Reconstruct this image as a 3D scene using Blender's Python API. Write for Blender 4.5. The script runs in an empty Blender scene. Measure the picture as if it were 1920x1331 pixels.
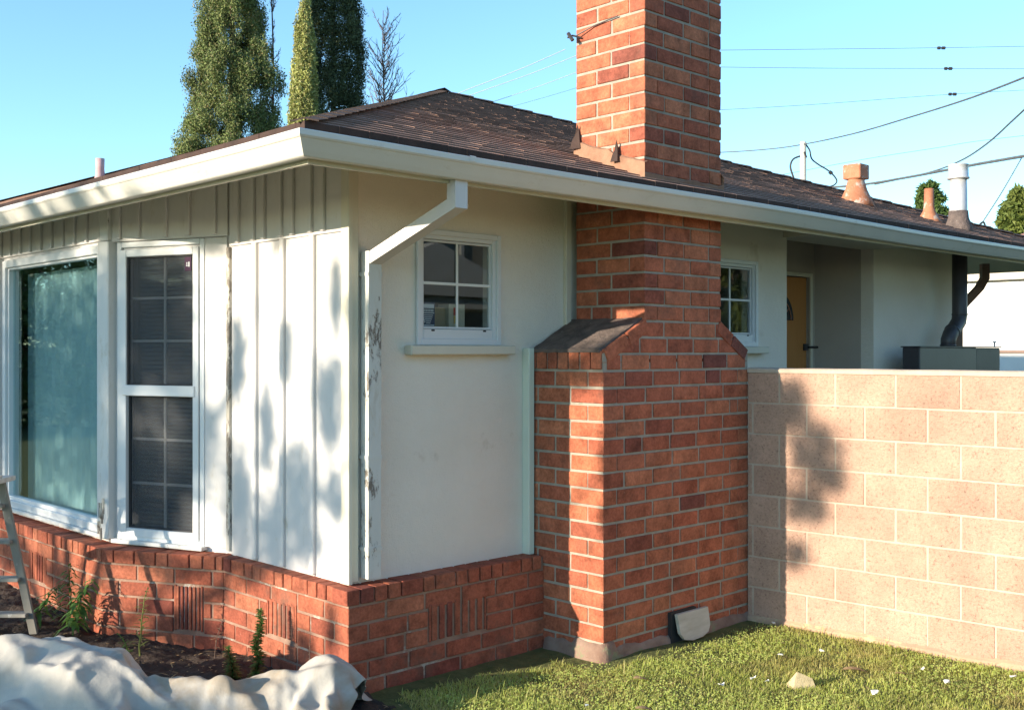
import bpy, math, random
import numpy as np
from mathutils import Vector, noise as mnoise
R = math.radians
rng = random.Random(7); nr = np.random.default_rng(11)
scene = bpy.context.scene
COL = scene.collection

# ------------------------------------------------------------------ camera, sky, sun, exposure
RX, RY = .721, -.693          # unit vector to the right of the view, in plan
FX, FY = .693, .721           # unit vector straight ahead, in plan
FPX, EYE = 2041.0, 1.77
cam = bpy.data.cameras.new('camera'); camo = bpy.data.objects.new('camera', cam); COL.objects.link(camo)
camo.location = (0, 0, EYE); camo.rotation_euler = (R(90), 0, math.atan2(-FX, FY))
cam.sensor_width = 36; cam.lens = 36*FPX/1920; cam.shift_y = -.0044; cam.clip_end = 3000; cam.clip_start = .05
scene.camera = camo
SUN_D = Vector((-.96, .19, .222)).normalized()
SUN_EL = math.asin(SUN_D.z)
w = bpy.data.worlds.new('World'); scene.world = w; w.use_nodes = True
nt = w.node_tree; nt.nodes.clear()
sk = nt.nodes.new('ShaderNodeTexSky'); sk.sky_type = 'NISHITA'; sk.sun_disc = False
sk.sun_elevation = SUN_EL; sk.sun_rotation = math.atan2(SUN_D.x, SUN_D.y)
sk.air_density = 1.0; sk.dust_density = .3; sk.ozone_density = 1.6
bg = nt.nodes.new('ShaderNodeBackground'); bg.inputs['Strength'].default_value = .14
ow = nt.nodes.new('ShaderNodeOutputWorld')
tn = nt.nodes.new('ShaderNodeMix'); tn.data_type = 'RGBA'; tn.blend_type = 'MULTIPLY'; tn.inputs[0].default_value = 1
tn.inputs[7].default_value = (.84, 1.12, 1.28, 1)          # the clear cyan cast of this sky
nt.links.new(sk.outputs[0], tn.inputs[6]); nt.links.new(tn.outputs[2], bg.inputs[0]); nt.links.new(bg.outputs[0], ow.inputs[0])
sl = bpy.data.lights.new('sun', 'SUN'); sl.energy = 5.0; sl.angle = R(.55); sl.color = (1, .87, .68)
so = bpy.data.objects.new('sun', sl); COL.objects.link(so); so.location = (-20, 8, 12)
so.rotation_euler = SUN_D.to_track_quat('Z', 'Y').to_euler()
scene.view_settings.view_transform = 'Standard'; scene.view_settings.look = 'None'
scene.view_settings.exposure = 1.08; scene.view_settings.gamma = 1

# ------------------------------------------------------------------ helpers
def RF(r, f, z=0.0):            # metres right of / ahead of the observer -> world
    return (RX*r+FX*f, RY*r+FY*f, z)
def at(u, v, d):                # photo pixel at distance d -> world
    r = (u-960)/FPX*d
    return RF(r, d, EYE-(v-657)/FPX*d)

class MB:
    def __init__(s): s.v = []; s.f = []; s.m = []; s.mi = 0
    def add(s, vs, fs):
        n = len(s.v); s.v += [tuple(p) for p in vs]
        for f in fs: s.f.append(tuple(i+n for i in f)); s.m.append(s.mi)
    def box(s, x0, x1, y0, y1, z0, z1):
        s.add([(x0,y0,z0),(x1,y0,z0),(x1,y1,z0),(x0,y1,z0),(x0,y0,z1),(x1,y0,z1),(x1,y1,z1),(x0,y1,z1)],
              [(0,3,2,1),(4,5,6,7),(0,1,5,4),(1,2,6,5),(2,3,7,6),(3,0,4,7)])
    def obox(s, c, ax, h, b=0, jit=0):   # oriented box, centre, 3 axes, half sizes, bevel
        c = Vector(c); ax = [Vector(a) for a in ax]
        b = min(b, min(h)*.45); flip = ax[0].cross(ax[1]).dot(ax[2]) < 0
        if b <= 0:
            vs = []
            for k in (-1,1):
                for (i,j) in ((-1,-1),(1,-1),(1,1),(-1,1)):
                    vs.append(c+ax[0]*h[0]*i+ax[1]*h[1]*j+ax[2]*h[2]*k)
            fl = [(0,3,2,1),(4,5,6,7),(0,1,5,4),(1,2,6,5),(2,3,7,6),(3,0,4,7)]
            s.add(vs, [tuple(reversed(f)) for f in fl] if flip else fl); return
        vs = []
        for (sx,sy,sz) in CORN:
            sg = (sx,sy,sz)
            j = Vector((rng.uniform(-jit,jit) if jit else 0, rng.uniform(-jit,jit) if jit else 0, rng.uniform(-jit,jit) if jit else 0))
            for a in range(3):
                p = c+j
                for q in range(3):
                    p = p+ax[q]*(sg[q]*(h[q] if q == a else h[q]-b))
                vs.append(p)
        s.add(vs, BFR if flip else BF)
    def quad(s, a, b, c, d): s.add([a,b,c,d], [(0,1,2,3)])
    def tube(s, pts, r, n=8, cap=True):
        pts = [Vector(p) for p in pts]; N = len(pts)
        rs = r if isinstance(r, (list,tuple)) else [r]*N
        t0 = (pts[1]-pts[0]).normalized()
        up = Vector((0,0,1)) if abs(t0.z) < .9 else Vector((1,0,0))
        sd = t0.cross(up).normalized(); vs = []
        for i,p in enumerate(pts):
            t = (pts[min(i+1,N-1)]-pts[max(i-1,0)]).normalized()
            sd = (sd-t*sd.dot(t)).normalized(); bi = t.cross(sd)
            for k in range(n):
                a = 2*math.pi*k/n
                vs.append(p+sd*(math.cos(a)*rs[i])+bi*(math.sin(a)*rs[i]))
        fs = []
        for i in range(N-1):
            for k in range(n):
                k2 = (k+1)%n
                fs.append((i*n+k, i*n+k2, (i+1)*n+k2, (i+1)*n+k))
        if cap: fs.append(tuple(range(n-1,-1,-1))); fs.append(tuple((N-1)*n+k for k in range(n)))
        s.add(vs, fs)
    def lathe(s, c, prof, n=20):       # prof [(r,z)]
        vs = [(c[0]+r*math.cos(2*math.pi*k/n), c[1]+r*math.sin(2*math.pi*k/n), c[2]+z) for r,z in prof for k in range(n)]
        fs = [(i*n+k, i*n+(k+1)%n, (i+1)*n+(k+1)%n, (i+1)*n+k) for i in range(len(prof)-1) for k in range(n)]
        fs.append(tuple(range(n-1,-1,-1))); fs.append(tuple((len(prof)-1)*n+k for k in range(n)))
        s.add(vs, fs)
    def prism(s, poly, z0, z1):        # plan polygon CCW
        n = len(poly)
        s.add([(x,y,z0) for x,y in poly]+[(x,y,z1) for x,y in poly],
              [tuple(range(n-1,-1,-1)), tuple(range(n,2*n))]+[(i,(i+1)%n,n+(i+1)%n,n+i) for i in range(n)])
    def build(s, name, mats, parent=None, smooth=False, root=None):
        if not isinstance(mats, (list,tuple)): mats = [mats]
        me = bpy.data.meshes.new(name)
        off = Vector((0,0,0))
        p = root or parent
        while p is not None:
            off = off+p.location; p = p.parent
        me.from_pydata([(x-off.x,y-off.y,z-off.z) for x,y,z in s.v], [], s.f)
        for m in mats: me.materials.append(m)
        if len(mats) > 1: me.polygons.foreach_set('material_index', s.m)
        if smooth: me.polygons.foreach_set('use_smooth', [True]*len(me.polygons))
        me.update()
        o = bpy.data.objects.new(name, me); COL.objects.link(o)
        if parent: o.parent = parent
        return o
CORN = [(a,b,c) for a in (-1,1) for b in (-1,1) for c in (-1,1)]
def _bf():
    idx = {c:i for i,c in enumerate(CORN)}; F = []
    P = lambda c,a: idx[c]*3+a
    def pos(i):
        c = CORN[i//3]; a = i%3
        return Vector([c[q]*(1 if q==a else .8) for q in range(3)])
    def addf(f):
        ps = [pos(i) for i in f]; n = (ps[1]-ps[0]).cross(ps[2]-ps[0]); m = sum(ps, Vector())/len(ps)
        F.append(tuple(f) if n.dot(m) > 0 else tuple(reversed(f)))
    for a in range(3):
        o = [q for q in range(3) if q != a]
        for sg in (-1,1):
            f = []
            for (i,j) in ((-1,-1),(1,-1),(1,1),(-1,1)):
                c = [0,0,0]; c[a] = sg; c[o[0]] = i; c[o[1]] = j; f.append(P(tuple(c),a))
            addf(f)
    for a in range(3):
        for b in range(a+1,3):
            k = 3-a-b
            for sa in (-1,1):
                for sb in (-1,1):
                    c1 = [0,0,0]; c1[a]=sa; c1[b]=sb; c1[k]=-1; c2 = list(c1); c2[k]=1
                    addf([P(tuple(c1),a),P(tuple(c1),b),P(tuple(c2),b),P(tuple(c2),a)])
    for c in CORN: addf([P(c,0),P(c,1),P(c,2)])
    return F
BF = _bf(); BFR = [tuple(reversed(f)) for f in BF]
AXW = ((1,0,0),(0,1,0),(0,0,1))

def bigmesh(name, V, nper, mat, parent=None, smooth=False):   # V: (n, nper, 3) numpy faces
    n = V.shape[0]; me = bpy.data.meshes.new(name)
    off = Vector((0,0,0)); p = parent
    while p is not None: off = off+p.location; p = p.parent
    V = V.reshape(-1,3)-np.array(off)
    me.vertices.add(n*nper); me.vertices.foreach_set('co', V.astype(np.float32).ravel())
    me.loops.add(n*nper); me.loops.foreach_set('vertex_index', np.arange(n*nper, dtype=np.int32))
    me.polygons.add(n); me.polygons.foreach_set('loop_start', np.arange(0,n*nper,nper,dtype=np.int32))
    me.polygons.foreach_set('loop_total', np.full(n,nper,dtype=np.int32))
    if smooth: me.polygons.foreach_set('use_smooth', np.ones(n,dtype=bool))
    me.materials.append(mat); me.update(calc_edges=True); me.validate()
    o = bpy.data.objects.new(name, me); COL.objects.link(o)
    if parent: o.parent = parent
    return o

def tag(o, label=None, cat=None, group=None, kind=None):
    if label: o['label'] = label
    if cat: o['category'] = cat
    if group: o['group'] = group
    if kind: o['kind'] = kind
    return o
def thing(name, loc, label, cat, group=None):
    o = bpy.data.objects.new(name, None); COL.objects.link(o); o.location = loc; o.empty_display_size = .2
    return tag(o, label, cat, group)

# ------------------------------------------------------------------ materials
def newmat(name):
    m = bpy.data.materials.new(name); m.use_nodes = True; n = m.node_tree
    return m, n, n.nodes, n.links, n.nodes['Principled BSDF']
def nz(N, L, vec, scale, detail=5, rough=.55, dist=0):
    t = N.new('ShaderNodeTexNoise'); t.inputs['Scale'].default_value = scale; t.inputs['Detail'].default_value = detail
    t.inputs['Roughness'].default_value = rough; t.inputs['Distortion'].default_value = dist
    L.new(vec, t.inputs['Vector']); return t.outputs['Fac']
def ramp(N, L, fac, stops, interp='LINEAR'):
    r = N.new('ShaderNodeValToRGB'); r.color_ramp.interpolation = interp
    e = r.color_ramp.elements
    while len(e) > 1: e.remove(e[-1])
    e[0].position = stops[0][0]; e[0].color = (*stops[0][1],1) if len(stops[0][1])==3 else stops[0][1]
    for p,c in stops[1:]:
        x = e.new(p); x.color = (*c,1)
    L.new(fac, r.inputs[0]); return r.outputs[0]
def g(v): return (v,v,v)
def mix(N, L, f, a, b, mode='MIX'):
    m = N.new('ShaderNodeMix'); m.data_type = 'RGBA'; m.blend_type = mode
    for i,x in ((0,f),(6,a),(7,b)):
        if hasattr(x,'type') or hasattr(x,'is_linked'): L.new(x, m.inputs[i])
        elif i == 0: m.inputs[0].default_value = x
        else: m.inputs[i].default_value = (*x,1)
    return m.outputs[2]
def bump(N, L, h, strength, dist, prev=None):
    b = N.new('ShaderNodeBump'); b.inputs['Strength'].default_value = strength; b.inputs['Distance'].default_value = dist
    L.new(h, b.inputs['Height'])
    if prev is not None: L.new(prev, b.inputs['Normal'])
    return b.outputs[0]
def objvec(N, L, scale=(1,1,1)):
    t = N.new('ShaderNodeTexCoord'); mp = N.new('ShaderNodeMapping'); mp.inputs['Scale'].default_value = scale
    L.new(t.outputs['Object'], mp.inputs[0]); return mp.outputs[0]

def surf(name, c1, c2, scale=4, rough=.8, bs=60, bstr=.3, bd=.003, island=0, spec=.3, metal=0, stretch=(1,1,1), stain=None, b2=None):
    """two-tone surface with noise, optional per-island tone, optional third stain colour"""
    m, n, N, L, P = newmat(name); v = objvec(N, L, stretch)
    f = nz(N, L, v, scale, 7, .6)
    col = ramp(N, L, f, [(.3,c1),(.7,c2)])
    if stain:
        f2 = nz(N, L, v, stain[1], 8, .65)
        k = ramp(N, L, f2, [(stain[2],g(0)),(stain[2]+.07,g(1))])
        col = mix(N, L, k, col, stain[0])
    if island:
        gi = N.new('ShaderNodeNewGeometry')
        k = ramp(N, L, gi.outputs['Random Per Island'], [(0,g(1-island)),(1,g(1+island*.7))])
        col = mix(N, L, 1.0, col, k, 'MULTIPLY')
    L.new(col, P.inputs['Base Color'])
    P.inputs['Roughness'].default_value = rough; P.inputs['Metallic'].default_value = metal
    P.inputs['Specular IOR Level'].default_value = spec
    if bstr:
        h = nz(N, L, v, bs, 6, .6)
        nn_ = bump(N, L, h, bstr, bd)
        if b2: nn_ = bump(N, L, nz(N, L, v, b2[0], 5, .6), b2[1], b2[2], nn_)
        L.new(nn_, P.inputs['Normal'])
    return m

def brickmat(name, hues, dirt=.5):
    m, n, N, L, P = newmat(name); v = objvec(N, L)
    gi = N.new('ShaderNodeNewGeometry')
    c = ramp(N, L, gi.outputs['Random Per Island'], hues)
    f = nz(N, L, v, 9, 8, .7); k = ramp(N, L, f, [(.28,g(.5)),(.5,g(.98)),(.72,g(1.35))])
    c = mix(N, L, 1.0, c, k, 'MULTIPLY')
    f2 = nz(N, L, v, 55, 8, .7); k2 = ramp(N, L, f2, [(.32,g(.68)),(.66,g(1.18))])
    c = mix(N, L, 1.0, c, k2, 'MULTIPLY')
    f3 = nz(N, L, v, 26, 9, .8, .6); k3 = ramp(N, L, f3, [(.64,g(0)),(.69,g(.7))])       # mortar smears
    c = mix(N, L, k3, c, (.40,.32,.26))
    f4 = nz(N, L, v, 3.3, 6, .7); k4 = ramp(N, L, f4, [(.54,g(0)),(.70,g(dirt))])
    c = mix(N, L, k4, c, (.13,.075,.055))
    L.new(c, P.inputs['Base Color']); P.inputs['Roughness'].default_value = .86; P.inputs['Specular IOR Level'].default_value = .2
    h1 = nz(N, L, v, 110, 6, .7); h2 = nz(N, L, v, 18, 6, .6)
    L.new(bump(N, L, h1, .6, .003, bump(N, L, h2, .7, .006)), P.inputs['Normal'])
    return m
HUE = [(0,(.29,.084,.05)),(.2,(.40,.128,.068)),(.45,(.36,.104,.058)),(.7,(.44,.158,.085)),(.9,(.33,.095,.055)),(.98,(.24,.07,.046)),(1,(.17,.058,.045))]
M_brick = brickmat('red_brick', HUE)
M_brickbase = brickmat('dimmed_base_brick', [(p,(c[0]*.84,c[1]*.80,c[2]*.84)) for p,c in HUE], .75)  # same brick hues darkened: dim light near the dark ground put into the colour
M_mortar = surf('mortar', (.25,.225,.185), (.37,.33,.275), 10, .95, 90, .9, .006, stain=((.24,.24,.18),5,.62))
M_mortarb = surf('base_mortar', (.22,.125,.09), (.33,.215,.16), 8, .95, 90, .9, .006, stain=((.40,.35,.30),6,.57))
M_stucco = surf('cream_stucco', (.69,.625,.54), (.77,.71,.63), 1.3, .92, 130, .9, .006, stain=((.60,.53,.44),2.2,.62), b2=(22,.5,.012))
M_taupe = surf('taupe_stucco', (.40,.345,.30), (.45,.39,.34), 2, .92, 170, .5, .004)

def paint(name, c, dirt=(.42,.36,.27), peel=None, amt=.62, stretch=(1,1,.35), rough=.55):
    m, n, N, L, P = newmat(name); v = objvec(N, L, stretch); v1 = objvec(N, L)
    f = nz(N, L, v, 5, 8, .65); col = ramp(N, L, f, [(.35,tuple(x*.93 for x in c)),(.65,c)])
    f2 = nz(N, L, v, 11, 9, .75, .4); k = ramp(N, L, f2, [(amt,g(0)),(amt+.14,g(.55))])
    col = mix(N, L, k, col, dirt)
    h = nz(N, L, v1, 140, 3, .5); nrm = bump(N, L, h, .12, .002)
    if peel:
        f3 = nz(N, L, v, peel[0], 10, .8, .3); k = ramp(N, L, f3, [(peel[1],g(0)),(peel[1]+.02,g(1))])
        f4 = nz(N, L, v, 60, 4, .6); wood = ramp(N, L, f4, [(.3,(.10,.09,.08)),(.7,(.27,.23,.19))])
        col = mix(N, L, k, col, wood)
        ih = N.new('ShaderNodeMath'); ih.operation = 'SUBTRACT'; ih.inputs[0].default_value = 1; L.new(k, ih.inputs[1])
        nrm = bump(N, L, ih.outputs[0], .8, .002, nrm)
    L.new(col, P.inputs['Base Color']); P.inputs['Roughness'].default_value = rough; P.inputs['Specular IOR Level'].default_value = .35
    L.new(nrm, P.inputs['Normal']); return m
M_white = paint('white_paint', (.60,.575,.565), amt=.57)
M_trim = paint('white_trim', (.60,.595,.575), peel=(7,.635), amt=.54)
M_peel = paint('peeling_white', (.58,.575,.54), peel=(9,.555), amt=.52)
M_peel2 = paint('rotten_trim', (.52,.49,.44), peel=(13,.50), amt=.46)
M_cream = paint('cream_paint', (.60,.56,.46), amt=.64)
M_green = paint('pale_green_trim', (.62,.68,.58), amt=.7)
M_gutter = paint('gutter_white', (.62,.60,.55), peel=(5,.66), stretch=(.5,.5,1), rough=.35, amt=.58)
M_vinyl = surf('white_vinyl', (.58,.59,.60), (.63,.64,.65), 3, .4, 80, .08, .001, spec=.5)
M_munt = surf('muntin_white', (.70,.71,.70), (.70,.70,.68), 8, .5, 80, .1, .001)
M_shingle = surf('brown_shingle', (.30,.165,.12), (.44,.27,.205), 16, .93, 240, .9, .006, island=.16, stain=((.34,.25,.19),30,.70))
M_ridge = surf('ridge_shingle', (.045,.035,.032), (.09,.06,.05), 22, .93, 240, .9, .005, island=.25)
M_butt = surf('shingle_butt', (.13,.075,.056), (.20,.122,.092), 12, .93, 100, .6, .004, island=.25)  # butt faces darker than the tops: weathering plus shade put into the colour
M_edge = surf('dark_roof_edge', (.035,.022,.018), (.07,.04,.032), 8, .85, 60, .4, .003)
M_slate = surf('tarred_cap', (.07,.055,.05), (.17,.13,.115), 12, .8, 40, 1, .012, stain=((.42,.38,.34),20,.66))
M_rust = surf('rusty_metal', (.30,.115,.06), (.42,.19,.11), 9, .75, 50, .4, .003, stain=((.42,.33,.28),12,.54))
M_galv = surf('galvanised', (.45,.46,.47), (.62,.62,.62), 8, .45, 60, .15, .002, metal=.35, spec=.5)
M_dark = surf('charcoal_metal', (.04,.037,.042), (.06,.055,.062), 5, .45, 70, .15, .002, spec=.5)
M_darker = surf('black_metal', (.03,.026,.03), (.05,.045,.045), 5, .5, 200, .4, .002, spec=.5)
M_brownm = surf('brown_metal', (.13,.07,.05), (.18,.10,.075), 5, .45, 70, .15, .002, spec=.5)
M_door = surf('ochre_door', (.42,.18,.055), (.48,.215,.07), 3, .5, 60, .2, .002, stretch=(6,6,.6))
M_black = surf('black_rubber_and_shade', (.02,.02,.02), (.035,.035,.04), 8, .6, 60, .2, .002)
M_wire = surf('wire_grey', (.07,.08,.09), (.12,.13,.14), 8, .6, 60, .2, .002)
M_wirel = surf('wire_pale', (.42,.44,.46), (.55,.56,.57), 8, .6, 60, .2, .002)
M_cmu = None
def cmumat():
    m, n, N, L, P = newmat('block_pink'); v = objvec(N, L)
    gi = N.new('ShaderNodeNewGeometry')
    c = ramp(N, L, gi.outputs['Random Per Island'], [(0,(.415,.258,.195)),(.4,(.445,.285,.218)),(.7,(.43,.27,.205)),(1,(.46,.30,.23))])
    f = nz(N, L, v, 3, 8, .65); c = mix(N, L, 1.0, c, ramp(N, L, f, [(.32,g(.80)),(.66,g(1.12))]), 'MULTIPLY')
    f = nz(N, L, v, 60, 8, .7); c = mix(N, L, 1.0, c, ramp(N, L, f, [(.30,g(.42)),(.44,g(.96)),(.72,g(1.16))]), 'MULTIPLY')
    L.new(c, P.inputs['Base Color']); P.inputs['Roughness'].default_value = .93; P.inputs['Specular IOR Level'].default_value = .15
    vo = N.new('ShaderNodeTexVoronoi'); vo.inputs['Scale'].default_value = 95; L.new(v, vo.inputs['Vector'])
    h = nz(N, L, v, 75, 6, .7)
    L.new(bump(N, L, h, 1, .009, bump(N, L, vo.outputs['Distance'], .5, .005)), P.inputs['Normal'])
    return m
M_cmu = cmumat()
M_cmum = surf('block_mortar', (.40,.315,.25), (.48,.39,.315), 12, .95, 90, .6, .004)
M_foot = surf('wall_footing', (.36,.22,.16), (.44,.31,.20), 5, .95, 60, .8, .006, stain=((.50,.42,.24),4,.54))
M_conc = surf('weathered_board', (.38,.34,.28), (.52,.48,.42), 5, .9, 40, .4, .004, stretch=(1,1,4))
M_soil = surf('soil', (.028,.02,.016), (.075,.052,.04), 9, .97, 30, 1, .03, stain=((.12,.09,.065),24,.62))
M_lawn = surf('lawn_soil', (.07,.09,.025), (.14,.14,.05), 12, .97, 40, 1, .02)
M_street = surf('asphalt', (.045,.045,.047), (.065,.065,.066), 6, .9, 120, .5, .005)
M_alu = surf('ladder_wood', (.20,.19,.17), (.30,.28,.25), 8, .6, 40, .2, .002, stretch=(1,1,.3), stain=((.6,.58,.55),14,.62))
M_splat = surf('paint_tray', (.45,.42,.38), (.68,.66,.62), 25, .5, 60, .3, .003)
M_card = surf('cardboard', (.40,.30,.19), (.46,.35,.23), 5, .85, 60, .1, .001)
M_card2 = surf('pale_card', (.55,.47,.35), (.60,.52,.40), 5, .85, 60, .1, .001)
M_red = surf('red_label', (.50,.05,.035), (.55,.06,.04), 5, .6, 60, .1, .001)
M_yel = surf('yellow_label', (.65,.38,.06), (.70,.42,.08), 5, .6, 60, .1, .001)
M_blue = surf('navy_sticker', (.03,.05,.10), (.04,.07,.13), 5, .4, 60, .05, .001)
M_ink = surf('white_ink', (.55,.58,.60), (.66,.68,.70), 5, .5, 60, .05, .001)
M_int = surf('interior_wall', (.24,.23,.21), (.28,.27,.25), 3, .9, 60, .1, .001)
M_floor = surf('interior_floor', (.10,.07,.05), (.14,.10,.07), 3, .6, 60, .1, .001)
M_flake = surf('paint_flake', (.66,.66,.64), (.76,.76,.74), 9, .7, 60, .2, .002)
M_leafd = surf('dry_leaf', (.30,.19,.09), (.42,.30,.16), 20, .8, 60, .3, .002)
M_stone = surf('tan_stone', (.36,.29,.17), (.48,.39,.24), 14, .9, 40, .8, .006)
M_cloth = None
def clothmat():
    m, n, N, L, P = newmat('canvas_cloth'); v = objvec(N, L)
    f = nz(N, L, v, 3, 8, .6); c = ramp(N, L, f, [(.3,(.30,.28,.255)),(.7,(.43,.405,.37))])
    f = nz(N, L, v, 2.3, 5, .6, .8); c = mix(N, L, ramp(N, L, f, [(.50,g(0)),(.64,g(.75))]), c, (.27,.21,.145))
    f = nz(N, L, v, 40, 6, .8); c = mix(N, L, ramp(N, L, f, [(.70,g(0)),(.74,g(.8))]), c, (.6,.6,.58))
    L.new(c, P.inputs['Base Color']); P.inputs['Roughness'].default_value = .88; P.inputs['Specular IOR Level'].default_value = .15
    h1 = nz(N, L, v, 420, 2, .5); h2 = nz(N, L, v, 16, 5, .6)
    v2 = objvec(N, L, (1.0,1.6,1.0)); rg = []
    for sc_ in (6,15):
        hh = nz(N, L, v2, sc_, 3, .55, .5); m1 = N.new('ShaderNodeMath'); m1.operation = 'SUBTRACT'; L.new(hh, m1.inputs[0]); m1.inputs[1].default_value = .5
        m2 = N.new('ShaderNodeMath'); m2.operation = 'ABSOLUTE'; L.new(m1.outputs[0], m2.inputs[0])
        m3 = N.new('ShaderNodeMath'); m3.operation = 'POWER'; L.new(m2.outputs[0], m3.inputs[0]); m3.inputs[1].default_value = .6; rg.append(m3.outputs[0])
    b0 = bump(N, L, rg[1], .14, -.010); b0 = bump(N, L, nz(N, L, v2, 9, 6, .62), .25, .02, b0)
    L.new(bump(N, L, h1, .25, .0015, bump(N, L, h2, .35, .006, b0)), P.inputs['Normal']); return m
M_cloth = clothmat()

def glassmat(name, tint, boost=1.6, base=.04, rt=(.9,.95,1)):
    m, n, N, L, P = newmat(name); N.remove(P); v = objvec(N, L)
    out = [x for x in N if x.type == 'OUTPUT_MATERIAL'][0]
    fr = N.new('ShaderNodeFresnel'); fr.inputs[0].default_value = 1.5
    mu = N.new('ShaderNodeMath'); mu.operation = 'MULTIPLY_ADD'; L.new(fr.outputs[0], mu.inputs[0]); mu.inputs[1].default_value = boost; mu.inputs[2].default_value = base
    mu.use_clamp = True
    geo = N.new('ShaderNodeNewGeometry'); inv = N.new('ShaderNodeMath'); inv.operation = 'SUBTRACT'; inv.inputs[0].default_value = 1; L.new(geo.outputs['Backfacing'], inv.inputs[1])
    m2 = N.new('ShaderNodeMath'); m2.operation = 'MULTIPLY'; L.new(mu.outputs[0], m2.inputs[0]); L.new(inv.outputs[0], m2.inputs[1]); mu = m2
    tr = N.new('ShaderNodeBsdfTransparent'); tr.inputs[0].default_value = (*tint,1)
    gl = N.new('ShaderNodeBsdfGlossy'); gl.inputs['Roughness'].default_value = .015; gl.inputs['Color'].default_value = (*rt,1)
    L.new(bump(N, L, nz(N, L, v, 3.5, 2, .4), .012, .01), gl.inputs['Normal'])
    mx = N.new('ShaderNodeMixShader'); L.new(mu.outputs[0], mx.inputs[0]); L.new(tr.outputs[0], mx.inputs[1]); L.new(gl.outputs[0], mx.inputs[2])
    L.new(mx.outputs[0], out.inputs[0]); return m
M_glass = glassmat('window_glass', (.86,.90,.91), 1.3, .035)
M_glassb = glassmat('picture_glass', (.80,.89,.90), 1.6, .05, (.72,.86,.9))
def screenmat():
    m, n, N, L, P = newmat('insect_screen'); out = [x for x in N if x.type == 'OUTPUT_MATERIAL'][0]
    P.inputs['Base Color'].default_value = (.055,.06,.07,1); P.inputs['Roughness'].default_value = .7
    tr = N.new('ShaderNodeBsdfTransparent'); mx = N.new('ShaderNodeMixShader'); mx.inputs[0].default_value = .42
    L.new(tr.outputs[0], mx.inputs[1]); L.new(P.outputs[0], mx.inputs[2]); L.new(mx.outputs[0], out.inputs[0]); return m
M_screen = screenmat()
M_curt = surf('teal_curtain', (.50,.58,.58), (.58,.66,.66), 2, .9, 200, .2, .002)
M_blind = surf('grey_blind', (.30,.31,.33), (.36,.37,.39), 3, .7, 60, .1, .001)

def leafmat(name, cs, tr=.25, rough=.6, vs=1.2):
    m, n, N, L, P = newmat(name); v = objvec(N, L)
    gi = N.new('ShaderNodeNewGeometry'); c = ramp(N, L, gi.outputs['Random Per Island'], [(i/(len(cs)-1) if len(cs)>1 else 0, c) for i,c in enumerate(cs)])
    f = nz(N, L, v, vs, 4, .6); c = mix(N, L, 1.0, c, ramp(N, L, f, [(.3,g(.72)),(.7,g(1.3))]), 'MULTIPLY')
    L.new(c, P.inputs['Base Color']); P.inputs['Roughness'].default_value = rough; P.inputs['Specular IOR Level'].default_value = .25
    out = [x for x in N if x.type == 'OUTPUT_MATERIAL'][0]
    tb = N.new('ShaderNodeBsdfTranslucent'); L.new(c, tb.inputs[0]); mx = N.new('ShaderNodeMixShader'); mx.inputs[0].default_value = tr
    L.new(P.outputs[0], mx.inputs[1]); L.new(tb.outputs[0], mx.inputs[2]); L.new(mx.outputs[0], out.inputs[0]); return m
def grassmat(name, cs, tr):
    m = leafmat(name, cs, tr, .55, 2.2); N = m.node_tree.nodes; L = m.node_tree.links; P = N['Principled BSDF']
    src = P.inputs['Base Color'].links[0].from_socket; v = objvec(N, L)
    k = ramp(N, L, nz(N, L, v, 1.7, 6, .65), [(.50,g(0)),(.66,g(.75))]); c = mix(N, L, k, src, (.50,.40,.17))
    L.new(c, P.inputs['Base Color'])
    for x in N:
        if x.type == 'BSDF_TRANSLUCENT': L.new(c, x.inputs[0])
    return m
M_grass = grassmat('grass_blades', [(.36,.45,.09),(.48,.53,.14),(.54,.56,.17),(.40,.48,.10),(.66,.58,.28)], .5)
M_cyp = leafmat('cypress_foliage', [(.10,.14,.045),(.15,.19,.06),(.19,.22,.075),(.11,.155,.06),(.26,.21,.11)], .12, .7, .9)
M_cypd = leafmat('dark_cypress_foliage', [(.04,.055,.028),(.06,.08,.036),(.08,.10,.045),(.05,.07,.035)], .08, .7, .9)
M_cypl = leafmat('yellow_cypress_foliage', [(.26,.29,.08),(.36,.36,.12),(.24,.27,.09),(.40,.34,.16)], .15, .7, .9)
M_leaf = leafmat('tree_leaves', [(.05,.09,.025),(.08,.13,.035),(.11,.16,.045)], .3, .55, .5)
M_leafy = leafmat('yellowgreen_leaves', [(.12,.16,.035),(.17,.20,.05),(.09,.13,.035)], .3, .55, .5)
M_weed = leafmat('weed_leaves', [(.05,.13,.03),(.09,.18,.04),(.14,.22,.05)], .3, .5, 6)
M_weedy = leafmat('yellow_weed', [(.28,.30,.08),(.20,.25,.07),(.34,.30,.12)], .3, .5, 6)
M_bark = surf('bark', (.09,.065,.045), (.16,.12,.085), 8, .95, 30, .9, .02, stretch=(1,1,.3))
M_twig = surf('twig', (.10,.07,.055), (.17,.12,.10), 8, .95, 30, .3, .004)
M_pwall = surf('white_render', (.72,.70,.66), (.78,.76,.72), 2, .9, 80, .3, .003)
M_nwall = surf('neighbour_wall', (.24,.21,.16), (.28,.25,.19), 2, .9, 80, .3, .003)
M_ntrim = surf('neighbour_trim', (.50,.48,.43), (.56,.54,.49), 2, .8, 80, .1, .001)
M_salmon = surf('salmon_roof', (.36,.17,.12), (.46,.24,.18), 20, .95, 60, .6, .01)
M_nglass = surf('dark_window', (.02,.025,.03), (.03,.035,.045), 2, .08, 60, 0, .001, spec=.8)

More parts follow.
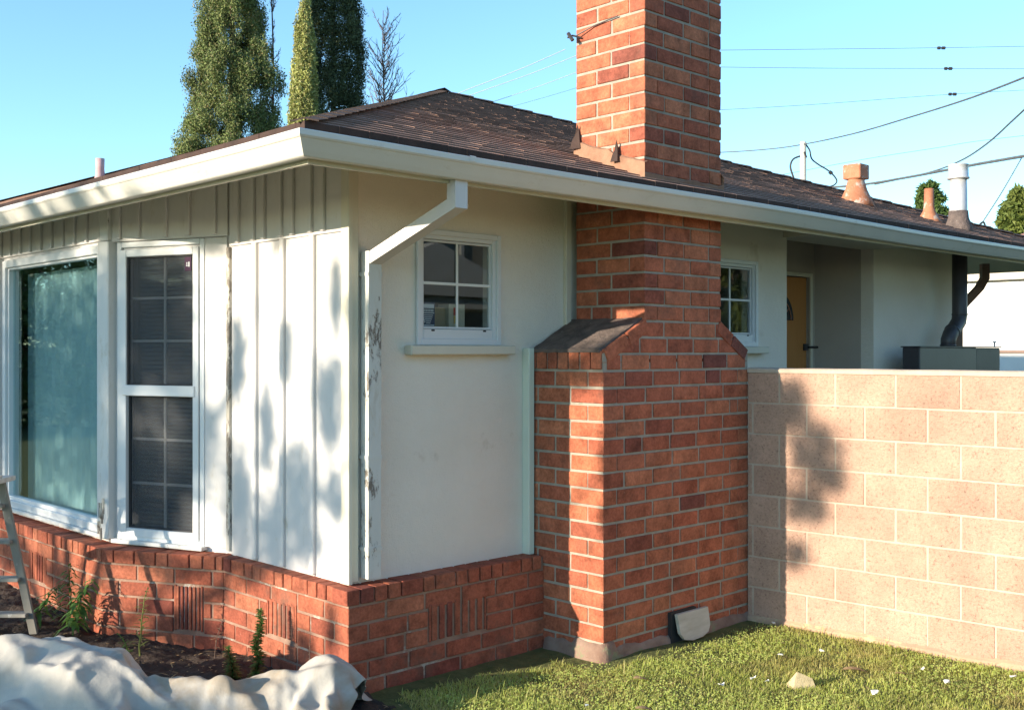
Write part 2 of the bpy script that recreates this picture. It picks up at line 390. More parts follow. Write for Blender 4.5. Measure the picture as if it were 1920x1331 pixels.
# ------------------------------------------------------------------ masonry
CH, BL, JT = .097, .262, .0145       # course height, stretcher length incl. joint, joint
def brick(mb, c, ud, nd, L_, H_, D_, jit=.0012):
    ud = Vector(ud); nd = Vector(nd); up = Vector((0,0,1))
    a = rng.gauss(0,.003); up2 = (up+ud*a).normalized(); ud2 = (ud-up*a).normalized()
    c = Vector(c)+nd*rng.uniform(-.0022,.0018)
    mb.obox(c, (ud2, nd, up2), (L_/2, D_/2, H_/2), .0035, jit)
def brick_face(mb, p0, p1, z0, n, off=0.0, first=None, last=None, depth=.06, holes=(), seed=1, ragged=.0):
    """running bond courses on the vertical face from p0 to p1 (outside on the right-hand side when walking p0->p1)"""
    p0 = Vector((*p0,0)); p1 = Vector((*p1,0)); d = p1-p0; Lt = d.length; d.normalize(); nd = Vector((d.y,-d.x,0))
    for k in range(n):
        z = z0+k*CH; x = 0; odd = k%2
        cuts = [0]
        x = (first[odd] if first else (BL*(.5 if odd else 1.0)))-off
        while x < .03: x += BL
        while x < Lt-.03:
            cuts.append(x+rng.uniform(-.004,.004)); x += BL
            if rng.random() < .06 and x < Lt-.3: x -= BL*.5
        if last: 
            e = Lt-last[odd]
            cuts = [c for c in cuts if c < e-.06]+([e] if last[odd] > .02 else [])
        cuts.append(Lt)
        for a,b in zip(cuts,cuts[1:]):
            segs = [(a,b)]
            for (h0,h1,hz0,hz1) in holes:
                if z+CH*.5 > hz0 and z+CH*.5 < hz1:
                    ns = []
                    for s0,s1 in segs:
                        if s1 <= h0 or s0 >= h1: ns.append((s0,s1)); continue
                        if s0 < h0-.03: ns.append((s0,h0))
                        if s1 > h1+.03: ns.append((h1,s1))
                    segs = ns
            for s0,s1 in segs:
                j0 = 0 if s0 == 0 else JT/2; j1 = 0 if s1 == Lt else JT/2
                L_ = s1-s0-j0-j1
                if L_ < .02: continue
                c = p0+d*(s0+j0+L_/2)-nd*(depth/2); c.z = z+CH/2
                brick(mb, c, d, nd, L_, CH-JT*rng.uniform(.85,1.1), depth)

# ================================================================== GROUND
def sheet(name, x0, x1, y0, y1, z, m, nx=2, ny=2, hf=None):
    mb = MB(); vs = []; fs = []
    for j in range(ny+1):
        for i in range(nx+1):
            x = x0+(x1-x0)*i/nx; y = y0+(y1-y0)*j/ny
            vs.append((x,y,z+(hf(x,y) if hf else 0)))
    for j in range(ny):
        for i in range(nx):
            a = j*(nx+1)+i; fs.append((a,a+1,a+nx+2,a+nx+1))
    mb.add(vs, fs); o = mb.build(name, m, smooth=True); tag(o, kind='structure'); return o
tag(sheet('ground', -600, 900, -600, 900, -.03, M_lawn), 'bare earth under the lawn stretching to the horizon', 'ground')
def lawn_h(x,y): return .018*mnoise.noise(Vector((x*1.7,y*1.7,0)))+.008*mnoise.noise(Vector((x*7,y*7,3)))
tag(sheet('lawn', 2.2, 6.2, -1.5, 4.6, .0, M_lawn, 110, 150, lawn_h), 'mown green lawn in front of the brick chimney', 'lawn')
def bed_h(x,y): return .03*mnoise.noise(Vector((x*3,y*3,1)))+.022*mnoise.noise(Vector((x*13,y*13,5)))+.012*mnoise.noise(Vector((x*30,y*30,8)))+max(0,(y-6))*.03
tag(sheet('planting_bed', .9, 3.3, 4.25, 10.5, .012, M_soil, 110, 260, bed_h), 'dark soil bed below the brick base', 'planting bed')
tag(sheet('street', -26, -15, -300, 300, -.02, M_street), 'asphalt street across from the house', 'street')

# ================================================================== HOUSE
house = thing('house', (3.33,4.7,0), 'single storey cream house with red brick base, brown hip roof and bay window', 'house')
ZS, ZT, ZB = .545, 2.93, 2.79       # top of brick ledge, soffit
def wall_panel(mb, p0, p1, z0, z1, holes=(), th=.12):
    p0 = Vector((*p0,0)); p1 = Vector((*p1,0)); d = p1-p0; Lt = d.length; d.normalize(); nd = Vector((d.y,-d.x,0))
    us = sorted({0,Lt,*[h[0] for h in holes],*[h[1] for h in holes]}); zs = sorted({z0,z1,*[h[2] for h in holes],*[h[3] for h in holes]})
    def pt(u,z,k): q = p0+d*u-nd*k; return (q.x,q.y,z)
    for a,b in zip(us,us[1:]):
        for c,e in zip(zs,zs[1:]):
            mu,mz = (a+b)/2,(c+e)/2
            if any(h[0]<mu<h[1] and h[2]<mz<h[3] for h in holes): continue
            mb.quad(pt(a,c,0),pt(b,c,0),pt(b,e,0),pt(a,e,0)); mb.quad(pt(b,c,th),pt(a,c,th),pt(a,e,th),pt(b,e,th))
    for (a,b,c,e) in holes:
        mb.quad(pt(a,c,0),pt(a,c,th),pt(b,c,th),pt(b,c,0)); mb.quad(pt(a,e,th),pt(a,e,0),pt(b,e,0),pt(b,e,th))
        mb.quad(pt(a,c,th),pt(a,c,0),pt(a,e,0),pt(a,e,th)); mb.quad(pt(b,c,0),pt(b,c,th),pt(b,e,th),pt(b,e,0))
    mb.quad(pt(0,z0,th),pt(0,z0,0),pt(0,z1,0),pt(0,z1,th)); mb.quad(pt(Lt,z0,0),pt(Lt,z0,th),pt(Lt,z1,th),pt(Lt,z1,0))
XW, YW = 3.33, 4.70
X1, X2, X3, YR = 7.53, 8.93, 10.55, 5.28
# stucco side wall
W1 = (3.80,4.39,1.83,2.425); W2 = (6.47,7.085,1.83,2.425)
s = MB()
wall_panel(s, (XW+.012,YW), (X1,YW), .02, ZT, [(W1[0]-XW-.012,W1[1]-XW-.012,W1[2],W1[3]),(W2[0]-XW-.012,W2[1]-XW-.012,W2[2],W2[3])])
wall_panel(s, (X1,YW+.001), (X1,YR), .02, ZT)
wall_panel(s, (X2,YW), (X3,YW), .02, ZT)
wall_panel(s, (X3,YW+.001), (X3,20), .02, ZT)
stw = s.build('stucco_wall', M_stucco, house)
s = MB()
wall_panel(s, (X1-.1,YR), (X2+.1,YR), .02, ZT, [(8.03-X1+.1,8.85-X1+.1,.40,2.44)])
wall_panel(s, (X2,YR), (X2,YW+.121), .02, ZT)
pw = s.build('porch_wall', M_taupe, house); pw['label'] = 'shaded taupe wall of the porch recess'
s = MB(); s.box(X1-.3,X2+.1,YW-.5,YR,.0,.40); s.build('porch_step', M_conc, house)
# front siding: wall, battens, upper band
A, B, C2, D2 = (XW,5.92), (2.975,6.82), (2.98,8.76), (XW,9.62)
s = MB()
wall_panel(s, (XW,20), D2, ZS-.02, ZT, th=.10)
wall_panel(s, D2, C2, ZS-.02, ZB, [(.2,.86,.6,2.4)], th=.10)
NWL = math.hypot(A[0]-B[0],A[1]-B[1])
def ab(sv, off=0, base=A, to=B):   # point along the bay side measured from A
    d = Vector((to[0]-base[0],to[1]-base[1],0)).normalized(); n_ = Vector((-d.y,d.x,0)) 
    return Vector((base[0],base[1],0))+d*sv+n_*off
wall_panel(s, C2, B, ZS-.02, ZB, [(.09,C2[1]-B[1]-.10,.62,2.425)], th=.10)
wall_panel(s, B, A, ZS-.02, ZB, [(NWL-.865,NWL-.215,.60,2.40)], th=.10)
wall_panel(s, A, (XW,YW+.012), ZS-.02, ZT, th=.10)
def plank(mb, p, d, n_, w, z0, z1, t, bev=.003, lean=0):
    c = Vector(p)+Vector(n_)*(t/2); c.z = (z0+z1)/2
    mb.obox(c, (Vector(d), Vector(n_), Vector((0,0,1))), (w/2,t/2,(z1-z0)/2), bev)
NF = Vector((-1,0,0)); DY = Vector((0,1,0))
for y in (5.01,5.31,5.607):
    plank(s, (XW,y,0), DY, NF, .040, ZS+.01, 2.40, .030, .006)
for y in (4.89,5.01,5.19,5.31,5.49,5.607,5.78):
    plank(s, (XW-.0225,y,0), DY, NF, .034, 2.41, ZT-.005, .020)
# boards with small steps between them
for i,(y0,y1) in enumerate(((4.72,5.0),(5.0,5.3),(5.3,5.6),(5.6,5.9))):
    plank(s, (XW,(y0+y1)/2,0), DY, NF, y1-y0-.006, ZS+.0, 2.41, .006+.003*(i%2), .002)
plank(s, (XW,(4.72+5.9)/2,0), DY, NF, 1.17, 2.395, ZT-.002, .022, .003)        # upper band proud
# bay side boards & band
dAB = Vector((B[0]-A[0],B[1]-A[1],0)).normalized(); nAB = Vector((-dAB.y,dAB.x,0))
if nAB.x > 0: nAB = -nAB
plank(s, ab(NWL/2), dAB, nAB, NWL-.01, 2.46, ZB-.002, .022)
for t in (.1,.3,.48,.7,.86): 
    q = ab(t)+nAB*.0225; plank(s, q, dAB, nAB, .034, 2.475, ZB-.005, .018)
plank(s, ab(.10), dAB, nAB, .17, ZS+.03, 2.455, .012)
dBC = Vector((C2[0]-B[0],C2[1]-B[1],0)).normalized(); nBC = Vector((-dBC.y,dBC.x,0))
mid = Vector(((B[0]+C2[0])/2,(B[1]+C2[1])/2,0))
plank(s, mid, dBC, nBC, C2[1]-B[1], 2.475, ZB-.002, .016)
for k in range(10):
    q = Vector((*B,0))+dBC*(.1+k*.2)+nBC*.0165; plank(s, q, dBC, nBC, .03, 2.485, ZB-.005, .018)
sid = s.build('board_siding', M_white, house); sid['label'] = 'white painted vertical board siding with narrow battens'
# corner boards
s = MB()
plank(s, (XW-.001,4.695+.0,0), DY, NF, .07, ZS+.005, ZT-.003, .026)
plank(s, (XW+.012,4.70,0), Vector((1,0,0)), Vector((0,-1,0)), .075, ZS+.012, ZT-.003, .022)
s.build('corner_board', M_cream, house)
s = MB(); plank(s, (XW-.004,5.905,0), DY, NF, .035, ZS+.02, 2.39, .024); s.build('corner_board', M_peel2, house)['label'] = 'weathered dark corner strip beside the bay'
s = MB()
plank(s, (4.625,YW,0), Vector((1,0,0)), Vector((0,-1,0)), .045, ZS+.0, 1.785, .06)
s.build('edge_strip', M_green, house)
s = MB(); plank(s, (4.985,YW,0), Vector((1,0,0)), Vector((0,-1,0)), .045, 1.9, ZT-.002, .03); s.build('edge_strip', M_cream, house)
# bay posts
s = MB()
bis = (nAB+nBC).normalized(); dbis = Vector((-bis.y,bis.x,0))
c = Vector((*B,0))+bis*.004; c.z = (ZS+2.47)/2+.01
s.obox(c, (dbis,bis,Vector((0,0,1))), (.058,.045,(2.47-ZS-.03)/2), .006)
c_top = Vector((*B,0))+bis*.004; c_top.z = (2.47+ZB)/2; s.obox(c_top, (dbis,bis,Vector((0,0,1))), (.045,.04,(ZB-2.47)/2), .004)
bp = s.build('bay_post', M_trim, house)
s = MB()
for k in range(7):
    q = c+bis*.047+dbis*rng.uniform(-.045,.045); q.z = .60+k*.03
    s.obox(q, (dbis,bis,Vector((0,0,1))), (rng.uniform(.008,.018),.002,rng.uniform(.02,.05)), .001)
s.build('rotten_patch', M_peel2, bp)
s = MB(); c2 = Vector((*C2,0)); s.obox((c2.x-.01,c2.y+.02,(ZS+2.47)/2), AXW, (.05,.045,(2.47-ZS)/2), .006); s.build('bay_post', M_trim, house)

def frame_rect(mb, O, d, n_, u0, u1, z0, z1, w_, t, o_=0, bev=.003, wb=None, wt=None):
    """rectangular frame of bars; outer size u0..u1 z0..z1; thickness t outwards from offset o_"""
    wb = wb or w_; wt = wt or w_
    O = Vector((O[0],O[1],0)); d = Vector(d); n_ = Vector(n_); up = Vector((0,0,1))
    def bar(a,b,c,e):
        q = O+d*((a+b)/2)+n_*(o_+t/2); q.z = (c+e)/2
        mb.obox(q, (d,n_,up), ((b-a)/2,t/2,(e-c)/2), bev)
    bar(u0,u0+w_,z0,z1); bar(u1-w_,u1,z0,z1); bar(u0+w_,u1-w_,z0,z0+wb); bar(u0+w_,u1-w_,z1-wt,z1)
def slab(mb, O, d, n_, u0, u1, z0, z1, o0, o1, bev=0):
    O = Vector((O[0],O[1],0)); d = Vector(d); n_ = Vector(n_)
    q = O+d*((u0+u1)/2)+n_*((o0+o1)/2); q.z = (z0+z1)/2
    mb.obox(q, (d,n_,Vector((0,0,1))), ((u1-u0)/2,abs(o1-o0)/2,(z1-z0)/2), bev)

# --- picture window on the bay front
OB = (B[0],B[1]); u0, u1 = .09, C2[1]-B[1]-.10
win = MB(); frame_rect(win, OB, dBC, nBC, u0-.015, u1+.03, .595, 2.45, .055, .022, .004, wb=.05)
frame_rect(win, OB, dBC, nBC, u0+.005, u1-.005, .63, 2.42, .042, .05, -.045)
wf = win.build('picture_window', M_vinyl, house)
g_ = MB(); slab(g_, OB, dBC, nBC, u0+.04, u1-.04, .665, 2.385, -.032, -.026); g_.build('pane', M_glassb, wf)
g_ = MB(); slab(g_, OB, dBC, nBC, u0-.03, u1+.04, .568, .594, -.02, .05, .004); g_.build('sill', M_trim, wf)
# --- narrow double hung window on the bay side
d_, n_ = dAB, nAB; O_ = A
win = MB(); frame_rect(win, O_, d_, n_, .185, .885, .575, 2.455, .035, .018, .0)
frame_rect(win, O_, d_, n_, .225, .85, .60, 2.405, .045, .045, -.02, wb=.05)
slab(win, O_, d_, n_, .25, .83, 1.485, 1.552, -.015, .035, .004)
wf = win.build('hung_window', M_vinyl, house)
g_ = MB(); frame_rect(g_, O_, d_, n_, .262, .815, 1.54, 2.372, .022, .02, -.006); frame_rect(g_, O_, d_, n_, .262, .815, .64, 1.498, .022, .02, -.02)
g_.build('sash', M_black, wf)
g_ = MB(); slab(g_, O_, d_, n_, .27, .81, 1.55, 2.37, -.05, -.044); slab(g_, O_, d_, n_, .27, .81, .65, 1.49, -.05, -.044); g_.build('pane', M_glass, wf)
g_ = MB(); slab(g_, O_, d_, n_, .28, .80, 1.56, 2.36, .002, .004); slab(g_, O_, d_, n_, .28, .80, .66, 1.485, -.012, -.010); g_.build('insect_screen', M_screen, wf)
g_ = MB()
for z in (1.83,2.10): slab(g_, O_, d_, n_, .27, .81, z-.008, z+.008, -.043, -.032)
slab(g_, O_, d_, n_, .532, .548, 1.55, 2.37, -.0425, -.0335)
for z in (.93,1.21): slab(g_, O_, d_, n_, .27, .81, z-.008, z+.008, -.043, -.032)
slab(g_, O_, d_, n_, .532, .548, .65, 1.49, -.0425, -.0335)
g_.build('muntin', M_munt, wf)
g_ = MB(); slab(g_, O_, d_, n_, .17, .90, .553, .578, -.01, .06, .004); g_.build('sill', M_trim, wf)
# --- the two small four pane windows in the stucco
EX = Vector((1,0,0)); NS = Vector((0,-1,0))
def small_window(x0, x1, z0, z1):
    O = (0,YW)
    win = MB()
    frame_rect(win, O, EX, NS, x0-.022, x1+.022, z0-.03, z1+.02, .03, .02, .0, wb=.035)
    frame_rect(win, O, EX, NS, x0+.004, x1-.004, z0+.0, z1-.002, .03, .05, -.045, wb=.06)
    wf = win.build('small_window', M_vinyl, house)
    g_ = MB(); frame_rect(g_, O, EX, NS, x0+.034, x1-.034, z0+.062, z1-.034, .012, .02, -.03, .002); g_.build('sash', M_vinyl, wf)
    g_ = MB(); slab(g_, O, EX, NS, x0+.04, x1-.04, z0+.066, z1-.04, -.026, -.021); g_.build('pane', M_glass, wf)
    g_ = MB(); xm = (x0+x1)/2+.0; zm = (z0+z1)/2+.02
    slab(g_, O, EX, NS, xm-.008, xm+.008, z0+.067, z1-.04, -.0195, -.012, .002); slab(g_, O, EX, NS, x0+.04, x1-.04, zm-.008, zm+.008, -.020, -.0125, .002)
    g_.build('muntin', M_munt, wf)
    g_ = MB(); slab(g_, O, EX, NS, x0-.10, x1+.10, z0-.085, z0-.031, .0, .065, .006); g_.build('sill', M_cream, wf)
    for xx in (x0+.10,x1-.10): g_ = MB(); slab(g_, O, EX, NS, xx-.012, xx+.012, z0+.048, z0+.058, .0, .008, .002); g_.build('weep_cap', M_black, wf)
small_window(*W1); small_window(*W2)

# --- porch door
dr = MB(); yd = YR+.03
dr.box(8.045,8.835,yd,yd+.04,.405,2.43)
door = dr.build('door', M_door, house)
dr = MB(); n0 = 14; pts = [(8.40+.20*math.cos(math.pi*k/n0), 2.04+.235*math.sin(math.pi*k/n0)) for k in range(n0+1)]
dr.add([(x,yd-.012,z) for x,z in pts]+[(x,yd-.001,z) for x,z in pts], [tuple(range(n0+1)), tuple(range(2*n0+1,n0,-1))]+[(i+1,i,n0+1+i,n0+2+i) for i in range(n0)]+[(0,n0,2*n0+1,n0+1)])
dr.build('fanlight', M_nglass, door)
dr = MB(); pts2 = [(8.40+.155*math.cos(math.pi*k/n0), yd-.016, 2.04+.17*math.sin(math.pi*k/n0)) for k in range(n0+1)]; dr.tube(pts2,.005,6)
for k in (3,7,11): dr.tube([(8.40,yd-.016,2.05), (8.40+.155*math.cos(math.pi*k/n0), yd-.016, 2.04+.17*math.sin(math.pi*k/n0))], .004, 5)
dr.build('fanlight_bar', M_rust, door)
dr = MB(); frame_rect(dr, (0,YR), EX, NS, 7.99, 8.87, .38, 2.47, .035, .02, 0); dr.build('door_frame', M_cream, house)
dr = MB(); dr.tube([(8.80,yd-.002,1.80),(8.80,yd-.06,1.80),(8.92,yd-.065,1.80)], .010, 8); dr.lathe((8.80,yd-.012,1.77),[(.025,0),(.025,.06)],10); dr.build('handle', M_black, door)

# --- brick base
core = MB(); e = .007
base_pts = [(6.3,YW-.125),(3.24,YW-.125)]
Cb, Db, Eb, Fb = (3.24,5.84), (2.83,6.60), (2.83,8.95), (3.24,9.72)
inner = [(3.24+e,YW-.125+e),(4.7,YW-.125+e),(4.7,YW+.05),(XW+.06,YW+.05),(XW+.06,20),(3.24+e,20),(Fb[0]+e,Fb[1]),(Eb[0]+e,Eb[1]-.003),(Db[0]+e,Db[1]+.003),(Cb[0]+e,Cb[1]+.002)]
cc = MB(); cc.prism([(x,y) for x,y in inner], -.1, ZS-.012)
core_o = cc.build('mortar_bed', M_mortarb, house)
bb = MB(); z0 = ZS-.085-5*CH
vs_h = [(3.774-3.24,4.195-3.24,.18,.40)]
brick_face(bb, (3.24,4.575), (4.665,4.575), z0, 5, first=(BL-.02,.13), depth=.08, holes=vs_h)
vf_h = [(5.84-5.357,5.84-5.058,.18,.40)]
brick_face(bb, Cb, (3.24,4.575+.0), z0, 5, last=(.02+JT*0,.13), depth=.075, holes=vf_h)
vb_h = [(.52,.72,.08,.36)]
brick_face(bb, Db, Cb, z0, 5, depth=.06, holes=vb_h)
brick_face(bb, Eb, Db, z0, 5, depth=.06, holes=[(1.15,1.45,.18,.40)])
brick_face(bb, Fb, Eb, z0, 5, depth=.06)
brick_face(bb, (3.24,20), Fb, z0, 5, depth=.06)
# rowlock cap
def rowlock(mb, p0, p1, depth, zt=ZS, h=.078, proud=.006):
    p0 = Vector((*p0,0)); p1 = Vector((*p1,0)); d = p1-p0; Lt = d.length; d.normalize(); nd = Vector((d.y,-d.x,0)); x = 0
    while x < Lt-.02:
        wv = rng.choice((.088,.092,.085,.15,.09)); wv = min(wv, Lt-x)
        c = p0+d*(x+wv/2)+nd*proud-nd*(depth/2); c.z = zt-h/2
        brick(mb, c, d, nd, wv-.010, h, depth); x += wv
rowlock(bb, (3.225,4.575), (4.64,4.575), .135)
rowlock(bb, Cb, (3.24,4.685), .125); rowlock(bb, Db, Cb, .16); rowlock(bb, Eb, Db, .16); rowlock(bb, Fb, Eb, .14); rowlock(bb, (3.24,20), Fb, .12)
bbo = bb.build('brick_base', M_brickbase, house)
led = MB(); led.prism([(3.255,4.595),(4.64,4.595),(4.64,YW+.02),(XW+.04,YW+.02),(XW+.04,9.6),(3.0,8.8),(2.99,6.86),(XW+.04,5.95),(XW+.0,5.86),(3.3,5.86),(2.86,6.62),(2.86,8.93),(3.28,9.7),(3.255,5.84)][:3]+[(XW+.04,YW+.02),(XW+.04,5.96),(3.03,6.86),(3.03,8.8),(XW+.04,9.6),(3.28,9.7),(2.86,8.93),(2.86,6.61),(3.255,5.86)], ZS-.035, ZS-.006)
led.build('ledge_mortar', M_slate, house)
def clay_vent(O, d, n_, u0, u1, z0, z1, k):
    m = MB(); slab(m, O, d, n_, u0+.004, u1-.004, z0+.004, z1-.004, -.05, -.022); v = m.build('vent_brick', M_black, house)  # black slab stands in for the shade between the slats
    m = MB(); nn = k; ww = (u1-u0-.03)/nn
    for i in range(nn): 
        a = u0+.018+i*ww; slab(m, O, d, n_, a, a+ww*.66, z0+.006, z1-.006, -.022, .002+rng.uniform(-.002,.002), .003)
    slab(m, O, d, n_, u0, u0+.016, z0, z1, -.022, .0, .002); slab(m, O, d, n_, u1-.014, u1, z0, z1, -.022, .0, .002)
    m.build('slat', M_brickbase, v)
clay_vent((3.24,4.575), EX, NS, 3.774-3.24, 4.195-3.24, .185, .39, 7)
clay_vent((3.24,4.575), DY, NF, 5.058-4.575, 5.357-4.575, .185, .39, 6)
dDC = Vector((Cb[0]-Db[0],Cb[1]-Db[1],0)).normalized(); clay_vent(Db, dDC, Vector((dDC.y,-dDC.x,0)), .52, .72, .09, .36, 6)
clay_vent((Db[0],Db[1]), DY, NF, 8.95-1.45-6.60, 8.95-1.15-6.60, .185, .39, 6)

# --- chimney (a part of the house)
CX0, CX1, CY = 4.66, 6.11, 4.10
SX0, SX1, SY = 5.03, 5.80, 4.10
ch = MB(); q = .006
ch.box(CX0+q, CX1-q, CY+q, YW+.02, -.1, 1.70)
ch.box(SX0+q, SX1-q, SY+q+.0015, 4.66-q, 1.72, 4.9)
for (xa,xb,za,zb) in ((CX0+q,SX0+.04,1.70,1.955),(CX1-q,SX1-.04,1.70,1.955)):
    ya, yb = CY+q, YW-.004
    ch.add([(xa,ya,1.703),(xb,ya,1.703),(xb,ya,zb-.012),(xa,ya,za+.05),(xa,yb,1.703),(xb,yb,1.703),(xb,yb,zb-.012),(xa,yb,za+.05)], [(0,1,2,3),(5,4,7,6),(4,0,3,7),(1,5,6,2),(3,2,6,7),(0,4,5,1)])
chim = ch.build('chimney', M_mortar, house)
cb = MB(); HB = .118
n1 = 18; zb0 = -.0
def ring(z0, n, x0, x1, yf, yb, par=0):
    for k in range(n):
        z = z0+k*CH; odd = (k+par)%2
        zc = z+CH/2; hh = CH-JT
        def run(a, b, f):
            cuts = [a]; x = a+f
            while x < b-.05: cuts.append(x+rng.uniform(-.004,.004)); x += BL*(1 if rng.random() > .05 else .62)
            cuts.append(b); return cuts
        # front face (normal -y)
        fx0 = x0 if odd == 0 else x0+HB; fx1 = x1 if odd else x1-HB
        cs = run(fx0, fx1, BL*(.72 if odd == 0 else 1))
        for a,b in zip(cs,cs[1:]):
            j0 = 0 if a == x0 else JT/2; j1 = 0 if b == x1 else JT/2
            brick(cb, ((a+j0+b-j1)/2, yf+HB/2, zc), EX, NS, b-a-j0-j1, hh*rng.uniform(.97,1.02), HB)
        # sides
        for sd,(xx,own) in enumerate(((x0,odd == 1),(x1,odd == 0))):
            sy0 = yf if own else yf+HB
            cs = run(sy0, yb, BL)
            for a,b in zip(cs,cs[1:]):
                if b-a < .04: continue
                j0 = 0 if a == yf else JT/2; j1 = JT/2
                cx = xx+HB/2 if sd == 0 else xx-HB/2
                brick(cb, (cx, (a+j0+b-j1)/2, zc), DY, (-1,0,0) if sd == 0 else (1,0,0), b-a-j0-j1, hh*rng.uniform(.97,1.02), HB)
ring(.004, 17, CX0, CX1, CY, YW-.005)
zs = .004+17*CH                      # 1.649
# shoulder courses, narrowing
brs = zs
for k in range(3):
    z = zs+k*CH; a = CX0+(0.03,.13,.32)[k]; b = CX1-(.03,.11,.27)[k]
    x = a; 
    while x < b-.03:
        L_ = min(BL if rng.random() > .1 else BL/2, b-x)
        if x == a: L_ = (.13,.20,.24)[k]
        brick(cb, (x+L_/2, CY+HB/2+(.001*k), z+CH/2), EX, NS, L_-JT, CH-JT, HB); x += L_
for (xa,xb) in ((CX0,SX0+.01),(CX1,SX1-.01)):
    sgn = 1 if xb > xa else -1; d = Vector((xb-xa,0,.19)); Lt = d.length; d.normalize()
    up = Vector((-d.z*sgn,0,d.x*sgn)); 
    x = 0
    for L_ in (Lt*.52,Lt*.48):
        c = Vector((xa,CY-.004+.06,1.775))+d*(x+L_/2)-up*.045; x += L_
        cb.obox(c, (d,Vector((0,-1,0)),up), ((L_-JT)/2,.06,.039), .0035, .0015)
# header row at the top of the narrow sides
for k in range(-1,6):
    for xx in (CX0+.05,CX1-.05): cb.obox((xx, CY+.137+.088*k+(.001 if k>=0 else .003), zs+CH*.5+.013), AXW, (.056,.0385,.053), .0035, .0015)
ring(zs+3*CH, 28, SX0, SX1, SY, 4.66, 1)
for k in range(1,3):
    z = zs+k*CH
    for xx in (SX0+HB/2,SX1-HB/2):
        for a,b in ((4.22,4.45),(4.45,4.655)): brick(cb, (xx,(a+b)/2,z+CH/2), DY, (-1,0,0) if xx < 5.4 else (1,0,0), b-a-JT, CH-JT, HB)
# corbelled top
for k,o in enumerate((.03,.06,.06)):
    z = zs+31*CH+k*CH; cb.obox(((SX0+SX1)/2,(SY+4.66)/2,z+CH/2), AXW, ((SX1-SX0)/2+o,(4.66-SY)/2+o,CH/2-.004), .004)
cb.build('chimney_brick', M_brick, chim)
for (xa,xb) in ((CX0-.012,SX0+.0),(CX1+.012,SX1-.0)):
    s = MB(); nx, ny = 10, 12; vs = []; fs = []
    for j in range(ny+1):
        for i in range(nx+1):
            t = i/nx; x = xa+(xb-xa)*t; y = CY+.02+(YW-.04+.03*t-CY-.02)*j/ny
            z = 1.778+.187*t+.006*mnoise.noise(Vector((x*20,y*20,0)))
            vs.append((x,y,z))
    for j in range(ny):
        for i in range(nx):
            a = j*(nx+1)+i; fs.append((a,a+1,a+nx+2,a+nx+1) if xb > xa else (a,a+nx+1,a+nx+2,a+1))
    m0 = len(vs); vs2 = [(x,y,z-.02) for x,y,z in vs]
    fs2 = [tuple(m0+i for i in reversed(f)) for f in fs]
    def edge(i,j): return (i,j,j+m0,i+m0)
    fe = [edge(i+1,i) for i in range(nx)]+[edge(j*(nx+1),(j+1)*(nx+1)) for j in range(ny)]
    s.add(vs+vs2, fs+fs2+fe); s.build('shoulder_cap', M_slate, chim)
# mortar wash and flashing where shaft meets the roof
RU = .035                       # roof sits a little above the gutter lip
ZR0, SL = 2.745+RU, .362           # shingle top plane: z = ZR0 + SL*(y-3.95)
s = MB()
for side in (0,1):
    x = SX0-.014 if side == 0 else SX1+.014
    ys = np.linspace(SY-.012, 4.66, 9); vs = []
    for y in ys:
        zr = ZR0+SL*(y-3.95)
        vs += [(x,y,zr-.05),(x,y,zr+.045+.025*mnoise.noise(Vector((y*9,x,0)))),(x+(.03 if side == 0 else -.03),y,zr+.06)]
    s.add(vs, [f for i in range(8) for f in ((i*3,i*3+1,i*3+4,i*3+3) if side else (i*3,i*3+3,i*3+4,i*3+1),(i*3+1,i*3+2,i*3+5,i*3+4) if side else (i*3+1,i*3+4,i*3+5,i*3+2))])
xs = np.linspace(SX0-.014, SX1+.014, 12); vs = []
for x in xs: vs += [(x,SY-.013,ZR0-.03),(x,SY-.013,ZR0+.035+.025*mnoise.noise(Vector((x*9,2,0)))),(x,SY+.03,ZR0+.06)]
s.add(vs, [f for i in range(11) for f in ((i*3,i*3+3,i*3+4,i*3+1),(i*3+1,i*3+4,i*3+5,i*3+2))])
M_wash = surf('mortar_wash', (.22,.11,.07), (.33,.20,.13), 7, .95, 40, .8, .008, stain=((.16,.11,.08),5,.60))
s.build('mortar_wash', M_wash, chim)
s = MB()   # bent flashing pieces
def flap(mb, P, w_, h_, tw):
    x,y = P; z = ZR0+SL*(y-3.95)
    a = Vector((x,y,z-.01)); d = Vector((math.cos(tw),math.sin(tw),0)); n_ = Vector((-d.y,d.x,0))
    pts = [(0,0),(w_,0),(w_*.95,h_*.5),(w_*.8,h_*.8),(w_*.72,h_),(w_*.35,h_*.55),(w_*.1,h_*.35)]
    v0 = [a+d*u+Vector((0,0,1))*v+n_*(.02*math.sin(v*20)) for u,v in pts]; v1 = [p+n_*.004 for p in v0]; n = len(pts)
    mb.add(v0+v1, [tuple(range(n)),tuple(range(2*n-1,n-1,-1))]+[(i,n+i,n+(i+1)%n,(i+1)%n) for i in range(n)])
for fa in (((4.985,4.665), .07, .15, R(-70)), ((4.985,4.33), .05, .13, R(-80))): s = MB(); flap(s, *fa); s.build('bent_flashing', M_edge, chim)

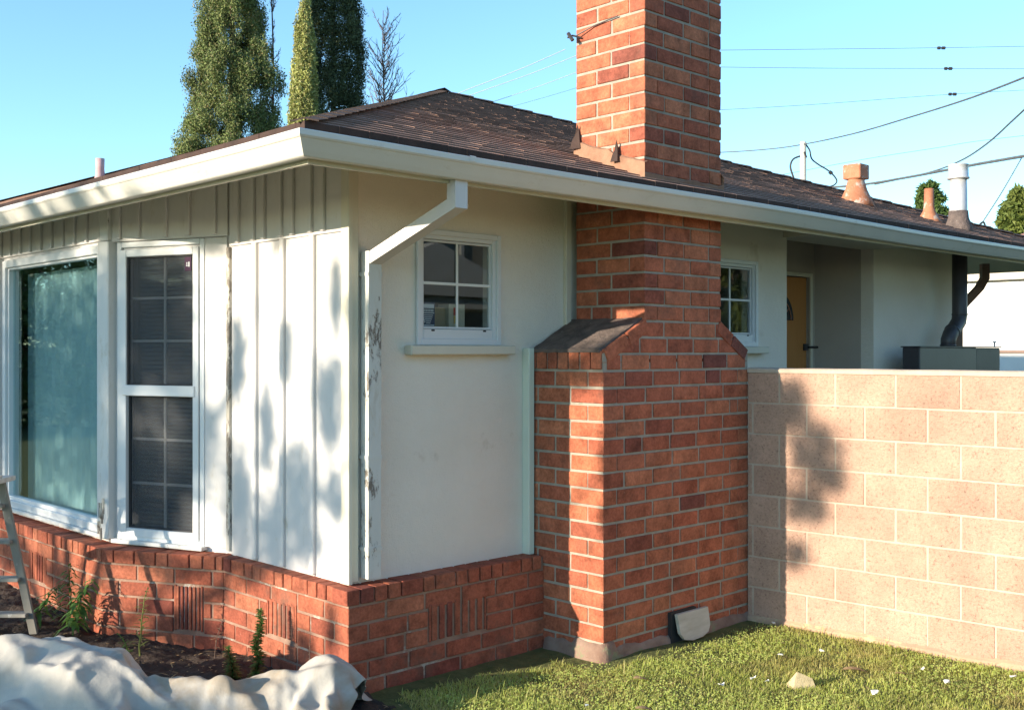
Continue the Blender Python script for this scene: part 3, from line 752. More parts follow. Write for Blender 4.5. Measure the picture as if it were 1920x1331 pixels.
# --- roof
EX0, EY0, EX1, EY1 = 2.58, 3.95, 12.6, 23.0
PKX, PKY = (EX0+EX1)/2, EY0+(EX1-EX0)/2
HZ = SL*(EX1-EX0)/2; zr = 2.70+RU
s = MB()
vs = [(EX0,EY0,zr),(EX1,EY0,zr),(EX1,EY1,zr),(EX0,EY1,zr),(PKX,PKY,zr+HZ),(PKX,EY1,zr+HZ+.14)]
vs += [(x,y,z-.07) for x,y,z in vs]
s.add(vs, [(0,1,4),(1,2,5,4),(3,0,4,5),(7,6,10),(8,7,10,11),(6,9,11,10),(0,6,7,1),(1,7,8,2),(3,9,6,0),(2,8,11,5),(5,11,9,3)])
roof = s.build('roof', M_edge, house)
s = MB(); zq = zr-.072; dz_ = .008
vs = [(EX0+.02,EY0+.02,zq),(EX1-.02,EY0+.02,zq),(EX1-.02,EY1-.02,zq),(EX0+.02,EY1-.02,zq),(PKX,PKY,zq+HZ-.007),(PKX,EY1-.02,zq+HZ+.13)]; vs += [(x,y,z-.01) for x,y,z in vs]
s.add(vs, [(0,1,4),(1,2,5,4),(3,0,4,5),(7,6,10),(8,7,10,11),(6,9,11,10),(0,6,7,1),(1,7,8,2),(3,9,6,0),(2,8,11,5),(5,11,9,3)])
s.build('soffit', M_cream, house)
s = MB(); s.box(X1-.05,X2+.05,EY0+.12,YW+.10,2.66,2.715); s.build('porch_header', M_cream, house)
s = MB()
s.box(EX0+.03,EX0+.05,EY0+.03,EY1,2.572,2.71); s.box(EX0+.0505,EX1,EY0+.03,EY0+.0495,2.572,2.71)
s.build('fascia', M_cream, house)
sh = MB()
def shingles(kind):
    expo = .105; dz = SL; sl_len = math.hypot(1,SL)
    rows = int(((EX1-EX0)/2)*sl_len/expo)
    for r_ in range(rows+1):
        t0 = r_*expo/sl_len-.02; t1 = t0+expo/sl_len*1.12
        if t1 > (EX1-EX0)/2: t1 = (EX1-EX0)/2
        if kind == 'S': a0,b0,a1,b1 = EX0+max(t0,-.02),EX1-max(t0,0),EX0+t1,EX1-t1
        else: a0,b0,a1,b1 = EY0+max(t0,-.02),EY1,EY0+t1,EY1
        x = a0-rng.uniform(0,.2); 
        wob = rng.uniform(-.0015,.0015)
        while x < b0:
            wd = rng.choice((.12,.16,.2,.24,.3)); xa, xb = x, x+wd-.004; x += wd
            xa0,xb0 = max(xa,a0),min(xb,b0)
            if xb0-xa0 < .01: continue
            xa1,xb1 = max(xa,a1),min(xb,b1)
            if xb1 < xa1: xb1 = xa1 = min(max((xa0+xb0)/2,a1),b1)
            th = rng.uniform(-.0012,.0012); dt = rng.uniform(-.002,.001)+wob
            zl = 2.70+SL*(t0)+.002; zh = 2.70+RU+SL*t1+.002
            tb, ta = t0+dt, t1
            zl = 2.702+RU+SL*tb; 
            if kind == 'S':
                sag = lambda X,t: .007*mnoise.noise(Vector((X*.35,t*.4,0)))
                f = lambda X,t,z: (X,EY0+t,z+sag(X,t))
            else:
                sag = lambda X,t: .012*mnoise.noise(Vector((X*.5,t*.7,4)))+max(0,(X-9))*.010*max(t,0)/5
                f = lambda X,t,z: (EX0+t,X,z+sag(X,t))
            bt = -.02 if r_ == 0 else .004
            vs = [f(xa0,tb,zl+bt),f(xb0,tb,zl+bt),f(xb0,tb,zl+.0125+th),f(xa0,tb,zl+.0125+th),f(xa1,ta,zh+.004),f(xb1,ta,zh+.004)]
            fs = [(0,1,2,3),(3,2,5,4),(0,3,4),(1,5,2)]
            if kind == 'W': fs = [tuple(reversed(q)) for q in fs]
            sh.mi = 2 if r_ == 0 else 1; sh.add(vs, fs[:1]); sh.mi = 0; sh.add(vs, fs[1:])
shingles('S'); shingles('W')
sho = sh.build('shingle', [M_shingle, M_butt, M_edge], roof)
rc = MB()
for i in range(34):       # hip caps, low over the corner
    t = -.02+i*.15; 
    if t > 4.78: break
    p = Vector((EX0+t,EY0+t,2.722+RU+SL*t)); q2 = Vector((EX0+t+.19,EY0+t+.19,2.722+RU+SL*(t+.19)))
    sd = Vector((1,-1,0)).normalized()*.06; dn = Vector((0,0,-.012)); up = Vector((0,0,.007))
    rc.add([p+sd+dn+up,p+up,p-sd+dn+up,q2+sd+dn,q2,q2-sd+dn,p+sd+dn,p,p-sd+dn], [(0,1,4,3),(1,2,5,4),(6,7,1,0),(7,8,2,1)])
for i in range(90):
    y = PKY-.02+i*.155; p = Vector((PKX,y,2.74+RU+HZ+max(0,y-9)*.010)); q2 = p+Vector((0,.2,.0))
    if y > EY1: break
    sd = Vector((.09,0,0)); dn = Vector((0,0,-.030)); up = Vector((0,0,.006))
    rc.add([p+sd+dn+up,p+up,p-sd+dn+up,q2+sd+dn,q2,q2-sd+dn,p+sd+dn,p,p-sd+dn], [(0,1,4,3),(1,2,5,4),(6,7,1,0),(7,8,2,1)])
for i in range(34):
    t = -.02+i*.15
    if t > 4.78: break
    p = Vector((EX1-t,EY0+t,2.722+RU+SL*t)); q2 = Vector((EX1-t-.19,EY0+t+.19,2.722+RU+SL*(t+.19)))
    sd = Vector((-1,-1,0)).normalized()*.085; dn = Vector((0,0,-.030)); up = Vector((0,0,.016))
    rc.add([p-sd+dn+up,p+up,p+sd+dn+up,q2-sd+dn,q2,q2+sd+dn,p-sd+dn,p,p+sd+dn], [(3,4,1,0),(4,5,2,1),(0,1,7,6),(1,2,8,7)])
rc.build('ridge_cap', M_ridge, roof)

# --- gutter
prof = [(.0,2.592),(.060,2.588),(.066,2.592),(.080,2.612),(.096,2.637),(.110,2.658),(.114,2.660),(.120,2.668),(.120,2.690),(.116,2.694),(.111,2.690),(.109,2.668),(.088,2.648),(.070,2.606),(.010,2.602),(.004,2.668),(.0,2.668)]
gx, gy = EX0+.03, EY0+.03
s = MB(); pr = []
ysn = [EY1]+[gy+ (EY1-gy)*(1-k/60) for k in range(1,60)]
vs = []; rows_ = 0
for y in ysn:
    dx = .004*math.sin(y*1.9)+.003*mnoise.noise(Vector((y,0,0)))
    for o,z in prof: vs.append((gx-o+dx*(o/.12), y, z+.004*math.sin(y*.9)))
    rows_ += 1
for o,z in prof: vs.append((gx-o, gy-o, z))
rows_ += 1
for k in range(1,61):
    x = gx+(EX1-gx)*k/60
    for o,z in prof: vs.append((x, gy-o-.003*math.sin(x*2.1)*(o/.12), z+.004*math.sin(x*1.3)*min(1,k/4)))
    rows_ += 1
n = len(prof); fs = []
for i in range(rows_-1):
    for k in range(n): fs.append((i*n+k,(i+1)*n+k,(i+1)*n+(k+1)%n,i*n+(k+1)%n))
s.add(vs, fs); gut = s.build('gutter', M_gutter, house)
s = MB()
def strip(mb, axis, pos):      # seam collar following the profile
    vs = []
    for dd in (-.02,.02):
        for o,z in prof[:10]:
            oo = o*1.02+.002; zz = z-.002 if o < .07 else z
            vs.append((gx-oo, pos+dd, zz) if axis == 'y' else (pos+dd, gy-oo, zz))
    mb.add(vs, [(k,k+1,k+11,k+10) if axis == 'y' else (k+10,k+11,k+1,k) for k in range(9)])
for sa in (('y',8.45),('x',7.1),('x',3.45)): s = MB(); strip(s,*sa); s.build('gutter_seam', M_gutter, gut)
# downspout: outlet, diagonal, vertical
def rect_tube(mb, pts, wx, wd, side=Vector((1,0,0))):
    pts = [Vector(p) for p in pts]; vs = []
    for i,p in enumerate(pts):
        t0 = (p-pts[i-1]).normalized() if i else None; t1 = (pts[i+1]-p).normalized() if i < len(pts)-1 else None
        t = ((t0 or t1)+(t1 or t0)).normalized(); nrm = side.cross(t).normalized()
        k = 1/max(.5,(t.dot(t0 or t1)))
        for a,b in ((-1,-1),(1,-1),(1,1),(-1,1)): vs.append(p+side*(a*wx/2)+nrm*(b*wd/2*k))
    fs = [(i*4+k,i*4+(k+1)%4,i*4+4+(k+1)%4,i*4+4+k) for i in range(len(pts)-1) for k in range(4)]
    fs += [(3,2,1,0),tuple((len(pts)-1)*4+k for k in range(4))]
    mb.add(vs, fs)
s = MB(); rect_tube(s, [(3.445,3.965,2.60),(3.445,3.965,2.475),(3.44,4.63,2.25)], .078, .062)
dsp = s.build('downspout', M_white, gut)
s = MB(); rect_tube(s, [(3.438,4.645,2.29),(3.438,4.645,2.20),(3.438,4.65,.575)], .082, .066)
dsv = s.build('downspout', M_peel, gut); dsv['label'] = 'vertical downspout with peeling white paint'
for z in (2.16,1.2,.72): s = MB(); s.box(3.393,3.483,4.612,4.698,z,z+.02); s.build('strap', M_peel, gut)

# --- vents on the roof (fixed to it)
def rz(x,y): return 2.735+RU+SL*(y-EY0)
x,y = 9.304,5.072; z = rz(x,y)
s = MB()
for k,(w0,zz) in enumerate(((.135,-.02),(.125,.02),(.085,.10),(.065,.17))): pass
def sq(mb, cx, cy, prof_):
    vs = []
    for w0,zz in prof_:
        for a,b in ((-1,-1),(1,-1),(1,1),(-1,1)): vs.append((cx+a*w0,cy+b*w0,zz))
    n = len(prof_)
    mb.add(vs, [(i*4+k,i*4+(k+1)%4,i*4+4+(k+1)%4,i*4+4+k) for i in range(n-1) for k in range(4)]+[(3,2,1,0),tuple((n-1)*4+k for k in range(4))])
s.lathe((x,y,z),[(.17,-.08),(.15,-.03),(.10,.08),(.078,.16),(.074,.20)],18); v = s.build('roof_vent', M_rust, roof, smooth=True)
v['label'] = 'rusty flared vent with a square cap'
s = MB(); s.obox((x,y,z+.245), AXW, (.088,.088,.068), .008); s.build('vent_cap', M_rust, v)
x,y = 10.0,4.70; z = rz(x,y)
s = MB(); s.lathe((x,y,z),[(.13,-.08),(.10,-.03),(.055,.05),(.047,.10),(.043,.26)],16); v = s.build('vent_pipe', M_rust, roof, smooth=True); v['label'] = 'short rusty vent pipe with a flared foot'
x,y = 9.80,4.33; z = rz(x,y)
s = MB(); s.lathe((x,y,z),[(.13,-.10),(.115,-.02),(.085,.06),(.078,.12),(.072,.42)],20); s.lathe((x,y,z),[(.095,.42),(.099,.43),(.088,.44),(.088,.545),(.092,.55)],20)
v = s.build('flue_pipe', M_galv, roof, smooth=True); v['label'] = 'tall pale metal flue with a wider collar'
s = MB(); s.lathe((x,y,z),[(.135,-.10),(.12,-.015),(.09,.065),(.084,.13)],20); s.build('tar_collar', M_slate, v, smooth=True)
s = MB(); s.lathe((7.35,17.2,4.58),[(.10,-.1),(.075,0),(.065,.1),(.07,.27)],14); v = s.build('vent_pipe', surf('pink_vent',(.40,.26,.27),(.48,.33,.34),5,.7), roof, smooth=True); v['label'] = 'small pinkish vent pipe far along the ridge'

# --- interior closing walls
s = MB(); s.box(3.5,X3-.2,8.0,8.1,0,2.85); s.box(6.0,6.1,4.9,7.99,0,2.85); s.box(XW+.1,X3-.1,19.9,20,0,2.9); s.box(XW+.12,X3-.13,5.41,19.8,2.74,2.80)
s.build('interior_wall', M_int, house)
s = MB(); s.box(XW+.07,X3-.13,YR+.14,19.8,.2,.42); s.box(XW+.07,X1-.13,YW+.13,YR+.1,.2,.42); s.build('interior_floor', M_floor, house)

# ================================================================== things in and at the windows
t = thing('window_sticker', tuple(ab(.33)), 'small dark plum sticker in the top right corner of the narrow window', 'sticker')
s = MB(); slab(s, A, dAB, nAB, .295, .345, 2.26, 2.345, .0055, .0075); s.build('sticker_backing', surf('plum_sticker', (.05,.02,.05), (.07,.03,.06), 5), t)
s = MB(); slab(s, A, dAB, nAB, .307, .316, 2.285, 2.315, .0077, .0085); slab(s, A, dAB, nAB, .322, .333, 2.288, 2.297, .0077, .0085); slab(s, A, dAB, nAB, .324, .331, 2.301, 2.312, .0077, .0085); s.build('sticker_print', M_ink, t)
s = MB(); n = 110; vs = []
for k in range(n+1):
    y = 6.95+1.75*k/n; xx = 3.16+.009*math.sin(k*.55)+.005*math.sin(k*1.3)
    vs += [(xx,y,.5),(xx,y,2.36),(xx+.008,y,.5),(xx+.008,y,2.36)]
s.add(vs, [f for k in range(n) for f in ((k*4,k*4+1,k*4+5,k*4+4),(k*4+2,k*4+6,k*4+7,k*4+3))])
tag(s.build('curtain', M_curt, smooth=True), 'pale teal curtain behind the big picture window', 'curtain')
s = MB()
for k in range(64):
    z = .62+k*.0275; q = ab(.54)-nAB*.11; q.z = z
    s.obox(q, (dAB,(nAB+Vector((0,0,.9))).normalized(),(Vector((0,0,1))-nAB*.9).normalized()), (.27,.0125,.0008))
tag(s.build('window_blind', M_blind), 'closed grey slatted blind behind the narrow double hung window', 'blind')
t = thing('window_sign', (3.9,YW+.055,1.95), 'small dark blue and white sticker in the bottom left pane of the small window', 'sticker')
s = MB(); s.box(3.845,3.945,YW+.034,YW+.036,1.905,2.04); s.build('sticker_backing', M_blue, t)
s = MB()
def txt(body, loc, size, mat, name, parent, rot=(R(90),0,0), align='CENTER', ext=.0006):
    cu = bpy.data.curves.new(name, 'FONT'); cu.body = body; cu.size = size; cu.extrude = ext; cu.align_x = align
    o = bpy.data.objects.new(name, cu); COL.objects.link(o); o.rotation_euler = rot
    dg = bpy.context.evaluated_depsgraph_get(); me = bpy.data.meshes.new_from_object(o.evaluated_get(dg)); bpy.data.objects.remove(o)
    me.materials.append(mat); o = bpy.data.objects.new(name, me); COL.objects.link(o); o.rotation_euler = rot
    o.parent = parent; o.location = Vector(loc)-parent.location; return o
s.box(3.852,3.938,YW+.0325,YW+.0338,2.008,2.030); s.box(3.850,3.940,YW+.0325,YW+.0338,1.978,1.984)
for k in range(7): s.box(3.857+k*.0115,3.865+k*.0115,YW+.0325,YW+.0338,1.988,2.002)
s.add([(3.853,YW+.0325,1.970),(3.860,YW+.0325,1.970),(3.875,YW+.0325,1.925),(3.868,YW+.0325,1.925)],[(0,3,2,1)])
for z,wv in ((1.966,.07),(1.955,.06),(1.944,.05),(1.933,.04),(1.922,.03)): s.box(3.897-wv/2,3.897+wv/2,YW+.0325,YW+.0338,z,z+.005)
s.box(3.852,3.94,YW+.0325,YW+.0338,1.908,1.914)
s.build('sticker_print', M_ink, t)
t = thing('box', (4.20,YW+.16,1.83), 'pale box with a red and yellow label standing inside the small window', 'box')
s = MB(); s.obox((4.185,YW+.17,1.965), AXW, (.062,.05,.075), .002); s.build('carton', M_card2, t)
s = MB(); s.box(4.158,4.186,YW+.117,YW+.119,1.975,2.02); s.build('red_label', M_red, t)
s = MB(); s.box(4.160,4.184,YW+.116,YW+.1185,1.925,1.972); s.build('yellow_label', M_yel, t)
s = MB(); s.obox((4.03,YW+.22,1.955), AXW, (.10,.07,.065), .003); tag(s.build('box', M_card), 'brown cardboard box inside the small window, left of the labelled carton', 'box')
s = MB(); s.box(3.75,4.45,YW+.122,YW+.33,1.86,1.885); s.build('inner_shelf', M_ntrim, house)

# ================================================================== block wall
t = thing('block_wall', (6.1,4.09,0), 'pinkish concrete block garden wall running from the chimney towards the viewer', 'wall')
bw = Vector((.07,-1,0)).normalized(); bn = Vector((-1,-.07,0)).normalized()
P0 = Vector((6.0875,4.0935,0)); WL = 5.2; HBk = .2010; t0 = .1066
def bpos(sv, off, z): q = Vector((6.08,4.2,0))+bw*sv+bn*off; return (q.x,q.y,z)
s = MB(); q1 = [bpos(t0,-.003,0),bpos(t0+WL,-.003,0),bpos(t0+WL,-.197,0),bpos(t0,-.197,0)]
s.prism([(a,b) for a,b,_ in q1], -.1, 1.626); s.build('block_mortar', M_cmum, t)
s = MB(); pitch = .383
for k in range(8):
    z0 = 1.628-(k+1)*HBk; st = .336-pitch*4+(pitch/2 if k%2 else 0)
    i = 0
    while True:
        a = st+i*pitch; b = a+pitch; i += 1
        if b <= t0+.02: continue
        if a >= t0+WL: break
        a = max(a,t0-.004); jl = .005
        if k == 7 and rng.random() < .7: jl = .003
        c = Vector(bpos((a+b)/2,-.1,z0+HBk/2))
        s.obox(c+bn*rng.uniform(-.0015,.0015), (bw,bn,Vector((0,0,1))), ((b-a)/2-jl,.1,HBk/2-.0045), .004, .0008)
s.build('block', M_cmu, t)
s = MB(); nn = 60
vs = []
for k in range(nn+1):
    sv = t0+WL*k/nn; zz = 1.655+.004*mnoise.noise(Vector((sv*4,0,0)))
    for o,z in ((.006+.003*mnoise.noise(Vector((sv*9,3,0))),1.6245),(.004,zz-.008),(-.01,zz),(-.19,zz),(-.204,1.6245)): vs.append(bpos(sv,o,z))
s.add(vs, [(k*5+j+5,k*5+j+6,k*5+j+1,k*5+j) for k in range(nn) for j in range(4)]+[(0,1,2,3,4)])
s.build('wall_cap', M_cmum, t)
s = MB(); vs = []
for k in range(nn+1):
    sv = t0+WL*k/nn; h_ = .035+.02*mnoise.noise(Vector((sv*3,9,0)))
    for o,z in ((.03,-.05),(.018+.004*mnoise.noise(Vector((sv*7,3,0))),h_-.01),(-.01,h_+.012)): vs.append(bpos(sv,o,z))
s.add(vs, [(k*3+j+3,k*3+j+4,k*3+j+1,k*3+j) for k in range(nn) for j in range(2)])
s.build('footing', M_foot, t)

# cement smear round the foot of the chimney
s = MB(); vs = []; path = [(CX0-.012,YW-.14),(CX0-.012,CY-.012),(CX1-.02,CY-.012)]; nn = 70
for k in range(nn+1):
    u_ = k/nn*(.46+1.45)
    if u_ < .46: x,y,nx_,ny_ = CX0,YW-.14-u_,-1,0
    else: x,y,nx_,ny_ = CX0+(u_-.46),CY,0,-1
    if abs(u_-.46) < .015: nx_,ny_ = -.75,-.75
    h_ = .055+.035*mnoise.noise(Vector((u_*4,1,0)))+.015*mnoise.noise(Vector((u_*17,1,0)))+(.05 if abs(u_-.40) < .16 else 0)
    for o,z in ((.030,-.06),(.016+.006*mnoise.noise(Vector((u_*9,5,0))),h_*.55),(.004,h_),(-.02,h_+.004)): vs.append((x+nx_*o,y+ny_*o,z))
s.add(vs, [(k*4+j,k*4+j+4,k*4+j+5,k*4+j+1) for k in range(nn) for j in range(3)])
s.build('cement_skirt', surf('cement_smear', (.17,.10,.075), (.29,.20,.155), 7, .95, 50, .9, .008, stain=((.20,.20,.12),6,.58)), chim, smooth=True)
# chimney cleanout flap
t = thing('cleanout_cover', (5.43,4.02,0), 'grey rounded board leaning over the cleanout hole at the foot of the chimney', 'cover')
s = MB(); pts = [(5.265,.165),(5.585,.165),(5.585,.05)]+[(5.50,.005),(5.42,-.02),(5.34,-.01),(5.285,.03),(5.27,.08)]
pts = [(5.275,.175),(5.585,.175),(5.587,.07),(5.56,.03),(5.50,.01),(5.40,.005),(5.32,.02),(5.285,.06)]
n = len(pts); v0 = [(x,4.035+(z-.1)*.16,z) for x,z in pts]; v1 = [(x,y+.022,z) for x,y,z in v0]
s.add(v0+v1, [tuple(range(n-1,-1,-1)),tuple(range(n,2*n))]+[(i,(i+1)%n,n+(i+1)%n,n+i) for i in range(n)])
s.build('board', M_conc, t)
s = MB(); s.box(5.25,5.50,4.075,4.099,.0,.185); s.build('hole_shade', M_black, t)  # solid black block paints the dark inside of the cleanout hole

# ================================================================== duct, box, brown pipe
t = thing('duct', (10.2,4.4,1.8), 'charcoal sheet metal duct bending down from the eave near the end wall', 'duct')
s = MB(); c = [(10.10,4.45,2.75),(10.10,4.45,2.10),(10.08,4.45,2.04),(9.98,4.45,1.97),(9.90,4.45,1.92),(9.86,4.45,1.87),(9.855,4.45,1.78)]
s.tube(c, .068, 20); s.build('pipe', M_dark, t, smooth=True)
for a,b in (((10.10,4.45,2.115),(10.10,4.45,2.10)),((9.95,4.45,1.955),(9.935,4.45,1.945)),((9.855,4.45,1.825),(9.855,4.45,1.81))): s = MB(); s.tube([a,b], .072, 20); s.build('collar', M_dark, t, smooth=True)
t = thing('metal_box', (9.9,4.36,1.2), 'long low charcoal metal box just above the block wall, under the duct', 'metal box')
s = MB(); s.obox((9.66,4.43,1.50), AXW, (.58,.08,.30), .008); s.build('housing', M_dark, t)
s = MB(); s.obox((10.51,4.43,1.50), AXW, (.27,.077,.295), .006); s.build('dark_end_panel', M_darker, t)  # plain end section in a darker tone than the housing
s = MB(); s.box(9.07,10.79,4.34,4.52,1.798,1.808); s.build('lid_rim', M_darker, t)
for xx in (9.1,9.9,10.6): s = MB(); s.tube([(xx,4.43,1.21),(xx,4.43,.0)], .03, 8); s.build('leg', M_darker, t)
s = MB(); s.tube([(10.4,4.25,1.80),(10.4,4.25,1.85)], .008, 6); s.tube([(10.37,4.25,1.85),(10.43,4.25,1.85)], .008, 6); s.build('knob', M_galv, t)
t = thing('downpipe', at(1840,515,11.2), 'brown downpipe slanting under the far end of the eave', 'downpipe')
s = MB(); p = [at(1846,495,11.3),at(1846,522,11.3),at(1836,540,11.35),at(1806,572,11.4),at(1796,584,11.4),at(1796,700,11.4)]
rect_tube(s, p, .075, .075, Vector((FX,FY,0))); s.build('pipe', M_brownm, t)

# ================================================================== stepladder
def rod(mb, a, b, w_, d_, bev=.003):
    a = Vector(a); b = Vector(b); t_ = (b-a).normalized(); sd = Vector((RX,RY,0)); sd = (sd-t_*sd.dot(t_)).normalized(); nn_ = t_.cross(sd)
    mb.obox((a+b)/2, (sd,nn_,t_), (w_/2,d_/2,(b-a).length/2), bev)
t = thing('stepladder', RF(-3.2,6.4,.03), 'short worn grey stepladder standing in the bed at the left edge', 'stepladder')
topz = 1.0
FRr, FRl = -2.925, -3.40; 
for rr,tr_ in ((FRr,-2.985),(FRl,-3.33)):
    s = MB(); rod(s, RF(rr,6.66,.04), RF(tr_,6.36,topz), .05, .022); s.build('rail', M_alu, t)
    s = MB(); rod(s, RF(rr-.0,5.93,.02), RF(tr_,6.26,topz-.02), .035, .02); s.build('rear_leg', M_alu, t)
for z in (.17,.40,.64,.86):
    k = (z-.04)/(topz-.04); ff = 6.66-.30*k; ra = FRr-.06*k; rb = FRl+.07*k
    s = MB(); s.obox(RF((ra+rb)/2,ff-.01,z), ((RX,RY,0),(FX,FY,0),(0,0,1)), (abs(ra-rb)/2,.045,.011), .003); s.build('step', M_alu, t)
s = MB(); s.obox(RF(-3.15,6.31,topz+.02), ((RX,RY,0),(FX,FY,0),(0,0,1)), (.22,.12,.014), .004); s.build('top_tray', M_splat, t)
s = MB(); rod(s, RF(FRl+.03,6.0,.3), RF(FRr-.02,6.0,.3), .02,.02); s.build('brace', M_alu, t)
t = thing('paint_brush', RF(-3.0,6.26,topz+.05), 'paint brush lying on top of the stepladder', 'paint brush')
s = MB(); s.obox(RF(-2.98,6.25,topz+.045), ((RX,RY,0),(FX,FY,0),(0,0,1)), (.04,.035,.010), .004); s.build('bristle', M_splat, t)
s = MB(); s.tube([RF(-3.02,6.25,topz+.045),RF(-3.16,6.27,topz+.05)], [.014,.009], 8); s.build('handle', M_darker, t)

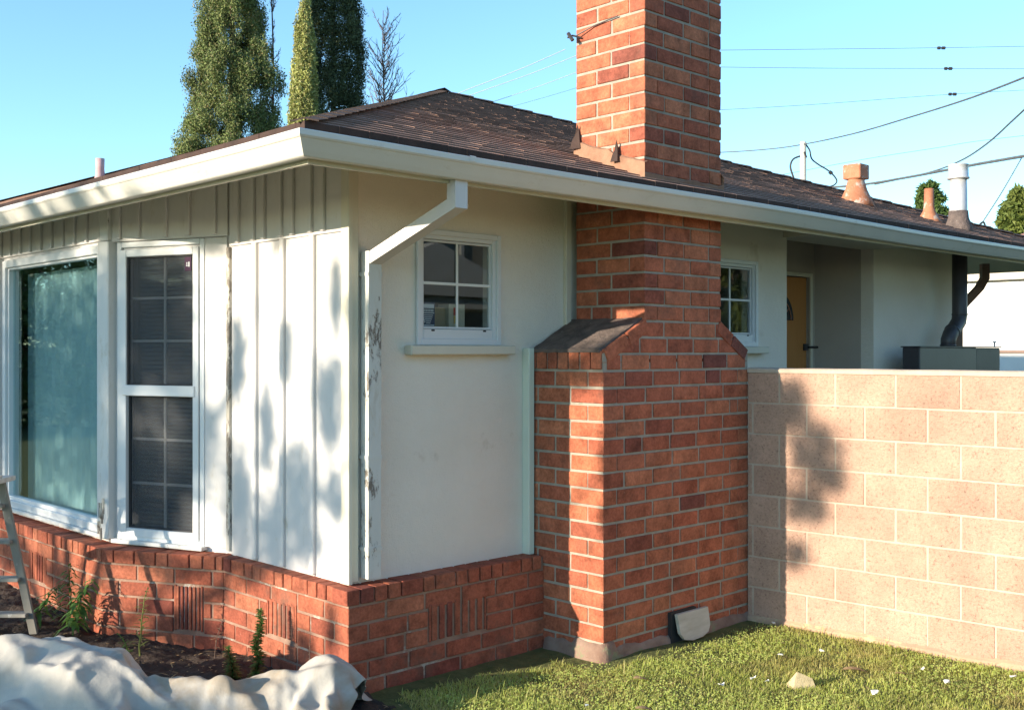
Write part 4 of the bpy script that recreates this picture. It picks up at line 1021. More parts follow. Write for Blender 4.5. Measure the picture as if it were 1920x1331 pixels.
# ================================================================== drop cloth
#CLOTH_BEGIN
# heights and sideways shifts of the cloth's grid, millimetre steps from point to point
CLOTH = [-45,3,5,5,4,1,0,1,3,5,5,5,3,0,0,1,3,2,2,1,-1,-1,1,3,2,2,0,1,-1,0,-2,-1,-21,-2,1,1,0,0,2,4,6,7,6,-7,-7,0,1,0,1,-8,3,-2,-4,-1,0,1,1,0,0,-1,1,0,0,-3,-2,
1,-1,0,3,4,5,4,-24,-1,-2,-2,1,1,3,4,0,-2,1,1,-1,-45,5,5,6,4,0,-1,0,3,5,6,4,3,0,0,2,2,2,2,1,0,0,2,3,2,0,0,0,0,0,-3,-2,-17,-3,2,1,-3,0,1,3,6,6,6,-8,-1,
-1,-2,0,0,-4,2,-1,-2,-1,1,-1,-2,-2,0,0,1,1,1,-1,-1,-1,-3,-1,2,5,5,5,-20,-1,-1,-2,-1,2,2,2,2,-1,0,0,0,-44,4,7,6,4,0,-2,1,2,5,6,4,2,0,0,2,2,3,1,1,0,1,3,
3,2,-2,0,0,0,-2,-1,-3,-12,-4,0,-1,-1,-1,1,3,5,6,4,-6,1,-1,-2,0,-1,-1,-1,0,-1,1,1,0,-4,-6,-2,1,2,3,1,1,0,-2,-5,-4,3,4,5,5,-15,-2,-1,-1,0,1,2,2,0,0,0,0,
0,-44,5,7,7,3,-1,-1,1,3,5,5,3,2,0,1,1,3,2,1,1,0,2,4,4,1,-3,0,0,-1,-7,3,-3,-7,-6,-1,0,-1,-3,1,3,4,5,4,-4,0,-2,0,0,-1,1,-1,0,0,1,2,-3,-3,-9,-4,2,3,3,3,
2,0,-1,-8,-3,2,4,4,4,-10,-2,-2,0,1,1,1,1,0,-1,0,1,1,-44,5,8,6,4,0,-1,1,3,4,5,3,1,0,1,2,3,2,1,0,0,3,4,5,2,-4,-1,-1,0,-12,3,-2,1,-10,0,-2,-3,0,1,3,3,4,
2,-2,-1,0,0,1,0,-1,0,0,1,2,1,-3,-4,-8,-9,2,5,3,4,4,1,-4,-8,0,1,3,3,2,-5,-2,0,0,0,1,-1,-1,0,0,1,2,1,-44,6,8,6,4,0,0,1,3,4,4,3,0,0,0,3,3,2,1,-1,1,3,5,6,
2,-5,-2,0,-4,-13,3,0,2,-9,2,-2,-3,0,1,2,2,3,1,0,-1,0,1,0,-1,0,0,1,1,2,-2,-2,-1,-6,-12,0,5,6,3,2,1,-6,-3,1,1,2,1,1,-2,0,0,0,0,-3,-2,0,0,1,2,3,3,-42,6,
7,6,4,1,-1,2,3,4,4,2,0,-1,1,2,3,2,1,-1,0,4,5,7,2,-4,-4,-1,-7,-10,1,4,0,-6,0,0,-2,0,0,2,1,2,0,0,0,1,-1,0,-1,0,0,2,3,1,-4,-1,0,-3,-9,-8,6,6,3,1,0,-1,-2,
0,0,1,1,0,0,0,0,1,-4,-3,-2,0,0,2,3,3,4,-40,6,7,6,3,1,0,2,3,4,3,2,0,-2,1,1,4,2,-1,0,1,3,6,6,4,-2,-8,0,-5,-10,-3,4,0,-2,0,0,-1,0,0,0,2,0,0,0,0,-1,0,-1,
0,0,0,3,3,1,-5,-1,0,-1,-6,-7,2,5,3,1,-1,0,0,0,0,1,0,0,1,1,0,-2,-4,0,-6,-1,0,4,3,4,3,-38,6,7,6,3,1,0,1,3,4,3,2,0,-2,0,1,3,2,-1,0,1,3,5,7,4,-2,-8,0,-6,
-4,-5,1,1,1,-2,0,0,0,0,1,0,0,0,-2,0,-2,0,0,0,-1,1,3,4,-1,-5,0,-1,-2,-1,-3,-1,3,2,1,0,0,0,1,1,0,-1,-1,2,-1,-1,-3,-1,0,-8,0,0,4,4,3,3,-35,6,7,5,3,1,0,1,
3,4,3,1,0,-1,-1,0,2,2,-1,0,0,2,6,6,4,-1,-7,-1,-5,-7,1,0,1,1,-1,0,0,0,0,0,1,-1,1,-4,-1,-3,1,0,-2,-1,2,3,4,-3,-3,1,-4,-3,-2,2,3,2,1,0,0,1,1,3,1,-1,-4,
-1,2,1,-5,3,-3,-4,-4,-1,0,4,4,1,2,-31,5,6,6,2,1,0,1,3,3,3,1,0,0,-2,-1,2,2,-2,-2,0,3,6,6,4,-1,-6,-4,-6,-1,1,2,-1,1,0,-1,1,0,1,0,-1,-1,0,-3,-4,-3,1,-1,
-2,-3,2,4,5,-1,-3,-2,-5,-2,1,3,3,2,1,0,0,3,3,2,0,-3,-5,-1,3,2,-5,3,0,-6,-2,-1,-2,4,3,0,1,-28,5,6,5,2,1,0,1,3,3,2,1,-1,0,-2,-1,1,0,-1,-3,1,3,5,6,4,0,
-5,-5,-3,1,1,1,0,-1,0,0,1,1,1,-2,-1,-3,1,-2,-2,-8,0,-1,-2,-2,0,4,5,0,-1,-7,-1,1,2,3,2,1,0,1,1,4,3,2,-2,-1,-7,-3,4,3,-5,3,2,-2,-4,-2,0,2,1,0,0,-25,5,6,
5,1,1,0,1,3,3,1,0,-2,-1,1,-2,-1,2,-2,-3,1,2,5,5,4,-1,-3,-2,0,1,0,0,0,-1,-1,0,1,1,1,-1,-7,-1,2,0,-1,-13,0,-1,-1,-4,0,5,4,1,-2,-3,0,2,2,3,1,0,1,1,2,3,4,
1,-1,-2,-7,-5,4,3,-2,2,2,-2,-2,-1,-1,2,-1,-1,0,-21,4,6,4,1,0,1,1,2,3,2,-2,-1,1,-1,-3,0,3,-5,-4,1,3,5,4,3,0,-2,0,0,1,1,0,0,0,-1,1,2,0,0,0,-10,-3,3,1,
-1,-16,0,1,-2,-5,1,4,2,2,-1,0,1,2,3,1,0,0,0,2,4,4,3,1,-3,-1,-7,-5,3,3,3,-2,1,-1,-2,-1,2,-3,-1,0,0,-18,4,5,4,1,0,1,1,3,2,-1,0,-2,1,0,-3,1,1,-5,-3,1,2,
4,4,2,0,0,0,2,1,1,0,0,-1,0,1,3,2,0,-2,-12,-5,3,2,0,-15,-2,1,-4,-2,1,3,3,1,0,0,2,2,2,1,-1,-1,1,2,4,4,3,-1,-1,-1,-3,-4,0,2,3,-1,0,0,-1,-1,-3,-1,-1,0,1,
-15,4,5,3,1,0,1,1,2,0,1,-1,-2,-1,2,-3,2,2,-6,-2,0,2,4,3,2,0,0,1,2,2,1,0,-2,0,1,1,3,4,-2,-2,-9,-10,3,3,-1,-11,-5,0,-1,-1,1,2,1,1,0,0,2,2,2,0,0,-2,-1,4,
4,4,4,-1,-1,-1,-2,-1,-1,0,2,-1,-1,0,0,-3,-2,1,-1,-1,0,-12,4,4,3,1,0,1,1,0,1,0,-3,-2,-1,3,-2,3,2,-4,-4,1,2,3,3,1,0,0,2,2,2,0,-1,-1,1,1,2,4,2,-3,-1,-6,
-12,0,5,-1,-7,-7,-1,0,1,-1,0,2,-1,0,1,2,2,2,0,-1,-3,-1,4,5,4,4,0,-2,-3,-2,1,1,0,1,0,-2,0,-3,-1,1,0,-3,-2,1,-7,3,3,3,0,0,1,1,2,1,-4,-3,-6,0,4,1,3,2,-2,
-4,0,2,3,2,0,0,1,2,2,3,-1,-2,-1,1,2,2,4,2,-4,-1,-6,-12,0,5,0,0,-12,-1,0,0,0,1,0,-1,0,-1,3,2,3,-2,-3,-2,1,3,4,4,4,2,-3,-4,0,0,1,0,1,0,-1,-2,-1,1,2,0,
-7,-4,0,-4,2,4,2,1,-1,1,2,3,0,-3,-6,-9,-1,5,4,4,0,0,-2,-1,2,1,2,0,0,0,3,3,2,1,-2,-3,1,1,3,4,2,-5,-1,-4,-12,-1,5,2,0,-12,-1,0,0,1,0,-3,0,1,-3,3,2,3,-1,
-3,-2,0,3,4,4,2,2,-1,-3,0,0,1,1,0,-1,-1,-1,1,3,2,-6,-8,-6,-2,-6,5,5,2,1,0,1,3,2,-4,-7,-1,-10,-2,5,6,4,1,-1,-1,0,0,3,1,-1,0,0,3,3,3,-1,-1,-3,1,-1,3,5,
2,-4,-1,-3,-10,-2,4,0,0,-7,-1,0,1,1,-1,-5,-1,1,-5,5,4,-2,0,-1,-3,1,3,4,2,2,1,0,-1,0,0,1,0,0,0,0,0,2,2,-5,-5,-6,-8,-4,-2,4,4,2,0,0,2,3,2,-5,-9,-2,-10,
-1,6,5,4,1,-1,-1,0,3,2,0,-1,1,0,1,2,3,0,-2,-1,0,-1,1,5,2,-3,-1,-2,-6,-4,3,0,-1,-3,-1,1,2,1,-3,-4,-3,-1,-1,2,2,0,0,-3,0,2,2,3,2,1,0,0,1,0,0,0,1,-1,0,1,
1,2,-1,-9,-6,-2,-10,-4,2,5,2,1,0,0,2,3,-1,-9,-6,-2,-10,0,6,6,3,1,-1,-1,3,3,1,0,-2,1,2,-2,2,3,1,-2,-1,1,-3,-1,5,1,-1,-2,-3,-6,1,2,0,-1,0,0,1,2,0,-3,-3,
-7,-4,4,1,1,0,0,0,0,1,2,2,1,1,0,0,1,0,0,1,0,0,-1,1,2,3,-2,-12,-6,-2,-10,-7,4,5,2,-1,0,1,2,3,-2,-11,-6,-4,-8,2,6,5,3,0,-1,2,4,4,2,-3,-4,2,2,-1,2,2,1,
-2,-2,0,-2,-1,4,1,-2,-3,-2,-2,2,1,0,0,0,1,2,1,-3,0,-4,-10,-4,3,5,0,-1,1,0,1,1,2,1,0,1,0,0,1,0,1,0,0,0,-2,2,3,4,-6,-14,-4,-2,-11,-7,7,1,1,1,0,1,1,3,-3,
-12,-3,-3,-6,0,6,4,2,0,1,3,4,4,2,-4,-3,-1,3,1,-1,1,0,-1,-2,1,-2,1,2,1,-4,-2,0,0,1,0,0,0,1,1,3,0,-2,-1,-3,-9,-6,2,4,1,0,0,1,0,2,1,1,0,0,0,1,1,1,0,1,-1,
0,0,0,3,3,-9,-13,-3,-3,-9,-10,4,3,2,-1,-1,0,4,3,-4,-12,-2,-4,-4,1,6,3,2,0,2,3,5,3,2,-3,-5,-3,4,3,0,-3,1,-1,-1,0,0,1,0,1,-2,-2,0,0,0,0,0,1,1,2,3,2,-5,
0,-5,-10,-5,3,3,2,0,0,0,1,2,1,0,0,0,1,1,1,0,1,0,0,-4,-2,2,5,3,-12,-12,-1,-5,-10,-9,4,3,1,-2,-5,1,5,5,-4,-11,-2,-6,-3,5,5,3,1,0,2,4,5,2,0,0,-6,-4,3,5,
2,-5,1,0,0,-3,0,2,-1,1,-2,-1,-1,1,0,0,0,0,2,3,4,1,-5,-1,-6,-10,-3,3,3,1,0,1,0,2,1,1,-1,0,0,1,3,2,-1,0,0,0,-7,-3,2,5,4,-14,-10,-1,-11,-8,-4,5,0,-1,-2,
-2,-1,4,6,-3,-9,-3,-6,1,5,4,2,0,1,3,2,4,2,1,-1,-4,-4,2,3,1,-2,1,0,0,0,0,0,-1,-1,-2,0,0,0,0,0,-1,0,3,4,4,1,-5,-3,-11,-5,2,2,1,1,0,0,2,1,1,0,-1,-1,0,2,
4,1,-1,0,0,0,-4,-8,3,4,3,-14,-7,-2,-8,-12,-2,1,1,-2,-4,0,1,3,5,-1,-7,-3,-4,4,4,2,2,-1,0,4,3,3,0,1,-1,-1,-2,-1,1,1,0,0,0,0,0,-1,0,-1,-1,-1,-1,1,0,2,-3,
0,0,3,4,4,0,-4,-8,-6,0,0,1,0,0,0,2,2,1,1,-1,-1,-3,-1,4,3,1,1,0,-1,0,-2,-12,3,3,3,-12,-6,-2,-5,-14,-3,-1,0,-3,-5,0,3,3,4,2,-4,-7,2,4,4,1,0,-2,2,3,4,3,
-1,-1,-2,-2,0,1,1,-1,0,0,0,0,0,0,-1,-1,-1,0,0,0,2,0,-1,-3,0,4,4,4,-1,-4,-5,-4,-2,1,0,-1,-2,1,2,3,2,-1,-1,-1,-1,-6,4,5,-1,4,1,-2,-1,0,-14,3,2,3,-10,-5,
0,-8,-13,-2,-4,-1,-5,-2,0,4,3,4,0,-1,-2,2,4,3,0,0,-3,2,3,3,3,-1,-3,-3,0,0,1,1,0,0,0,0,0,0,0,-1,-3,-1,1,2,2,-1,1,-3,-1,0,3,4,3,0,-5,-4,-3,1,1,-4,-5,1,
2,3,2,1,-1,0,0,-1,-9,3,4,0,4,2,-1,-1,-6,-7,2,1,3,-5,-6,-1,-10,-10,0,-7,-2,-4,-1,2,3,4,2,0,-1,1,4,4,2,-2,-1,-1,2,2,2,2,-1,-3,-1,0,1,0,0,0,0,0,1,0,0,-2,
-2,-2,-1,3,3,4,-3,0,-3,0,1,2,3,2,-1,-4,-2,1,-2,-5,-7,-1,2,3,5,2,2,-3,0,0,-1,-12,3,3,1,6,1,0,-1,-7,-1,-3,0,2,-1,-4,-3,-13,-3,0,-11,0,-4,0,3,3,3,1,0,1,
3,5,4,0,-2,-1,-1,2,1,2,-1,-1,-1,0,0,0,0,0,0,1,0,1,0,0,-2,-3,-3,0,3,5,4,-2,-2,-3,0,2,2,3,0,-2,-1,1,0,-9,-9,-3,0,3,5,5,5,3,-6,-1,0,-1,-9,-2,1,4,5,1,2,
-2,-2,-4,-5,-1,2,1,-1,-12,-4,0,0,-11,-4,1,2,2,2,2,0,0,3,5,4,2,-1,-2,-2,2,1,1,1,-1,-1,0,0,-1,-1,-1,1,1,1,3,0,0,-1,-2,-2,-7,2,4,5,4,-1,-2,-2,-2,3,3,1,0,
-1,0,0,-5,-14,-4,-2,1,3,6,6,4,2,-1,-4,-1,0,-6,-6,0,4,4,3,0,-1,-5,-2,-2,-1,1,0,-2,-6,-1,-1,-1,-11,-2,1,1,3,2,-1,-1,2,4,5,3,1,-1,-1,0,1,1,0,0,0,0,1,-2,
-1,-2,-3,1,2,3,3,3,-3,-1,-1,-2,-10,4,3,6,3,1,-2,-4,2,3,2,0,-1,-1,-1,-4,-11,-5,-2,-2,0,4,6,6,4,4,-7,-1,-2,-3,0,-6,-1,3,3,3,1,-2,-3,-2,-2,-1,0,0,-2,-1,
-1,-1,-16,-11,-1,1,3,3,-1,-1,-3,3,5,6,2,0,-1,0,1,1,1,-1,0,1,1,-1,-1,-1,-4,-6,2,3,4,4,3,-2,-2,-1,-1,-10,3,4,5,3,0,0,-2,2,2,1,0,-3,-1,-1,-3,-15,-2,-2,
-1,1,2,7,6,4,3,-7,0,-4,-3,0,-4,1,0,3,2,0,0,-2,0,-3,-1,0,0,-1,-1,1,-12,-11,-10,0,2,1,1,0,-1,-4,4,6,5,2,0,0,1,1,1,0,-2,0,2,-1,-1,1,-2,-7,-4,1,3,4,5,4,3,
-4,-4,0,-9,3,3,4,3,0,-1,1,2,2,0,-2,-1,-5,3,-6,-13,0,-1,-5,2,3,6,5,3,2,-4,-3,-1,0,-2,-2,-1,0,2,0,1,-1,-1,-2,-1,0,0,0,1,0,-4,-8,-7,-9,2,1,-1,0,0,0,-1,2,
6,4,2,0,1,1,2,1,0,-4,-1,3,2,-3,0,-4,-7,-2,1,2,5,4,4,3,-1,-6,0,-3,-1,4,3,1,0,0,1,2,2,0,-2,-6,-3,2,1,-16,-1,-2,-3,2,4,4,4,2,1,-2,-2,0,0,0,-2,-3,1,0,-1,
0,-1,0,-1,0,0,0,0,1,2,-3,-5,-7,-7,3,1,-3,-1,0,1,0,4,4,3,0,1,2,2,2,0,0,-5,-3,4,3,1,-5,-1,-4,-7,1,2,4,5,3,3,0,-4,-1,-1,0,1,3,0,0,1,2,2,1,1,-1,-11,-5,2,
4,-11,-2,-4,-1,2,3,3,2,1,0,0,0,0,0,-2,-1,-1,0,-1,0,0,0,0,0,-2,-1,0,1,1,3,1,-1,-11,-5,2,0,-3,0,0,-1,4,5,3,1,0,1,2,2,2,0,0,-6,-5,4,3,-1,0,-3,-2,-6,2,1,
3,4,2,2,0,-2,-1,0,2,1,1,0,0,0,3,3,1,1,-2,-12,-8,2,3,-1,-6,0,-3,2,2,2,0,0,0,0,1,1,0,-1,-3,-1,0,0,0,1,0,1,-1,-3,-2,0,2,3,-1,-1,0,-1,-3,3,0,-4,-1,1,3,2,
4,2,0,1,2,1,2,1,0,0,-6,-6,5,2,-1,-1,-1,-1,-4,1,2,2,2,1,1,0,-1,0,1,1,1,0,0,1,1,3,3,2,-1,-3,-11,-10,1,2,1,-4,0,0,1,1,1,-1,0,0,1,2,1,-1,-5,-1,-1,1,1,2,0,
0,1,-2,-6,-1,1,3,3,3,-3,-4,-6,-2,4,0,-3,-2,2,3,3,2,1,0,2,4,4,-2,-2,0,0,-2,-7,4,1,1,-2,-3,-1,0,1,1,1,1,0,1,0,0,0,1,1,0,0,1,1,3,2,2,1,-1,-6,-10,-6,-1,0,
0,0,0,0,1,1,1,-3,-1,0,3,3,0,-4,-3,-1,0,0,3,3,2,-1,-1,-8,-2,0,1,3,3,3,-3,-2,-8,0,4,-1,-1,-1,2,3,3,1,0,-2,2,6,5,-1,-6,-1,1,2,-2,-4,2,0,-2,-1,-1,0,1,1,0,
0,0,0,1,0,1,0,1,0,0,0,3,2,2,2,0,-1,-4,-8,-7,-4,-2,0,0,1,2,1,1,0,-4,-3,1,4,3,2,-2,-5,-1,-2,2,3,3,2,-3,-5,-5,-1,1,1,2,4,3,-2,-8,-8,3,3,-1,-1,1,2,3,2,1,
-3,-2,1,6,6,0,-6,-1,0,1,1,-3,0,0,-1,0,0,1,0,0,0,-1,-2,0,1,1,0,1,0,0,0,0,3,4,1,-1,-1,-1,-2,-4,-7,-7,-4,0,0,2,3,1,0,-1,-2,-6,0,6,5,3,-2,-3,-5,0,1,4,5,1,
-9,-1,-6,0,0,2,0,4,3,-1,-4,-7,7,1,0,0,0,2,3,2,0,-3,-5,1,6,5,1,-3,-3,0,0,1,0,0,0,0,1,0,1,0,0,-1,-6,-1,0,1,2,1,0,0,-1,-1,2,3,4,2,0,-3,-6,0,-3,-5,-6,-4,
-2,0,3,2,0,0,0,-3,-7,1,6,6,4,2,-2,-7,-3,2,5,6,-2,-12,-2,-1,0,0,0,-1,5,2,-3,-5,-6,12,0,-1,-1,3,5,-1,1,-5,-4,-1,1,4,4,0,-1,-2,0,1,0,0,0,1,1,2,1,1,0,-1,
-9,-2,-2,0,2,3,2,-1,0,0,-3,2,3,4,1,0,-2,-1,-5,-1,-6,-6,-4,-1,1,-1,1,2,0,0,-9,-2,3,5,6,5,1,0,-2,-5,2,4,0,0,-12,-1,0,0,0,-1,-1,4,2,-5,-6,-9,17,-3,0,0,4,
5,-1,-2,-7,-4,2,1,2,1,1,-1,0,0,0,0,0,1,1,1,3,3,1,-2,-7,-4,-2,-5,-1,4,4,2,-1,-1,-1,-2,3,3,2,1,-1,-1,-2,-2,-3,-6,-5,-4,0,4,3,-1,-2,-2,0,-4,-4,1,5,5,3,2,
1,-1,-1,-1,-1,1,1,-10,0,0,0,0,0,-2,3,0,-2,-11,-11,16,0,0,0,6,3,0,-4,-3,-5,2,1,-1,-1,0,1,1,0,0,0,-1,0,2,3,1,3,1,-6,-5,-4,1,-7,-2,4,5,3,-1,-2,-1,0,2,2,
2,-2,-1,-1,-2,-3,-3,-5,-6,-2,1,5,5,2,-2,-5,-3,-1,-2,0,4,3,3,2,0,-1,0,-5,-1,3,1,-6,0,0,-1,1,-1,1,0,0,-2,-9,-13,19,-1,0,-3,7,6,-1,-3,-1,-2,0,0,-5,-3,0,
1,1,1,0,-2,0,1,3,3,4,-3,-1,-2,-6,-1,0,-9,-3,5,4,3,1,-1,-2,0,2,3,0,-3,-4,-1,-2,-3,-3,-8,-3,0,3,5,5,0,-1,-1,-4,1,1,1,-2,2,1,1,1,-1,-2,-4,2,2,0,-3,1,-1,
0,1,0,0,-1,-2,-1,-5,-11,22,-2,-1,-2,5,5,2,-1,-5,1,2,-5,-8,-3,1,1,2,1,-2,-1,0,3,3,4,3,-3,0,-5,-2,-1,1,-11,-4,5,4,3,1,-2,0,1,1,2,-2,-5,-5,-1,-2,-5,-4,
-5,-1,2,4,5,3,2,0,0,-1,-2,-1,1,1,-1,0,0,0,-1,-1,0,1,1,-1,0,0,-1,1,1,0,1,-1,-1,-5,-2,-7,26,-3,-1,0,1,3,1,0,0,1,1,-9,-12,-2,2,2,1,1,0,-1,1,2,4,4,3,-1,0,
-3,-2,-1,-1,-10,-7,4,4,3,1,-2,0,2,2,1,-3,-4,-10,-1,-2,-4,-3,-2,0,2,4,4,2,1,0,0,0,0,-1,0,0,0,0,0,0,0,1,0,0,0,0,0,0,0,1,2,1,1,-1,-2,-5,-5,-1,30,-2,-1,1,
-1,-1,0,0,1,2,1,-9,-16,-3,3,3,2,1,0,1,0,2,3,4,4,3,0,-1,-2,-3,-5,-9,-7,4,3,2,0,0,1,2,2,1,-3,-8,-11,-2,1,-1,-2,-2,1,2,4,2,1,0,0,0,0,0,0,0,0,0,1,0,1,1,0,
0,0,0,0,0,1,2,2,3,1,0,-1,-2,-11,-6,2,61,-4,-4,-4,-4,-3,-3,-1,-1,-1,0,0,-1,0,0,1,2,2,2,0,2,-2,-1,-2,0,2,2,0,1,1,4,3,-2,-6,-5,-4,-3,-1,-1,1,2,2,2,1,-2,
-3,1,4,3,3,-2,-2,-7,-4,-1,3,5,4,4,3,2,2,7,1,-6,-1,-4,-2,-1,-1,-1,-2,-4,-5,-6,-6,-3,0,3,5,10,-7,-4,-4,-2,61,-4,-4,-5,-4,-3,-2,-1,-1,-1,0,0,-1,0,1,1,2,
1,2,0,0,0,-1,-1,-1,3,2,0,-2,1,5,3,-1,-8,-4,-3,-4,-1,0,1,2,2,1,0,0,-4,1,3,5,3,-2,-2,-5,-3,0,3,4,3,4,1,1,3,2,2,-1,-3,-3,-1,-1,-1,-2,-2,-4,-8,-5,-4,-3,1,
3,4,4,-1,-4,-2,-1,62,-4,-6,-4,-5,-2,-4,0,0,-1,0,0,-1,0,1,1,2,2,1,1,-1,0,-1,0,-1,3,2,0,-3,0,4,5,-2,-7,-6,-3,-3,-1,0,2,2,2,1,0,-2,-1,-1,3,6,1,-1,-2,-3,
-1,1,1,1,7,3,0,0,1,2,3,-1,-6,0,0,-1,-1,-1,-2,-4,-8,-5,-4,-1,1,2,2,2,0,-2,-1,0,63,-5,-5,-6,-4,-4,-2,-1,0,0,0,0,-1,0,1,2,1,2,1,1,-1,0,-1,0,0,-2,6,0,-3,
0,3,5,-1,-7,-6,-4,-3,-1,0,3,2,2,1,0,-2,-3,1,3,5,-1,1,-1,-1,0,0,-3,0,9,5,-1,0,0,2,0,-4,-2,3,-1,-1,0,-1,-1,-3,-7,-5,-3,0,0,1,1,0,0,-2,-1,-1,63,-5,-5,-5,
-5,-4,-2,-1,-1,1,0,0,0,-1,1,2,2,2,1,0,-1,0,-1,0,0,-4,0,3,0,2,3,4,-2,-4,-6,-5,-3,-1,1,1,2,2,2,0,-3,0,1,2,3,0,0,0,-1,0,0,-3,-1,8,7,0,-1,0,0,-1,-4,1,2,
-1,0,-1,0,-1,-2,-5,-3,-2,-1,0,-2,1,0,-2,-2,-3,0,64,-5,-6,-6,-5,-3,-2,-1,0,0,0,0,-1,0,2,1,2,2,1,0,-1,0,-1,0,-1,-4,-3,1,5,3,3,3,0,-4,-6,-4,-4,-1,1,1,2,
2,1,-1,-1,0,2,1,1,1,0,0,0,-1,-3,-2,1,5,9,1,-1,-2,0,-2,-1,1,1,-2,1,0,0,0,-2,-3,-2,-1,-1,-4,2,-1,-1,-3,-4,-2,-3,64,-5,-6,-6,-4,-4,-2,-1,0,0,0,0,-1,0,1,
2,2,2,1,0,-1,0,-1,0,-3,-2,-4,1,4,5,2,2,2,-3,-6,-3,-3,-2,0,1,1,2,0,0,0,1,-1,2,2,1,-1,0,0,-2,-3,-2,1,3,7,6,-1,-2,0,-2,-2,1,2,-1,-1,1,0,0,-2,-2,-1,0,-2,
-2,2,0,-4,-4,-5,-3,-2,64,-5,-6,-6,-4,-4,-2,-1,0,0,0,0,-1,0,1,2,2,1,1,1,-1,0,-1,-1,-2,-3,-4,1,3,5,4,2,2,-3,-4,-4,-2,-2,0,1,0,1,0,-1,0,0,2,2,2,1,-1,-1,
0,-2,-4,-2,2,1,6,6,1,-1,-1,-1,-1,1,1,-1,1,0,0,-1,-2,-1,0,-2,-2,0,4,-2,-5,-5,-5,-3,-2,64,-6,-5,-6,-4,-4,-1,-1,0,0,0,-1,-1,-1,1,2,2,2,1,0,0,-2,0,-1,-1,
-4,-3,1,2,4,4,4,1,-2,-3,-3,-2,-1,-1,1,0,-1,-1,-1,0,1,3,3,2,-2,-1,0,-1,-3,-3,-1,1,-1,4,7,3,1,-1,0,0,1,1,0,0,-1,-1,-1,-2,-4,0,-3,2,1,5,-4,-6,-4,-4,-3,
-2,63,-5,-6,-5,-4,-3,-2,-1,0,0,0,-1,-1,-1,0,1,3,3,1,0,-2,-2,0,-1,0,-3,-3,2,1,2,3,5,1,-1,-2,-2,-1,-1,0,0,0,-2,-2,-2,1,1,4,4,-3,-1,0,1,-1,-4,-3,0,-3,-2,
4,5,6,5,-1,0,1,1,2,1,-1,-4,-2,1,-2,-4,-3,-1,-1,5,2,-6,-3,-2,-4,-3,-1,63,-5,-6,-5,-4,-3,-2,-1,0,0,0,-1,-1,-1,0,1,3,2,-2,0,-1,-2,1,-1,1,-2,-2,1,0,3,3,2,
3,0,-2,-1,0,-1,0,0,-2,-2,-2,-2,0,2,5,0,-1,-4,1,2,0,-3,-3,-3,-5,2,5,6,5,3,0,1,1,2,2,1,-4,-6,2,2,-3,-4,-3,-4,-1,5,2,-4,-3,-2,-3,-3,-1,63,-6,-5,-5,-4,-3,
-2,-1,0,0,0,-1,-2,0,0,1,3,-1,-1,-1,0,0,-1,0,1,-1,-1,-1,2,0,3,3,2,0,0,0,-1,0,0,-5,1,-1,-2,-2,-1,3,3,-1,-2,-2,-1,0,2,0,-2,-7,1,2,4,4,4,3,1,0,2,1,3,-2,
-5,-4,4,3,-2,-5,-3,-5,-4,2,3,1,-4,-1,-3,-2,0,62,-5,-5,-5,-4,-3,-2,-1,0,-1,1,-2,-3,1,1,1,2,-2,0,-1,1,-1,0,0,0,-2,-1,0,0,2,3,2,2,0,1,0,-2,-3,-3,-2,5,1,
-2,-3,-2,4,1,-3,-2,-2,0,1,3,0,-3,-4,1,2,4,4,3,1,1,-1,0,3,2,-2,-3,-5,6,3,-1,-4,-3,-6,-4,0,1,1,-1,0,-4,-1,0,62,-5,-6,-5,-3,-3,-2,-1,0,0,-2,-2,-2,-1,4,1,
0,-1,1,-1,0,0,0,-1,1,-1,-1,0,1,3,2,1,0,-2,2,0,-1,-4,-3,-2,6,2,-2,-3,-2,3,-2,0,-2,-2,0,2,1,0,-2,-1,1,3,4,3,1,2,-2,-1,0,-1,4,-2,-6,0,6,4,0,-3,-6,-3,-5,
-1,2,1,-1,-4,-1,0,0,61,-5,-5,-5,-3,-3,-2,-1,0,-1,-3,-2,-1,-1,4,2,0,-1,0,0,0,0,0,-1,0,0,0,0,2,3,2,0,-2,-3,1,1,0,-3,-3,-3,6,3,-1,-3,-3,2,-2,-1,-5,2,1,2,
0,1,-2,0,3,3,3,2,1,0,-2,0,-2,0,1,-2,-3,0,2,3,4,-1,-6,-2,-3,-2,2,-1,-3,-2,-1,1,-1,61,-5,-5,-5,-3,-3,-2,0,-1,-3,-2,-3,-2,2,3,3,0,-1,0,0,-1,1,-1,0,0,0,0,
2,2,3,1,-1,-2,-3,-2,2,1,-2,-5,-2,5,4,0,-3,-3,1,-1,-4,-3,1,2,1,2,0,0,1,2,4,1,4,0,-1,-1,-2,-1,-1,-2,0,-1,-1,-1,3,3,2,-3,-3,-1,-1,0,-3,-2,-1,-1,0,-1,60,
-5,-5,-4,-3,-3,-2,-1,-3,-2,-1,-7,1,4,3,3,0,-2,0,1,-1,1,0,-1,0,0,1,1,2,4,-2,1,-1,-4,-4,3,1,-2,-5,-2,4,5,1,-3,-4,1,0,-4,-2,-1,1,2,1,1,1,1,2,3,3,3,1,-2,
-1,-2,-2,-1,-1,0,-1,-2,-1,3,1,3,-1,-2,-1,0,-3,-2,-1,-1,-3,-1,2,52,0,-4,-3,-2,-3,-2,-2,-2,-4,-5,-4,3,4,4,2,0,-1,-1,1,0,1,0,-1,0,0,1,0,2,3,1,0,-3,-2,-5,
2,2,-2,-5,-1,3,5,2,-3,-3,-5,4,-2,-2,-1,-2,0,3,2,0,3,1,5,1,4,-1,0,-1,-2,-2,-1,-1,-1,1,-3,0,1,2,1,0,-1,0,-2,-2,0,-1,-2,-7,-1,5,45,3,-2,-2,-2,-2,-2,-3,
